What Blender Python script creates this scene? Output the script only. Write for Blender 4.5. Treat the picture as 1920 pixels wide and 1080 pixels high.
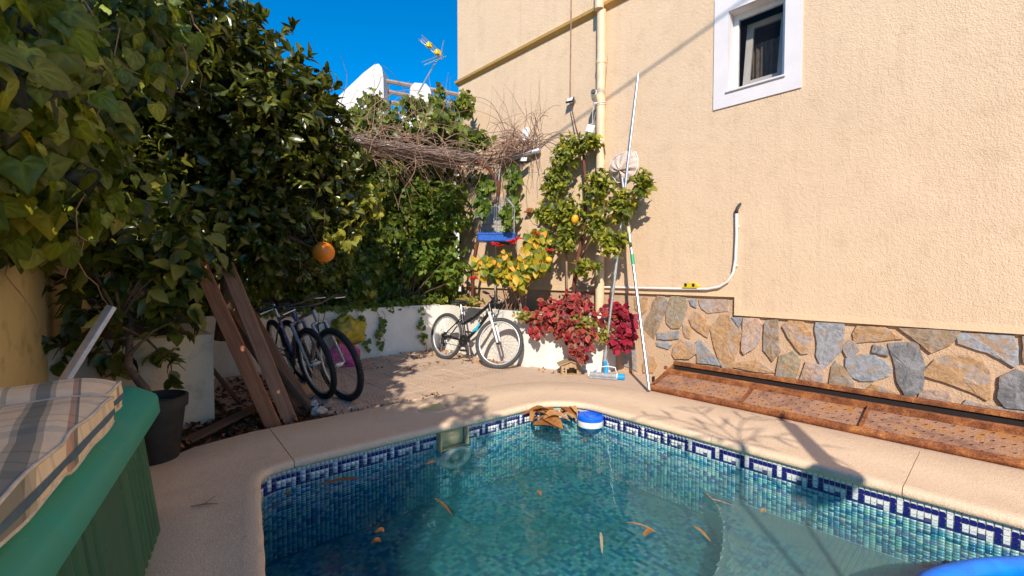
import bpy, math, random
import numpy as np
from mathutils import Matrix, Vector
R = math.radians
random.seed(7)
rng = np.random.default_rng(7)
for o in list(bpy.data.objects):
    bpy.data.objects.remove(o)
sc = bpy.context.scene
col = sc.collection

# ---------------------------------------------------------------- camera, sky, sun, exposure
FPX, PITCH, YAW, EYE = 850.0, math.atan(28 / 850), R(47.4), 1.15
cd = bpy.data.cameras.new('camera')
cam = bpy.data.objects.new('camera', cd)
col.objects.link(cam)
cd.sensor_width = 36
cd.lens = FPX / 1920 * 36
cd.clip_start, cd.clip_end = 0.05, 500
cam.location = (0, 0, EYE)
cam.rotation_euler = (math.pi / 2 - PITCH, 0, YAW - math.pi / 2)
sc.camera = cam

SUN_EL = R(35)
SUN_H = Vector((-0.74, -0.67))            # horizontal direction towards the sun
w = bpy.data.worlds.new('World')
sc.world = w
w.use_nodes = True
wn, wl = w.node_tree.nodes, w.node_tree.links
sky = wn.new('ShaderNodeTexSky')
sky.sky_type = 'NISHITA'
sky.sun_disc = False
sky.sun_elevation = SUN_EL
sky.sun_rotation = math.atan2(SUN_H.x, SUN_H.y) % (2 * math.pi)
sky.altitude = 600
sky.air_density = 1.0
sky.dust_density = 0.2
sky.ozone_density = 2.5
hs = wn.new('ShaderNodeHueSaturation')
hs.inputs['Saturation'].default_value = 1.75
hs.inputs['Value'].default_value = 1.0
bg = wn['Background']
bg.inputs['Strength'].default_value = 0.10
wl.new(sky.outputs[0], hs.inputs['Color'])
wl.new(hs.outputs[0], bg.inputs['Color'])

sl = bpy.data.lights.new('sun', 'SUN')
sl.energy = 2.9
sl.angle = R(0.55)
sl.color = (1.0, 0.90, 0.76)
sun = bpy.data.objects.new('sun', sl)
col.objects.link(sun)
sd = Vector((-SUN_H.x * math.cos(SUN_EL), -SUN_H.y * math.cos(SUN_EL), -math.sin(SUN_EL)))
sun.rotation_euler = sd.to_track_quat('-Z', 'Y').to_euler()
sun.location = (-4, -4, 6)

vs = sc.view_settings
vs.view_transform = 'Standard'
vs.look = 'None'
vs.gamma = 1
vs.exposure = 1.03
vs.use_curve_mapping = False
sc.render.engine = 'CYCLES'
cy = sc.cycles
cy.use_denoising = True
cy.max_bounces = 9
cy.diffuse_bounces = 4
cy.glossy_bounces = 3
cy.transparent_max_bounces = 12
cy.transmission_bounces = 6
cy.caustics_reflective = False
cy.caustics_refractive = False
cy.sample_clamp_indirect = 6

# ---------------------------------------------------------------- helpers
ORG = {}                                   # world origin of every thing (children are built in world metres)

def thing(name, label, cat, loc=(0, 0, 0), group=None, kind=None):
    o = bpy.data.objects.new(name, None)
    col.objects.link(o)
    o.location = loc
    o.empty_display_size = 0.1
    ORG[o.name] = Vector(loc)
    if label: o['label'] = label
    if cat: o['category'] = cat
    if group: o['group'] = group
    if kind: o['kind'] = kind
    return o

def tag(o, label=None, cat=None, group=None, kind=None):
    if label: o['label'] = label
    if cat: o['category'] = cat
    if group: o['group'] = group
    if kind: o['kind'] = kind
    return o

def link_mesh(name, me, parent=None, loc=None):
    o = bpy.data.objects.new(name, me)
    col.objects.link(o)
    if parent is not None:
        o.parent = parent
        ORG[o.name] = ORG[parent.name]
    else:
        ORG[o.name] = Vector(loc) if loc is not None else Vector((0, 0, 0))
        if loc is not None: o.location = loc
    return o

def perp(d):
    d = d.normalized()
    a = Vector((0, 0, 1)) if abs(d.z) < 0.9 else Vector((1, 0, 0))
    u = d.cross(a).normalized()
    return u, d.cross(u).normalized()

class MB:
    def __init__(s):
        s.v, s.f, s.c = [], [], []
    def add(s, vs, fs, c=None):
        b = len(s.v)
        s.v += [tuple(p) for p in vs]
        s.f += [tuple(i + b for i in f) for f in fs]
        s.c += [c] * len(vs)
        return s
    def box(s, lo, hi, m=None, c=None, bev=0.0):
        (x0, y0, z0), (x1, y1, z1) = lo, hi
        if bev <= 0:
            vs = [(x0,y0,z0),(x1,y0,z0),(x1,y1,z0),(x0,y1,z0),(x0,y0,z1),(x1,y0,z1),(x1,y1,z1),(x0,y1,z1)]
            fs = [(0,3,2,1),(4,5,6,7),(0,1,5,4),(1,2,6,5),(2,3,7,6),(3,0,4,7)]
        else:
            b = bev
            vs, fs = [], []
            # chamfered box: 24 verts
            ids = {}
            for ix, x in enumerate((x0, x1)):
                for iy, y in enumerate((y0, y1)):
                    for iz, z in enumerate((z0, z1)):
                        sx, sy, sz = (1, -1)[ix], (1, -1)[iy], (1, -1)[iz]
                        for ax, p in enumerate(((x, y+sy*b, z+sz*b), (x+sx*b, y, z+sz*b), (x+sx*b, y+sy*b, z))):
                            ids[(ix, iy, iz, ax)] = len(vs); vs.append(p)
            def q(*k): fs.append(tuple(ids[t] for t in k))
            for a in (0, 1):
                q((a,0,0,0),(a,1,0,0),(a,1,1,0),(a,0,1,0))
                q((0,a,0,1),(1,a,0,1),(1,a,1,1),(0,a,1,1))
                q((0,0,a,2),(1,0,a,2),(1,1,a,2),(0,1,a,2))
                for b2 in (0, 1):
                    q((a,b2,0,0),(a,b2,1,0),(a,b2,1,1),(a,b2,0,1))
                    q((a,0,b2,0),(a,1,b2,0),(a,1,b2,2),(a,0,b2,2))
                    q((0,a,b2,1),(1,a,b2,1),(1,a,b2,2),(0,a,b2,2))
                    for c2 in (0, 1):
                        q((a,b2,c2,0),(a,b2,c2,1),(a,b2,c2,2))
        if m is not None: vs = [m @ Vector(p) for p in vs]
        return s.add(vs, fs, c)
    def tube(s, pts, r, n=8, cap=True, c=None, closed=False):
        pts = [Vector(p) for p in pts]
        k = len(pts)
        rs = r if isinstance(r, (list, tuple)) else [r] * k
        vs, fs = [], []
        u = None
        for i, p in enumerate(pts):
            if closed: d = pts[(i+1) % k] - pts[i-1]
            else: d = pts[min(i+1, k-1)] - pts[max(i-1, 0)]
            if d.length < 1e-9: d = Vector((0, 0, 1))
            d.normalize()
            if u is None: u, v = perp(d)
            else:
                u = u - d * u.dot(d)
                if u.length < 1e-6: u, v = perp(d)
                u.normalize()
                v = d.cross(u)
            for j in range(n):
                a = 2 * math.pi * j / n
                vs.append(p + u * (math.cos(a) * rs[i]) + v * (math.sin(a) * rs[i]))
        for i in range(k if closed else k - 1):
            for j in range(n):
                a, b = i * n + j, i * n + (j + 1) % n
                i2 = (i + 1) % k
                fs.append((a, b, i2 * n + (j + 1) % n, i2 * n + j))
        if cap and not closed:
            fs.append(tuple(range(n - 1, -1, -1)))
            fs.append(tuple((k - 1) * n + j for j in range(n)))
        return s.add(vs, fs, c)
    def lathe(s, prof, n=24, m=None, c=None):
        vs, fs = [], []
        for (r, z) in prof:
            for j in range(n):
                a = 2 * math.pi * j / n
                vs.append(Vector((r * math.cos(a), r * math.sin(a), z)))
        for i in range(len(prof) - 1):
            for j in range(n):
                fs.append((i*n+j, i*n+(j+1) % n, (i+1)*n+(j+1) % n, (i+1)*n+j))
        if m is not None: vs = [m @ p for p in vs]
        return s.add(vs, fs, c)
    def prism(s, poly, h0, h1, m=None, c=None):
        n = len(poly)
        vs = [Vector((x, y, h0)) for x, y in poly] + [Vector((x, y, h1)) for x, y in poly]
        fs = [tuple(range(n - 1, -1, -1)), tuple(range(n, 2 * n))]
        fs += [(i, (i + 1) % n, n + (i + 1) % n, n + i) for i in range(n)]
        if m is not None: vs = [m @ p for p in vs]
        return s.add(vs, fs, c)
    def grid(s, P, c=None):
        """P: rows of points"""
        k = len(P[0])
        vs = [p for row in P for p in row]
        fs = [(i*k+j, i*k+j+1, (i+1)*k+j+1, (i+1)*k+j) for i in range(len(P)-1) for j in range(k-1)]
        return s.add(vs, fs, c)
    def build(s, name, mat=None, parent=None, smooth=False, xf=None, local=False, loc=None, angle=None, recalc=True):
        me = bpy.data.meshes.new(name)
        vs = s.v
        if xf is not None: vs = [tuple(xf @ Vector(p)) for p in vs]
        o_ = Vector((0, 0, 0))
        if parent is not None and not local: o_ = ORG[parent.name]
        elif loc is not None: o_ = Vector(loc)
        if o_.length > 0: vs = [(p[0]-o_.x, p[1]-o_.y, p[2]-o_.z) for p in vs]
        me.from_pydata(vs, [], s.f)
        if any(c is not None for c in s.c):
            at = me.color_attributes.new('Col', 'FLOAT_COLOR', 'POINT')
            at.data.foreach_set('color', np.array([(*(c or (1, 1, 1)), 1) for c in s.c], np.float32).ravel())
        if recalc:
            import bmesh
            bm = bmesh.new(); bm.from_mesh(me)
            bmesh.ops.recalc_face_normals(bm, faces=bm.faces[:])
            bm.to_mesh(me); bm.free()
        if smooth:
            me.polygons.foreach_set('use_smooth', [True] * len(me.polygons))
            if angle is not None: me.set_sharp_from_angle(angle=R(angle))
        if mat is not None: me.materials.append(mat)
        me.update()
        return link_mesh(name, me, parent, loc)

def fast_mesh(name, V, faces, mat, C=None, parent=None, smooth=False):
    """V (n,3) world; faces: list of (m,k) int arrays"""
    me = bpy.data.meshes.new(name)
    o_ = np.array(ORG[parent.name]) if parent is not None else np.zeros(3)
    V = (np.asarray(V, np.float32) - o_.astype(np.float32))
    me.vertices.add(len(V))
    me.vertices.foreach_set('co', V.ravel())
    idx = np.concatenate([f.ravel() for f in faces]).astype(np.int32)
    tot = np.concatenate([np.full(len(f), f.shape[1], np.int32) for f in faces])
    start = np.concatenate([[0], np.cumsum(tot)[:-1]]).astype(np.int32)
    me.loops.add(len(idx)); me.loops.foreach_set('vertex_index', idx)
    me.polygons.add(len(tot)); me.polygons.foreach_set('loop_start', start); me.polygons.foreach_set('loop_total', tot)
    if smooth: me.polygons.foreach_set('use_smooth', np.ones(len(tot), bool))
    if C is not None:
        at = me.color_attributes.new('Col', 'FLOAT_COLOR', 'POINT')
        at.data.foreach_set('color', np.hstack([C, np.ones((len(C), 1))]).astype(np.float32).ravel())
    me.materials.append(mat)
    me.update(calc_edges=True)
    me.validate()
    return link_mesh(name, me, parent)

# pixel of the photograph -> point at a given forward distance (used only to read off positions)
_fx, _fy = math.cos(YAW), math.sin(YAW)
def ray(px, py):
    a, b = (px - 960) / FPX, -(py - 540) / FPX
    h, z = math.cos(PITCH) + b * math.sin(PITCH), -math.sin(PITCH) + b * math.cos(PITCH)
    return Vector((h * _fx + a * _fy, h * _fy - a * _fx, z))
def at(px, py, d):
    r = ray(px, py)
    return Vector((0, 0, EYE)) + r * (d / (r.x * _fx + r.y * _fy))
def onx(px, py, X):
    r = ray(px, py); return Vector((0, 0, EYE)) + r * (X / r.x)
def ony(px, py, Y):
    r = ray(px, py); return Vector((0, 0, EYE)) + r * (Y / r.y)
def onz(px, py, Z):
    r = ray(px, py); return Vector((0, 0, EYE)) + r * ((Z - EYE) / r.z)

# ---------------------------------------------------------------- materials
class NT:
    def __init__(s, name):
        s.m = bpy.data.materials.new(name)
        s.m.use_nodes = True
        s.t = s.m.node_tree
        s.b = s.t.nodes['Principled BSDF']
        s.out = s.t.nodes['Material Output']
    def n(s, t, **k):
        nd = s.t.nodes.new('ShaderNode' + t)
        for a, v in k.items(): setattr(nd, a, v)
        return nd
    def l(s, a, b): s.t.links.new(a, b)
    def coord(s, scale=(1, 1, 1), rot=(0, 0, 0)):
        tc = s.n('TexCoord'); mp = s.n('Mapping')
        mp.inputs['Scale'].default_value = scale
        mp.inputs['Rotation'].default_value = rot
        s.l(tc.outputs['Object'], mp.inputs[0])
        return mp.outputs[0]
    def noise(s, co, scale, detail=4, rough=0.55, dist=0.0):
        nd = s.n('TexNoise')
        nd.inputs['Scale'].default_value = scale
        nd.inputs['Detail'].default_value = detail
        nd.inputs['Roughness'].default_value = rough
        nd.inputs['Distortion'].default_value = dist
        s.l(co, nd.inputs['Vector'])
        return nd.outputs['Fac']
    def vor(s, co, scale, feature='F1', out='Distance'):
        nd = s.n('TexVoronoi', feature=feature)
        nd.inputs['Scale'].default_value = scale
        s.l(co, nd.inputs['Vector'])
        return nd.outputs[out]
    def ramp(s, f, stops):
        nd = s.n('ValToRGB')
        e = nd.color_ramp.elements
        while len(e) < len(stops): e.new(0.5)
        for el, (p, c) in zip(e, stops):
            el.position = p
            el.color = (*c, 1) if len(c) == 3 else c
        s.l(f, nd.inputs[0])
        return nd.outputs[0]
    def mix(s, f, a, b, mode='MIX'):
        nd = s.n('Mix', data_type='RGBA', blend_type=mode)
        for i, v in ((0, f), (6, a), (7, b)):
            if isinstance(v, (int, float)): nd.inputs[i].default_value = v
            elif isinstance(v, tuple): nd.inputs[i].default_value = (*v, 1)
            else: s.l(v, nd.inputs[i])
        return nd.outputs[2]
    def math(s, op, a, b=0.0):
        nd = s.n('Math', operation=op)
        for i, v in ((0, a), (1, b)):
            if isinstance(v, (int, float)): nd.inputs[i].default_value = v
            else: s.l(v, nd.inputs[i])
        return nd.outputs[0]
    def bump(s, h, strength=0.3, dist=0.01, prev=None):
        nd = s.n('Bump')
        nd.inputs['Strength'].default_value = strength
        nd.inputs['Distance'].default_value = dist
        s.l(h, nd.inputs['Height'])
        if prev is not None: s.l(prev, nd.inputs['Normal'])
        s.l(nd.outputs[0], s.b.inputs['Normal'])
        return nd.outputs[0]
    def base(s, c, rough=0.7, metal=0.0, spec=None):
        if isinstance(c, tuple): s.b.inputs['Base Color'].default_value = (*c, 1)
        else: s.l(c, s.b.inputs['Base Color'])
        if isinstance(rough, (int, float)): s.b.inputs['Roughness'].default_value = rough
        else: s.l(rough, s.b.inputs['Roughness'])
        s.b.inputs['Metallic'].default_value = metal
        if spec is not None: s.b.inputs['Specular IOR Level'].default_value = spec
        return s.m

def m_plain(name, c, rough=0.5, metal=0.0, var=0.12, scale=30, bump=0.0, spec=None):
    t = NT(name)
    co = t.coord()
    f = t.noise(co, scale, 5)
    d = tuple(x * (1 - var * 1.6) for x in c)
    e = tuple(min(1, x * (1 + var)) for x in c)
    cc = t.ramp(f, [(0.3, d), (0.7, e)])
    if bump: t.bump(t.noise(co, scale * 3, 3), bump, 0.004)
    r = t.math('ADD', t.math('MULTIPLY', t.noise(co, scale * 0.6, 4), 0.25), rough - 0.12)
    return t.base(cc, r, metal, spec)

def m_stucco(name, c, rough_amt=0.55, dirt=(0.30, 0.22, 0.14), dirt_amt=0.25, fine=70, speck=0.0, streak=0.0):
    t = NT(name)
    co = t.coord()
    big = t.noise(co, 0.9, 5, 0.6, 0.6)
    mid = t.noise(co, 6, 5, 0.6)
    cc = t.mix(t.math('MULTIPLY', big, 0.8), c, tuple(x * 0.82 for x in c))
    st = t.ramp(mid, [(0.52, (0, 0, 0)), (0.78, (1, 1, 1))])
    cc = t.mix(t.math('MULTIPLY', st, dirt_amt), cc, dirt)
    pale = t.ramp(t.noise(co, 2.3, 6, 0.65, 1.0), [(0.55, (0, 0, 0)), (0.75, (1, 1, 1))])
    cc = t.mix(t.math('MULTIPLY', pale, 0.35), cc, tuple(min(1, x * 1.12 + 0.03) for x in c))
    if streak:
        sk_ = t.ramp(t.noise(t.coord((1, 9, 0.35)), 1.6, 7, 0.7, 0.5), [(0.52, (0, 0, 0)), (0.78, (1, 1, 1))])
        cc = t.mix(t.math('MULTIPLY', sk_, streak), cc, tuple(x * 0.72 for x in c))
        pt = t.ramp(t.noise(co, 1.3, 8, 0.75, 1.6), [(0.60, (0, 0, 0)), (0.68, (1, 1, 1))])
        cc = t.mix(t.math('MULTIPLY', pt, streak), cc, tuple(min(1, x * 1.05 + 0.05) for x in c))
    if speck:
        cc = t.mix(speck, cc, t.ramp(t.noise(co, 210, 3, 0.7), [(0.34, tuple(x * 0.55 for x in c)), (0.5, c), (0.66, tuple(min(1, x * 1.35) for x in c))]))
        spots = t.ramp(t.noise(co, 13, 7, 0.75, 0.4), [(0.63, (0, 0, 0)), (0.72, (1, 1, 1))])
        cc = t.mix(t.math('MULTIPLY', spots, 0.55), cc, dirt)
    b1 = t.bump(t.noise(co, fine, 3, 0.6, 0.3), rough_amt, 0.011)
    b2 = t.bump(t.noise(co, fine * 0.33, 2, 0.5), rough_amt * 0.5, 0.012, b1)
    return t.base(cc, 0.9, 0, 0.2)

def m_leaf(name, transl=0.28, rough=0.38, spot=None, spec=0.45, tint=(1.5, 1.55, 0.75)):
    t = NT(name)
    a = t.n('Attribute', attribute_name='Col')
    co = t.coord()
    f = t.noise(co, 38, 3)
    cc = t.mix(1.0, a.outputs['Color'], t.ramp(f, [(0.3, (0.72, 0.72, 0.72)), (0.7, (1.18, 1.18, 1.1))]), 'MULTIPLY')
    if spot is not None:
        s_ = t.ramp(t.noise(co, 26, 4, 0.7), [(0.56, (0, 0, 0)), (0.66, (1, 1, 1))])
        cc = t.mix(t.math('MULTIPLY', s_, 0.7), cc, spot)
    t.base(cc, rough, 0, spec)
    tr = t.n('BsdfTranslucent')
    t.l(t.mix(1.0, cc, tint, 'MULTIPLY'), tr.inputs['Color'])
    ms = t.n('MixShader')
    ms.inputs[0].default_value = transl
    t.l(t.b.outputs[0], ms.inputs[1]); t.l(tr.outputs[0], ms.inputs[2])
    t.l(ms.outputs[0], t.out.inputs['Surface'])
    return t.m

def m_bark(name, a, b, scale=14):
    t = NT(name)
    co = t.coord((1, 1, 0.25))
    f = t.noise(co, scale * 3, 6, 0.65, 0.4)
    t.bump(f, 0.6, 0.01)
    return t.base(t.ramp(f, [(0.3, a), (0.7, b)]), 0.85, 0, 0.2)

def m_wood(name, a, b, axis=2, scale=9):
    t = NT(name)
    s_ = [1, 1, 1]; s_[axis] = 0.06
    co = t.coord(tuple(s_))
    f = t.noise(co, scale * 6, 6, 0.6, 0.8)
    g = t.noise(t.coord(), 5, 4)
    cc = t.mix(t.math('MULTIPLY', g, 0.5), t.ramp(f, [(0.3, a), (0.68, b)]), tuple(x * 0.45 for x in a))
    t.bump(f, 0.35, 0.004)
    return t.base(cc, 0.72, 0, 0.25)

def m_rust(name):
    t = NT(name)
    co = t.coord()
    f1 = t.noise(co, 9, 8, 0.68, 0.5)
    f2 = t.noise(co, 95, 4, 0.7)
    cc = t.ramp(f1, [(0.30, (0.10, 0.035, 0.018)), (0.46, (0.24, 0.085, 0.035)), (0.58, (0.38, 0.15, 0.055)), (0.70, (0.55, 0.26, 0.07))])
    cc = t.mix(1.0, cc, t.ramp(f2, [(0.32, (0.45, 0.42, 0.42)), (0.65, (1.25, 1.2, 1.15))]), 'MULTIPLY')
    t.bump(f2, 0.6, 0.004)
    return t.base(cc, 0.82, 0.0, 0.25)

def m_rust_plate(name):
    t = NT(name)
    co = t.coord()
    f1 = t.noise(co, 5, 8, 0.7, 0.6)
    f2 = t.noise(co, 120, 3, 0.7)
    cc = t.ramp(f1, [(0.28, (0.15, 0.075, 0.05)), (0.42, (0.30, 0.165, 0.11)), (0.54, (0.42, 0.24, 0.15)), (0.60, (0.42, 0.20, 0.07)), (0.74, (0.46, 0.18, 0.04))])
    cc = t.mix(1.0, cc, t.ramp(f2, [(0.36, (0.6, 0.55, 0.55)), (0.62, (1.15, 1.12, 1.1))]), 'MULTIPLY')
    t.bump(f2, 0.5, 0.003)
    return t.base(cc, 0.8, 0.0, 0.25)

M = {}
M['stucco'] = m_stucco('stucco_cream', (0.79, 0.575, 0.385), 0.6, (0.38, 0.26, 0.15), 0.25, 95, 0.0, 0.45)
M['stucco_smooth'] = m_stucco('stucco_band', (0.80, 0.585, 0.375), 0.30)
M['yellow_wall'] = m_stucco('yellow_render', (0.78, 0.58, 0.27), 0.25, (0.10, 0.085, 0.05), 0.55, 40)
M['cream_wall'] = m_stucco('cream_render', (0.72, 0.58, 0.40), 0.3, (0.15, 0.12, 0.08), 0.5, 40)
M['mortar'] = m_stucco('mortar', (0.64, 0.44, 0.285), 0.8, (0.28, 0.20, 0.12), 0.5, 90)
M['coping'] = m_stucco('coping_concrete', (0.78, 0.58, 0.405), 0.45, (0.25, 0.165, 0.10), 0.42, 160, 0.5)
M['apron'] = m_stucco('apron_concrete', (0.60, 0.44, 0.32), 0.4, (0.28, 0.18, 0.115), 0.45, 120, 0.4)
M['soil'] = m_stucco('soil', (0.075, 0.05, 0.033), 1.0, (0.02, 0.015, 0.01), 0.6, 60)
M['grout_blue'] = m_stucco('grout_blue', (0.10, 0.26, 0.33), 0.2, (0.08, 0.2, 0.22), 0.3, 120)
M['grout'] = m_stucco('grout', (0.68, 0.68, 0.65), 0.2, (0.3, 0.3, 0.28), 0.3, 120)

def m_whitewash():
    t = NT('whitewash')
    co = t.coord()
    chip = t.ramp(t.noise(co, 7, 9, 0.72, 0.6), [(0.60, (0, 0, 0)), (0.68, (1, 1, 1))])
    dirt = t.ramp(t.noise(t.coord((1, 1, 0.5)), 3, 6, 0.7), [(0.45, (0, 0, 0)), (0.8, (1, 1, 1))])
    cc = t.mix(t.math('MULTIPLY', dirt, 0.5), (0.80, 0.765, 0.70), (0.46, 0.39, 0.31))
    cc = t.mix(t.math('MULTIPLY', chip, 0.55), cc, (0.50, 0.44, 0.37))
    b = t.n('TexBrick')
    b.inputs['Scale'].default_value = 1.0
    b.inputs['Brick Width'].default_value = 0.4
    b.inputs['Row Height'].default_value = 0.2
    b.inputs['Mortar Size'].default_value = 0.004
    b.inputs['Mortar Smooth'].default_value = 1.0
    mp = t.n('Mapping'); tc = t.n('TexCoord')
    mp.inputs['Rotation'].default_value = (R(90), 0, 0)
    t.l(tc.outputs['Object'], mp.inputs[0])
    dn = t.mix(0.03, mp.outputs[0], t.n('TexNoise').outputs['Color'])
    t.l(dn, b.inputs['Vector'])
    b1 = t.bump(t.math('MULTIPLY', b.outputs['Fac'], -1.0), 0.25, 0.006)
    b2 = t.bump(t.noise(co, 45, 5, 0.65), 0.45, 0.008, b1)
    return t.base(cc, 0.85, 0, 0.2)
M['whitewash'] = m_whitewash()

def m_terrace():
    t = NT('terrace_tile')
    tc = t.n('TexCoord')
    sx = t.n('SeparateXYZ'); t.l(tc.outputs['Object'], sx.inputs[0])
    oi = t.n('ObjectInfo')
    # concentric relief rings centred on two opposite corners of the tile
    def ring(cx, cy, k):
        dx = t.math('SUBTRACT', sx.outputs[0], cx); dy = t.math('SUBTRACT', sx.outputs[1], cy)
        d = t.math('SQRT', t.math('ADD', t.math('MULTIPLY', dx, dx), t.math('MULTIPLY', dy, dy)))
        return t.math('SINE', t.math('MULTIPLY', d, k)), d
    r1, d1 = ring(-0.16, -0.16, 190.0)
    r2, d2 = ring(0.16, 0.16, 190.0)
    r3, d3 = ring(0.05, -0.08, 230.0)
    near = t.math('LESS_THAN', d1, d2)
    rr = t.mix(near, r2, r1)
    rr = t.mix(t.math('LESS_THAN', d3, 0.055), rr, r3)
    h = t.ramp(rr, [(0.35, (0, 0, 0)), (0.75, (1, 1, 1))])
    co = t.coord()
    n1 = t.noise(tc.outputs['Object'], 11, 6, 0.7)
    geo = t.n('NewGeometry')
    nw = t.noise(geo.outputs['Position'], 2.2, 6, 0.65)
    cc = t.ramp(nw, [(0.3, (0.42, 0.285, 0.20)), (0.7, (0.60, 0.43, 0.31))])
    cc = t.mix(t.math('MULTIPLY', h, 0.6), cc, (0.70, 0.57, 0.45))
    dirt = t.ramp(t.noise(geo.outputs['Position'], 9, 7, 0.75), [(0.5, (0, 0, 0)), (0.75, (1, 1, 1))])
    cc = t.mix(t.math('MULTIPLY', dirt, 0.6), cc, (0.16, 0.10, 0.065))
    b1 = t.bump(h, 0.45, 0.004)
    t.bump(n1, 0.25, 0.004, b1)
    return t.base(cc, 0.8, 0, 0.25)
M['terrace'] = m_terrace()

def m_stone():
    t = NT('slate_stone')
    a = t.n('Attribute', attribute_name='Col')
    co = t.coord()
    f = t.noise(co, 7, 7, 0.68, 0.7)
    cc = t.mix(1.0, a.outputs['Color'], t.ramp(t.noise(co, 28, 6, 0.7, 0.5), [(0.28, (0.55, 0.55, 0.55)), (0.72, (1.4, 1.35, 1.3))]), 'MULTIPLY')
    cc = t.mix(t.math('MULTIPLY', t.ramp(f, [(0.50, (0, 0, 0)), (0.60, (1, 1, 1))]), 0.6), cc, (0.36, 0.36, 0.38))
    cc = t.mix(t.math('MULTIPLY', t.ramp(t.noise(co, 5, 6, 0.7, 1.0), [(0.55, (0, 0, 0)), (0.64, (1, 1, 1))]), 0.7), cc, (0.44, 0.25, 0.105))
    lich = t.ramp(t.noise(co, 34, 8, 0.8, 2.2), [(0.60, (0, 0, 0)), (0.66, (1, 1, 1))])
    cc = t.mix(t.math('MULTIPLY', lich, 0.6), cc, (0.66, 0.58, 0.48))
    b1 = t.bump(t.noise(co, 11, 8, 0.7, 0.8), 0.8, 0.02)
    t.bump(t.noise(co, 90, 4, 0.6), 0.3, 0.004, b1)
    return t.base(cc, 0.75, 0, 0.3)
M['stone'] = m_stone()

def m_mosaic(name='mosaic', algae=None, lo=0.44, hi=0.60, amt=0.8, sc=1.1):
    t = NT(name)
    a = t.n('Attribute', attribute_name='Col')
    co = t.coord()
    f = t.noise(co, 90, 3)
    cc = t.mix(1.0, a.outputs['Color'], t.ramp(f, [(0.3, (0.8, 0.8, 0.8)), (0.7, (1.15, 1.15, 1.15))]), 'MULTIPLY')
    scum = t.ramp(t.noise(co, 1.9, 8, 0.72, 1.2), [(0.50, (0, 0, 0)), (0.72, (1, 1, 1))])
    cc = t.mix(t.math('MULTIPLY', scum, 0.4), cc, (0.28, 0.33, 0.25))
    if algae is not None:
        al = t.ramp(t.noise(co, sc, 7, 0.68, 0.9), [(lo, (0, 0, 0)), (hi, (1, 1, 1))])
        cc = t.mix(t.math('MULTIPLY', al, amt), cc, algae)
    return t.base(cc, 0.16, 0, 0.5)
M['mosaic'] = m_mosaic()
M['mosaic_floor'] = m_mosaic('mosaic_floor', (0.10, 0.15, 0.09), 0.46, 0.66, 0.7, 1.3)
M['mosaic_step'] = m_mosaic('mosaic_step', (0.36, 0.33, 0.29), 0.40, 0.52, 0.85, 1.6)

def m_water():
    t = NT('pool_water')
    co = t.coord()
    t.t.nodes.remove(t.b)
    bp = t.n('Bump')
    bp.inputs['Strength'].default_value = 0.16
    bp.inputs['Distance'].default_value = 0.02
    t.l(t.noise(co, 5.5, 2, 0.5, 0.6), bp.inputs['Height'])
    fr = t.n('Fresnel')
    gm = t.n('NewGeometry')
    t.l(t.math('ADD', 1.33, t.math('MULTIPLY', gm.outputs['Backfacing'], 1 / 1.33 - 1.33)), fr.inputs['IOR'])
    t.l(bp.outputs[0], fr.inputs['Normal'])
    tr = t.n('BsdfTransparent'); tr.inputs[0].default_value = (0.97, 1.0, 1.0, 1)
    gl = t.n('BsdfGlossy'); gl.inputs['Roughness'].default_value = 0.015
    t.l(bp.outputs[0], gl.inputs['Normal'])
    ms = t.n('MixShader')
    t.l(fr.outputs[0], ms.inputs[0]); t.l(tr.outputs[0], ms.inputs[1]); t.l(gl.outputs[0], ms.inputs[2])
    t.l(ms.outputs[0], t.out.inputs['Surface'])
    va = t.n('VolumeAbsorption')
    va.inputs['Color'].default_value = (0.0, 0.90, 0.93, 1)
    va.inputs['Density'].default_value = 1.35
    vsc = t.n('VolumeScatter')
    vsc.inputs['Color'].default_value = (0.2, 0.85, 0.85, 1)
    vsc.inputs['Density'].default_value = 1.1
    vsc.inputs['Anisotropy'].default_value = 0.3
    ad = t.n('AddShader')
    t.l(va.outputs[0], ad.inputs[0]); t.l(vsc.outputs[0], ad.inputs[1])
    t.l(ad.outputs[0], t.out.inputs['Volume'])
    return t.m
M['water'] = m_water()

M['white_paint'] = m_plain('white_paint', (0.74, 0.69, 0.69), 0.6, 0, 0.035, 5, 0.15)
M['pvc_white'] = m_plain('pvc_white', (0.78, 0.76, 0.74), 0.35, 0, 0.05, 20)
M['pvc_cream'] = m_plain('pvc_cream', (0.76, 0.57, 0.36), 0.45, 0, 0.08, 12)
M['alu'] = m_plain('aluminium', (0.68, 0.69, 0.72), 0.32, 0.85, 0.08, 40)
M['alu_dull'] = m_plain('aluminium_dull', (0.62, 0.63, 0.66), 0.45, 0.6, 0.1, 25)
M['chrome'] = m_plain('chrome', (0.72, 0.72, 0.74), 0.22, 0.95, 0.06, 60)
M['rubber'] = m_plain('rubber', (0.022, 0.021, 0.021), 0.75, 0, 0.25, 50, 0.2)
M['rubber_grey'] = m_plain('rubber_grey', (0.06, 0.058, 0.055), 0.75, 0, 0.25, 50, 0.2)
M['black_plastic'] = m_plain('black_plastic', (0.018, 0.018, 0.02), 0.42, 0, 0.2, 30)
M['black_paint'] = m_plain('black_paint', (0.015, 0.015, 0.017), 0.28, 0, 0.2, 20)
M['pot_plastic'] = m_plain('pot_plastic', (0.022, 0.02, 0.019), 0.6, 0, 0.3, 18, 0.1)
M['silver_paint'] = m_plain('silver_paint', (0.34, 0.33, 0.34), 0.3, 0.4, 0.08, 20)
M['violet_paint'] = m_plain('violet_paint', (0.13, 0.13, 0.24), 0.3, 0.3, 0.1, 20)
M['fork_white'] = m_plain('fork_white', (0.80, 0.78, 0.76), 0.3, 0, 0.05, 20)
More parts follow.
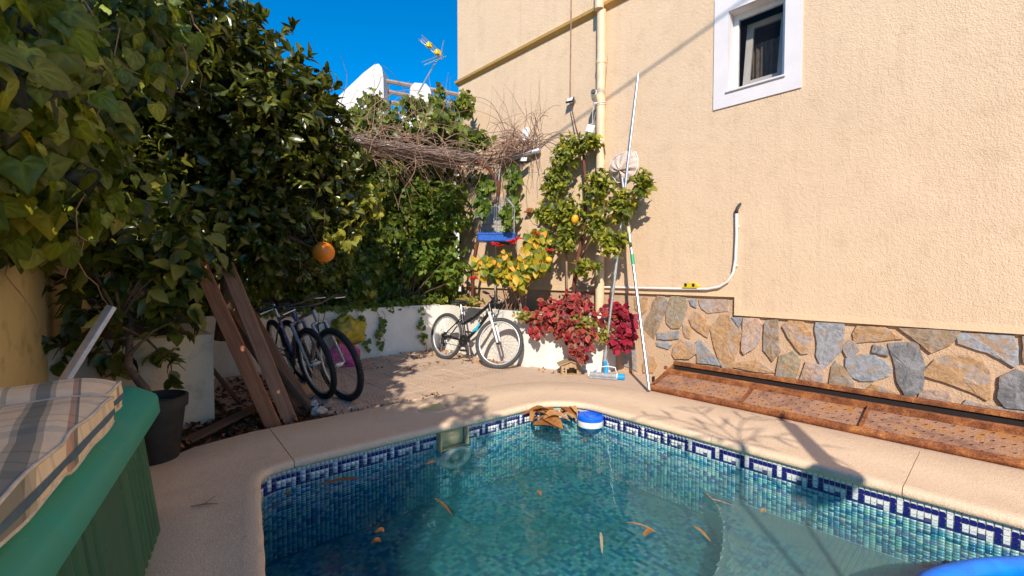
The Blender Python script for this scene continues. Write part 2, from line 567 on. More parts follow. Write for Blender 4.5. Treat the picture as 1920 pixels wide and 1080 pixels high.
M['cyan_paint'] = m_plain('cyan_paint', (0.02, 0.48, 0.72), 0.35, 0, 0.08, 20)
M['blue_plastic'] = m_plain('blue_plastic', (0.005, 0.13, 0.80), 0.38, 0, 0.1, 30)
M['blue_tray'] = m_plain('blue_tray', (0.005, 0.09, 0.45), 0.4, 0, 0.2, 30)
M['sky_plastic'] = m_plain('sky_plastic', (0.01, 0.33, 0.75), 0.35, 0, 0.08, 30)
M['hose_blue'] = m_plain('hose_blue', (0.004, 0.19, 0.82), 0.28, 0, 0.15, 12)
M['grey_plastic'] = m_plain('grey_plastic', (0.33, 0.32, 0.33), 0.5, 0, 0.15, 20)
M['green_sleeve'] = m_plain('green_sleeve', (0.01, 0.33, 0.16), 0.45, 0, 0.1, 30)
M['tape_yellow'] = m_plain('tape_yellow', (0.75, 0.55, 0.03), 0.45, 0, 0.1, 30)
M['beige_plastic'] = m_plain('beige_plastic', (0.62, 0.50, 0.27), 0.5, 0, 0.1, 20)
M['light_ring'] = m_plain('light_ring', (0.62, 0.66, 0.58), 0.4, 0, 0.1, 20)
M['lens_green'] = m_plain('lens_green', (0.30, 0.42, 0.33), 0.2, 0, 0.1, 20)
M['yellow_bag'] = m_plain('yellow_bag', (0.42, 0.33, 0.03), 0.42, 0, 0.3, 14, 0.5)
M['pink_bag'] = m_plain('pink_bag', (0.48, 0.06, 0.23), 0.4, 0, 0.25, 14, 0.5)
M['wood_red'] = m_wood('wood_red', (0.26, 0.095, 0.045), (0.48, 0.21, 0.10))
M['wood_brown'] = m_wood('wood_brown', (0.27, 0.12, 0.062), (0.50, 0.255, 0.145))
M['wood_dark'] = m_wood('wood_dark', (0.075, 0.04, 0.025), (0.17, 0.095, 0.055))
M['wood_light'] = m_wood('wood_light', (0.36, 0.23, 0.13), (0.55, 0.38, 0.22))
M['wood_grey'] = m_wood('wood_grey', (0.28, 0.20, 0.17), (0.47, 0.36, 0.31))
M['rust'] = m_rust('rust_rail')
M['rust_plate'] = m_rust_plate('rust_plate')
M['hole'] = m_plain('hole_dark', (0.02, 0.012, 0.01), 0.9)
M['net'] = m_plain('net_cloth', (0.66, 0.52, 0.44), 0.85, 0, 0.18, 40, 0.2)
M['mesh_white'] = m_plain('mesh_white', (0.44, 0.41, 0.37), 0.8, 0, 0.25, 60, 0.4)
M['bark'] = m_bark('bark', (0.055, 0.036, 0.024), (0.17, 0.115, 0.075))
M['bark_red'] = m_bark('bark_red', (0.085, 0.03, 0.02), (0.22, 0.085, 0.055))
M['twig'] = m_bark('twig', (0.20, 0.11, 0.075), (0.45, 0.29, 0.21))
M['vine_grey'] = m_bark('vine_grey', (0.20, 0.13, 0.105), (0.46, 0.345, 0.295))
M['leaf'] = m_leaf('leaf_citrus', 0.2, 0.3, None, 0.65)
M['leaf_ivy'] = m_leaf('leaf_ivy', 0.34, 0.42)
M['leaf_mottled'] = m_leaf('leaf_mottled', 0.22, 0.38, (0.30, 0.28, 0.035))
M['leaf_thin'] = m_leaf('leaf_thin', 0.38, 0.5)
M['leaf_red'] = m_leaf('leaf_red', 0.22, 0.5, None, 0.3, (1.5, 0.7, 0.7))
M['leaf_dry'] = m_leaf('leaf_dry', 0.2, 0.75, None, 0.2)
M['concrete_far'] = m_stucco('far_white', (0.74, 0.70, 0.68), 0.2, (0.4, 0.36, 0.33), 0.3, 20)

def m_orange():
    t = NT('orange_peel')
    co = t.coord()
    t.bump(t.vor(co, 220), 0.35, 0.002)
    return t.base(t.ramp(t.noise(co, 9, 3), [(0.3, (0.78, 0.20, 0.012)), (0.7, (0.86, 0.27, 0.018))]), 0.42, 0, 0.45)
M['orange'] = m_orange()
M['lemon'] = m_plain('lemon_peel', (0.82, 0.40, 0.02), 0.42, 0, 0.12, 20, 0.2)

def m_green_box(name, c, stain):
    t = NT(name)
    co = t.coord()
    f = t.ramp(t.noise(t.coord((1, 1, 0.22)), 5, 7, 0.7, 0.5), [(0.40, (0, 0, 0)), (0.72, (1, 1, 1))])
    cc = t.mix(t.math('MULTIPLY', f, 0.55), c, stain)
    sp = t.ramp(t.noise(co, 40, 7, 0.75), [(0.60, (0, 0, 0)), (0.74, (1, 1, 1))])
    cc = t.mix(t.math('MULTIPLY', sp, 0.35), cc, (0.50, 0.52, 0.44))
    scr = t.ramp(t.noise(t.coord((6, 0.6, 2)), 14, 6, 0.75, 1.5), [(0.64, (0, 0, 0)), (0.69, (1, 1, 1))])
    cc = t.mix(t.math('MULTIPLY', scr, 0.3), cc, (0.42, 0.46, 0.38))
    t.bump(t.noise(co, 130, 3), 0.15, 0.002)
    return t.base(cc, 0.5, 0, 0.4)
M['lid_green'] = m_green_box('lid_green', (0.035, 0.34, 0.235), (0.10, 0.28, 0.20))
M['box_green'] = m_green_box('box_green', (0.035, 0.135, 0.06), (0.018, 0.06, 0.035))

def m_plaid():
    t = NT('plaid_cloth')
    tc = t.n('TexCoord'); sx = t.n('SeparateXYZ'); t.l(tc.outputs['Object'], sx.inputs[0])
    def bands(v, per, stops, off=0.0):
        f = t.math('FRACT', t.math('ADD', t.math('DIVIDE', v, per), off))
        r = t.ramp(f, stops)
        t.t.nodes[-1].color_ramp.interpolation = 'CONSTANT'
        return r
    W, G, D, P = (0.84, 0.70, 0.52), (0.50, 0.45, 0.36), (0.25, 0.26, 0.23), (0.56, 0.36, 0.28)
    a = bands(sx.outputs[0], 0.30, [(0, W), (0.20, P), (0.225, W), (0.27, D), (0.30, W), (0.36, G), (0.40, W), (0.56, G), (0.60, D), (0.70, G), (0.74, W), (0.86, P), (0.90, D), (0.92, W)])
    b = bands(sx.outputs[1], 0.26, [(0, W), (0.25, G), (0.38, W), (0.52, G), (0.56, W), (0.78, G), (0.84, W)], 0.3)
    cc = t.mix(1.0, a, t.mix(0.55, (1, 1, 1), b), 'MULTIPLY')
    cc = t.mix(1.0, cc, (1.25, 1.22, 1.2), 'MULTIPLY')
    dirt = t.ramp(t.noise(tc.outputs['Object'], 7, 6, 0.7), [(0.5, (0, 0, 0)), (0.8, (1, 1, 1))])
    cc = t.mix(t.math('MULTIPLY', dirt, 0.3), cc, (0.25, 0.20, 0.16))
    b1 = t.bump(t.noise(tc.outputs['Object'], 300, 2), 0.25, 0.002)
    t.bump(t.noise(tc.outputs['Object'], 9, 3), 0.5, 0.02, b1)
    return t.base(cc, 0.9, 0, 0.15)
M['plaid'] = m_plaid()
M['piping'] = m_plain('piping_cloth', (0.74, 0.62, 0.46), 0.9, 0, 0.15, 40)
M['stripe_blue'] = m_plain('stripe_blue', (0.10, 0.155, 0.20), 0.9, 0, 0.15, 40)

def m_glass():
    t = NT('window_glass')
    t.base((0.02, 0.02, 0.022), 0.05, 0, 0.5)
    tr = t.n('BsdfTransparent'); tr.inputs[0].default_value = (0.92, 0.91, 0.89, 1)
    ms = t.n('MixShader'); ms.inputs[0].default_value = 0.88
    t.l(t.b.outputs[0], ms.inputs[1]); t.l(tr.outputs[0], ms.inputs[2])
    t.l(ms.outputs[0], t.out.inputs['Surface'])
    return t.m
M['glass'] = m_glass()
M['curtain'] = m_plain('curtain', (0.42, 0.37, 0.34), 0.9, 0, 0.2, 20)
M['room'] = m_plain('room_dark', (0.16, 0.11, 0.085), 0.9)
M['ochre'] = m_stucco('cornice_ochre', (0.62, 0.38, 0.13), 0.3)

# ================================================================ THE SETTING
def cells_sheet(x0, x1, y0, y1, z, hole=None):
    xs = sorted({x0, x1} | ({hole[0], hole[1]} if hole else set()))
    ys = sorted({y0, y1} | ({hole[2], hole[3]} if hole else set()))
    b = MB()
    for i in range(len(xs) - 1):
        for j in range(len(ys) - 1):
            cx, cy_ = (xs[i] + xs[i+1]) / 2, (ys[j] + ys[j+1]) / 2
            if hole and hole[0] < cx < hole[1] and hole[2] < cy_ < hole[3]: continue
            b.add([(xs[i], ys[j], z), (xs[i+1], ys[j], z), (xs[i+1], ys[j+1], z), (xs[i], ys[j+1], z)], [(0, 1, 2, 3)])
    return b
g = cells_sheet(-120, 120, -120, 120, -0.03, (-0.10, 3.1, -0.6, 2.86)).build('ground', M['soil'])
tag(g, kind='structure')

# ---- pool outline (inner edge of the coping), clockwise from the near left
def round_path(pts, rad, n=10):
    out = []
    for i, p in enumerate(pts):
        if i == 0 or i == len(pts) - 1: out.append(Vector(p)); continue
        a, b, c = Vector(pts[i-1]), Vector(p), Vector(pts[i+1])
        u, v = (a - b).normalized(), (c - b).normalized()
        ang = u.angle(v); t = rad[i] / math.tan(ang / 2)
        o = b + (u + v).normalized() * (rad[i] / math.sin(ang / 2))
        s_, e_ = b + u * t - o, b + v * t - o
        a0 = math.atan2(s_.y, s_.x); a1 = math.atan2(e_.y, e_.x)
        da = (a1 - a0 + math.pi) % (2 * math.pi) - math.pi
        for k in range(n + 1):
            q = a0 + da * k / n
            out.append(o + Vector((math.cos(q), math.sin(q))) * rad[i])
    return out
VERT = [(-0.06, -0.45), (0.655, 2.80), (3.02, 2.63), (3.02, -0.45)]
PATH = round_path(VERT, [0, 0.15, 0.40, 0])
def resample(path, step):
    acc = [0]
    for a, b in zip(path, path[1:]): acc.append(acc[-1] + (b - a).length)
    n = max(2, int(round(acc[-1] / step)))
    out, j = [], 0
    for k in range(n + 1):
        s_ = acc[-1] * k / n
        while j < len(path) - 2 and acc[j+1] < s_: j += 1
        t = (s_ - acc[j]) / max(1e-9, acc[j+1] - acc[j])
        out.append(path[j].lerp(path[j+1], min(1, max(0, t))))
    return out, acc[-1]
def normals(P):
    """outward (away from the water): left of the direction of travel for this clockwise path"""
    N = []
    for i in range(len(P)):
        d = P[min(i+1, len(P)-1)] - P[max(i-1, 0)]
        d.normalize(); N.append(Vector((-d.y, d.x)))
    return N
def offset(P, d):
    return [p + n * d for p, n in zip(P, normals(P))]

# ---- coping stones: one bull-nosed slab each, laid along the outline
coping = thing('pool_coping', 'rounded beige concrete coping slabs laid round the pool', 'coping', (1.8, 1.5, 0), kind='structure')
FINE, LEN = resample(PATH, 0.02)
def arclen_at(x, y):
    return min(range(len(FINE)), key=lambda i: (FINE[i].x - x) ** 2 + (FINE[i].y - y) ** 2)
joints = [0, arclen_at(0.22, 0.83), arclen_at(0.84, 2.8), arclen_at(1.90, 2.72), arclen_at(2.62, 2.66), arclen_at(3.02, 2.24),
          arclen_at(3.02, 1.32), arclen_at(3.02, 0.335), len(FINE) - 1]
NRM = normals(FINE)
def outer_w(i):
    p = FINE[i]
    if p.x < 0.60 and p.y < 2.72: return 0.40 + 0.04 * (p.y - 1.0)
    return 0.74
for a, b in zip(joints, joints[1:]):
    rows = []
    ids = list(range(a, b + 1, 3))
    if ids[-1] != b: ids.append(b)
    k = len(ids)
    jit = random.uniform(-0.002, 0.002)
    for q, i in enumerate(ids):
        p, n = FINE[i].copy(), NRM[i]
        d = (FINE[min(i+1, len(FINE)-1)] - FINE[max(i-1, 0)]).normalized()
        if q == 0: p += d * 0.002
        if q == k - 1: p -= d * 0.002
        W = outer_w(i)
        prof = [(0.05, 0.001), (0.012, 0.001), (0.002, 0.008), (0.0, 0.022), (0.003, 0.036), (0.013, 0.046), (0.030, 0.050), (0.075, 0.0495),
                (0.085, 0.047), (W * 0.5, 0.048), (W - 0.01, 0.048), (W, 0.042), (W, -0.02)]
        wob = 0.0015 * math.sin(i * 0.7) + 0.001 * math.sin(i * 1.9)
        rows.append([(p.x + n.x * (o_ + wob * (o_ < 0.02)), p.y + n.y * (o_ + wob * (o_ < 0.02)), z + jit) for o_, z in prof])
    mb = MB().grid(rows)
    np_ = len(rows[0])
    mb.add(rows[0], [tuple(range(np_))]); mb.add(rows[-1], [tuple(range(np_))])
    mb.build('coping_slab', M['coping'], coping, smooth=True, angle=50)
bed = offset(FINE, 0.02)
bed2 = [p + n * (outer_w(i) - 0.01) for i, (p, n) in enumerate(zip(FINE, NRM))]
MB().grid([[(p.x, p.y, 0.040) for p in bed], [(p.x, p.y, 0.040) for p in bed2]]).build('mortar_bed', M['mortar'], coping)

# ---- smooth apron in the corner by the house and the strip under the trough
def poly_sheet(name, poly, z, mat, parent=None, thick=0.03):
    return MB().prism(poly, z - thick, z).build(name, mat, parent)
ap = poly_sheet('paved_apron', [(2.36, 3.36), (2.39, 3.825), (3.02, 3.835), (3.86, 3.835), (3.93, 3.55), (4.10, 3.15), (4.60, 3.10), (4.60, -3.0), (3.70, -3.0), (3.70, 2.3), (3.4, 3.1)], 0.026, M['apron'])
tag(ap, kind='structure')
tag(poly_sheet('near_paving', [(-3, -6), (-3, -0.46), (-0.5, -0.46), (-0.42, -0.30), (3.72, -0.52), (3.69, -6)], 0.02, M['apron']), kind='structure')
lp = poly_sheet('side_paving', [(-0.52, -0.44), (-1.1, -0.44), (-0.85, 1.2), (-0.30, 3.1), (0.10, 3.55), (0.38, 3.62), (0.30, 3.2), (0.02, 2.1), (-0.3, 0.7)], 0.015, M['apron'])
tag(lp, kind='structure')

# ---- terrace tiles with wave relief
terrace = thing('terrace_floor', 'pinkish beige patio tiles with ring relief', 'floor', (2.4, 4.7, 0), kind='structure')
tl = MB().box((-0.1585, -0.1585, -0.012), (0.1585, 0.1585, 0.004), bev=0.003)
first = None
TS = 0.322
for i in range(13):
    for j in range(8):
        x, y = 0.78 + (i + 0.5) * TS, 3.52 + (j + 0.5) * TS * 1.0
        if y > 5.85 or x > 4.25: continue
        if x > 3.75 and y < 3.9: continue
        if y < 3.80 and (x > 2.3 or random.random() < 0.15 and x < 2.2): continue
        if x < 1.45 and y < 4.15: continue
        if first is None:
            first = tl.build('tile', M['terrace'], terrace, local=True); o = first
        else:
            o = first.copy(); col.objects.link(o)
        o.parent = terrace
        o.location = (x - 2.4 + random.uniform(-.002, .002), y - 4.7 + random.uniform(-.002, .002), random.uniform(-0.002, 0.003))
        o.rotation_euler = (random.uniform(-.006, .006), random.uniform(-.006, .006), random.choice((0, 1, 2, 3)) * math.pi / 2)
tbed = MB().prism([(0.70, 3.5), (4.3, 3.45), (4.3, 5.9), (0.70, 5.9)], -0.025, -0.008)
tbed.build('tile_bed', M['soil'], terrace)

# ---- the pool shell
pool = thing('swimming_pool', 'small sunken pool lined with blue mosaic and a dark blue key border', 'pool', (1.8, 1.2, -1.0))
WALL = offset(FINE, 0.028)                     # mosaic sits under the overhang
DEPTH = -0.52
PIT = 0.0268
TW, tot_len = resample(WALL, PIT)
NW = normals(TW)
ncol = len(TW) - 1
PZ = [0.0]                                      # rows under the water line read about half as tall
while PZ[-1] > DEPTH + 0.01: PZ.append(PZ[-1] - (PIT if len(PZ) < 4 else PIT * 0.52))
nrow = len(PZ) - 1
KEY = ['.......', '111111.', '1....1.', '1..1.1.', '1111.11']
DARK, WHITE = (0.012, 0.012, 0.16), (0.72, 0.74, 0.74)
BLUES = np.array([(0.20, 0.42, 0.50), (0.025, 0.17, 0.36), (0.25, 0.50, 0.46), (0.012, 0.10, 0.25), (0.34, 0.47, 0.56), (0.04, 0.28, 0.42), (0.38, 0.55, 0.48)])
BW = np.array([.2, .17, .17, .14, .12, .12, .08])
def tile_colour(c, r):
    if r < 5:
        return DARK if KEY[r][c % 7] == '1' else WHITE
    if r == 5: return tuple(np.array((0.45, 0.60, 0.62)) * rng.uniform(0.9, 1.1))
    return tuple(BLUES[rng.choice(7, p=BW)] * rng.uniform(0.95, 1.35))
# grout shell
SK0, SK1, SKB = 1.80, 2.04, -0.135             # skimmer mouth in the back wall
b = MB()
oW = offset(TW, 0.006)
for i in range(ncol):
    p, q = oW[i], oW[i+1]
    mid = (p + q) / 2
    top = -0.082
    if SK0 < mid.x < SK1 and mid.y > 2.5: top = SKB
    b.add([(p.x, p.y, DEPTH - 0.02), (q.x, q.y, DEPTH - 0.02), (q.x, q.y, top), (p.x, p.y, top)], [(0, 1, 2, 3)])
b.add([(-0.3, -0.6, 0), (3.3, -0.6, 0), (3.3, -0.6, -0.6), (-0.3, -0.6, -0.6)], [(0, 1, 2, 3)])
b.build('shell_wall', M['grout_blue'], pool, recalc=False)
b = MB()
for i in range(ncol):
    p, q = oW[i], oW[i+1]
    if SK0 < (p.x + q.x) / 2 < SK1 and p.y > 2.5:
        b.add([(p.x, p.y, -0.0835), (q.x, q.y, -0.0835), (q.x, q.y, -0.082), (p.x, p.y, -0.082)], [(0, 1, 2, 3)])
        continue
    b.add([(p.x, p.y, -0.082), (q.x, q.y, -0.082), (q.x, q.y, 0.0), (p.x, p.y, 0.0)], [(0, 1, 2, 3)])
b.build('shell_rim', M['grout'], pool, recalc=False)
fl = [(p.x, p.y) for p in oW] + [(3.1, -0.6), (-0.2, -0.6)]
MB().add([(x, y, DEPTH - 0.004) for x, y in fl], [tuple(range(len(fl)))]).build('shell_floor', M['grout_blue'], pool)
# wall tiles
cand = []
tiles = []
for c in range(ncol):
    p, q = TW[c], TW[c+1]
    n = (NW[c] + NW[c+1]).normalized()
    d = (q - p).normalized(); L_ = (q - p).length
    for r in range(nrow):
        zt = -0.001 + PZ[r]; ph = PZ[r] - PZ[r+1]
        cx = (p + q) / 2
        if SK0 - 0.02 < cx.x < SK1 + 0.02 and cx.y > 2.5 and zt - ph > SKB - 0.02: continue
        tiles.append((cx.x, cx.y, zt - ph / 2, d.x, d.y, n.x, n.y, tile_colour(c, r), r, c, ph))
T_ = tiles
def tile_verts(t, e=0.0018):
    if t[8] > 4: e = 0.0009
    x, y, z, dx, dy, nx, ny, c_, r, c, ph = t
    h = PIT / 2 - e; hz = ph / 2 - e * ph / PIT
    o = []
    for (s1, s2) in ((-1, -1), (1, -1), (1, 1), (-1, 1)):
        o.append((x + dx * h * s1 + nx * 0.005, y + dy * h * s1 + ny * 0.005, z + hz * s2))
    k = h - 0.0012; kz = hz - 0.001
    for (s1, s2) in ((-1, -1), (1, -1), (1, 1), (-1, 1)):
        o.append((x + dx * k * s1, y + dy * k * s1, z + kz * s2))
    return o
TF = np.array([(4, 5, 6, 7), (0, 1, 5, 4), (1, 2, 6, 5), (2, 3, 7, 6), (3, 0, 4, 7)])
sel = [k for k, t in enumerate(T_) if t[8] < 5 and t[0] > 2.95 and -0.12 < t[1]]
sel.sort(key=lambda k: T_[k][1])
sel = set(sel[:300])
rest = [t for k, t in enumerate(T_) if k not in sel]
V = np.array([tile_verts(t) for t in rest]).reshape(-1, 3)
C = np.repeat(np.array([t[7] for t in rest]), 8, axis=0)
F = (np.arange(len(rest))[:, None, None] * 8 + TF[None]).reshape(-1, 4)
tag(fast_mesh('wall_mosaic', V, [F], M['mosaic'], C, pool), kind='stuff')
tm = {}
for k in sorted(sel):
    t = T_[k]
    key = (t[7], round(t[10], 4))
    if key not in tm:
        mb = MB(); tt = (0, 0, 0, 0, -1, 1, 0) + t[7:]
        mb.add(tile_verts(tt), [tuple(f) for f in TF], t[7])
        o = mb.build('tile', M['mosaic'], pool, local=True, recalc=False); tm[key] = o
    else:
        o = tm[key].copy(); col.objects.link(o); o.parent = pool
    o.location = Vector(t[:3]) - ORG[pool.name]
# floor tiles
nx_, ny_ = int(3.3 / PIT), int(3.5 / PIT)
gx, gy = np.meshgrid(-0.1 + np.arange(nx_) * PIT, -0.55 + np.arange(ny_) * PIT)
gx, gy = gx.ravel(), gy.ravel()
xl = 0.655 - (2.80 - gy) * 0.22 - 0.02
yb = 2.80 - (gx - 0.655) * 0.072 + 0.02
keep = (gx > xl) & (gy < yb) & (gx < 3.04) & ~((gx > 2.62) & (gy > 2.23) & ((gx - 2.62) ** 2 + (gy - 2.23) ** 2 > 0.185))
gx, gy = gx[keep], gy[keep]
h = PIT / 2 - 0.0008
V = np.stack([np.stack([gx + sx * h, gy + sy * h, np.full_like(gx, DEPTH)], 1) for sx, sy in ((-1, -1), (1, -1), (1, 1), (-1, 1))], 1).reshape(-1, 3)
C = np.repeat(BLUES[rng.choice(7, len(gx), p=BW)] * rng.uniform(0.95, 1.35, (len(gx), 1)), 4, axis=0)
F = np.arange(len(gx) * 4).reshape(-1, 4)
tag(fast_mesh('floor_mosaic', V, [F], M['mosaic_floor'], C, pool), kind='stuff')
# entry step with a curved nose
STEP = []
cx_, cy_, rr_ = 2.30, 0.15, 0.80
for k in range(17):
    a = math.pi / 2 * k / 16
    STEP.append((cx_ + 0.745 * math.cos(a) ** 0.7 if k < 16 else cx_, cy_ + 1.22 * math.sin(a) ** 0.8 if k > 0 else cy_))
STEP = [(3.046, -0.58), (3.046, 1.36), (2.98, 1.30), (2.88, 1.20), (2.72, 1.10), (2.5, 1.01), (2.3, 0.95), (2.0, 0.90), (1.6, 0.84), (1.35, 0.74), (1.2, 0.55), (1.15, 0.25), (1.15, -0.58)]
sp = MB().prism(STEP, DEPTH, -0.334)
stp = sp.build('entry_step', M['grout'], pool)
ins = []
stx, sty = np.meshgrid(np.arange(1.17, 3.04, PIT), np.arange(-0.5, 1.36, PIT))
def inside(x, y, poly):
    r = False
    for (x1, y1), (x2, y2) in zip(poly, poly[1:] + poly[:1]):
        if (y1 > y) != (y2 > y) and x < (x2 - x1) * (y - y1) / (y2 - y1) + x1: r = not r
    return r
pts = [(x, y) for x, y in zip(stx.ravel(), sty.ravel()) if inside(x, y, STEP)]
gx = np.array([p[0] for p in pts]); gy = np.array([p[1] for p in pts])
edge = np.array([not (inside(x - .02, y + .03, STEP) and inside(x, y + .03, STEP)) for x, y in pts])
V = np.stack([np.stack([gx + sx * h, gy + sy * h, np.full_like(gx, -0.330)], 1) for sx, sy in ((-1, -1), (1, -1), (1, 1), (-1, 1))], 1).reshape(-1, 3)
cc = BLUES[rng.choice(7, len(gx), p=BW)] * 0.5 + 0.13
cc[edge] = (0.02, 0.07, 0.20)
tag(fast_mesh('step_mosaic', V, [np.arange(len(gx) * 4).reshape(-1, 4)], M['mosaic_step'], np.repeat(cc, 4, axis=0), pool), kind='stuff')
# skimmer mouth
ys_ = 2.715
sk = MB()
sk.box((SK0, ys_ + 0.09, SKB), (SK1, ys_ + 0.10, 0.0)); sk.box((SK0, ys_, SKB - 0.004), (SK1, ys_ + 0.10, SKB))
for x in (SK0, SK1): sk.box((x - 0.006, ys_ - 0.012, SKB), (x + 0.006, ys_ + 0.10, -0.002))
s1 = sk.build('skimmer', M['beige_plastic'], pool)
MB().box((SK0 + 0.015, ys_ + 0.035, SKB + 0.01), (SK1 - 0.015, ys_ + 0.042, -0.01)).build('weir_flap', M['beige_plastic'], s1)
# underwater lamp
lm = Matrix.Translation((1.94, 2.735, -0.215)) @ Matrix.Rotation(R(90), 4, 'X') @ Matrix.Diagonal((1, 0.6, 1, 1))
ml = MB().lathe([(0.0, 0.02), (0.07, 0.018), (0.075, 0.012), (0.0755, 0.03), (0.105, 0.042), (0.125, 0.032), (0.132, 0.0), (0.132, -0.03)], 32, lm)
pl_ = ml.build('pool_lamp', M['light_ring'], pool, smooth=True)
MB().lathe([(0.0, 0.026), (0.05, 0.024), (0.072, 0.016)], 24, lm).build('lens', M['lens_green'], pl_, smooth=True)
# water body
wp = [(p.x, p.y) for p in offset(FINE, 0.031)] + [(3.06, -0.59), (-0.1, -0.59)]
wm = MB().prism(wp, DEPTH - 0.003, -0.078).build('water', M['water'])
tag(wm, kind='structure')

# ================================================================ HOUSE
house = thing('house', 'cream rendered house side wall with a small window and a stone plinth', 'house', (4.4, 1.5, 0))
def panel(name, ys, zs, skip, x0, x1, mat, parent, smooth=False):
    """wall slab facing -X, cells (i,j) in skip left open"""
    b = MB()
    full = {(i, j) for i in range(len(ys)-1) for j in range(len(zs)-1)} - set(skip)
    for (i, j) in full:
        y0, y1, z0, z1 = ys[i], ys[i+1], zs[j], zs[j+1]
        b.add([(x0, y0, z0), (x0, y0, z1), (x0, y1, z1), (x0, y1, z0)], [(0, 1, 2, 3)])
        if (i-1, j) not in full: b.add([(x0, y0, z0), (x1, y0, z0), (x1, y0, z1), (x0, y0, z1)], [(0, 1, 2, 3)])
        if (i+1, j) not in full: b.add([(x0, y1, z0), (x0, y1, z1), (x1, y1, z1), (x1, y1, z0)], [(0, 1, 2, 3)])
        if (i, j-1) not in full: b.add([(x0, y0, z0), (x0, y1, z0), (x1, y1, z0), (x1, y0, z0)], [(0, 1, 2, 3)])
        if (i, j+1) not in full: b.add([(x0, y0, z1), (x1, y0, z1), (x1, y1, z1), (x0, y1, z1)], [(0, 1, 2, 3)])
    return b.build(name, mat, parent, recalc=False)
WY0, WY1, WZ0, WZ1 = 1.325, 1.80, 2.845, 3.58
hw = panel('wall', [-6, WY0, 1.705, WY1, 6.06], [0.80, 0.975, WZ0, WZ1, 4.20], [(1, 2), (2, 2), (2, 0), (3, 0)], 4.40, 4.56, M['stucco'], house)
MB().box((4.56, -6, 0), (4.60, 1.30, 4.2)).box((4.56, 1.84, 0), (4.60, 6.05, 4.2)).box((4.56, 1.30, 0), (4.60, 1.84, 2.8)).box((4.56, 1.30, 3.62), (4.60, 1.84, 4.2)).build('inner_wall', M['room'], house)
MB().box((4.56, 6.0, 0), (9, 6.055, 4.2)).build('end_wall', M['stucco'], house)
uw = MB().box((4.36, -6, 4.24), (9, 6.03, 8.5)).build('upper_storey', M['stucco'], house)
# smooth render band round the foot of the wall
bd = MB()
bd.box((4.394, -6, 0.755), (4.43, 1.66, 0.80)); bd.box((4.394, 1.66, 0.755), (4.43, 1.708, 0.975)); bd.box((4.394, 1.708, 0.925), (4.43, 6.05, 0.975))
bd.build('render_band', M['stucco_smooth'], house)
co_ = MB()
co_.add([(4.40, -6, 4.17), (4.345, -6, 4.205), (4.335, -6, 4.235), (4.36, -6, 4.245), (4.40, 6.09, 4.17), (4.345, 6.09, 4.205), (4.335, 6.09, 4.235), (4.36, 6.09, 4.245)],
        [(0, 1, 5, 4), (1, 2, 6, 5), (2, 3, 7, 6), (4, 5, 6, 7)])
co_.build('cornice', M['ochre'], house)
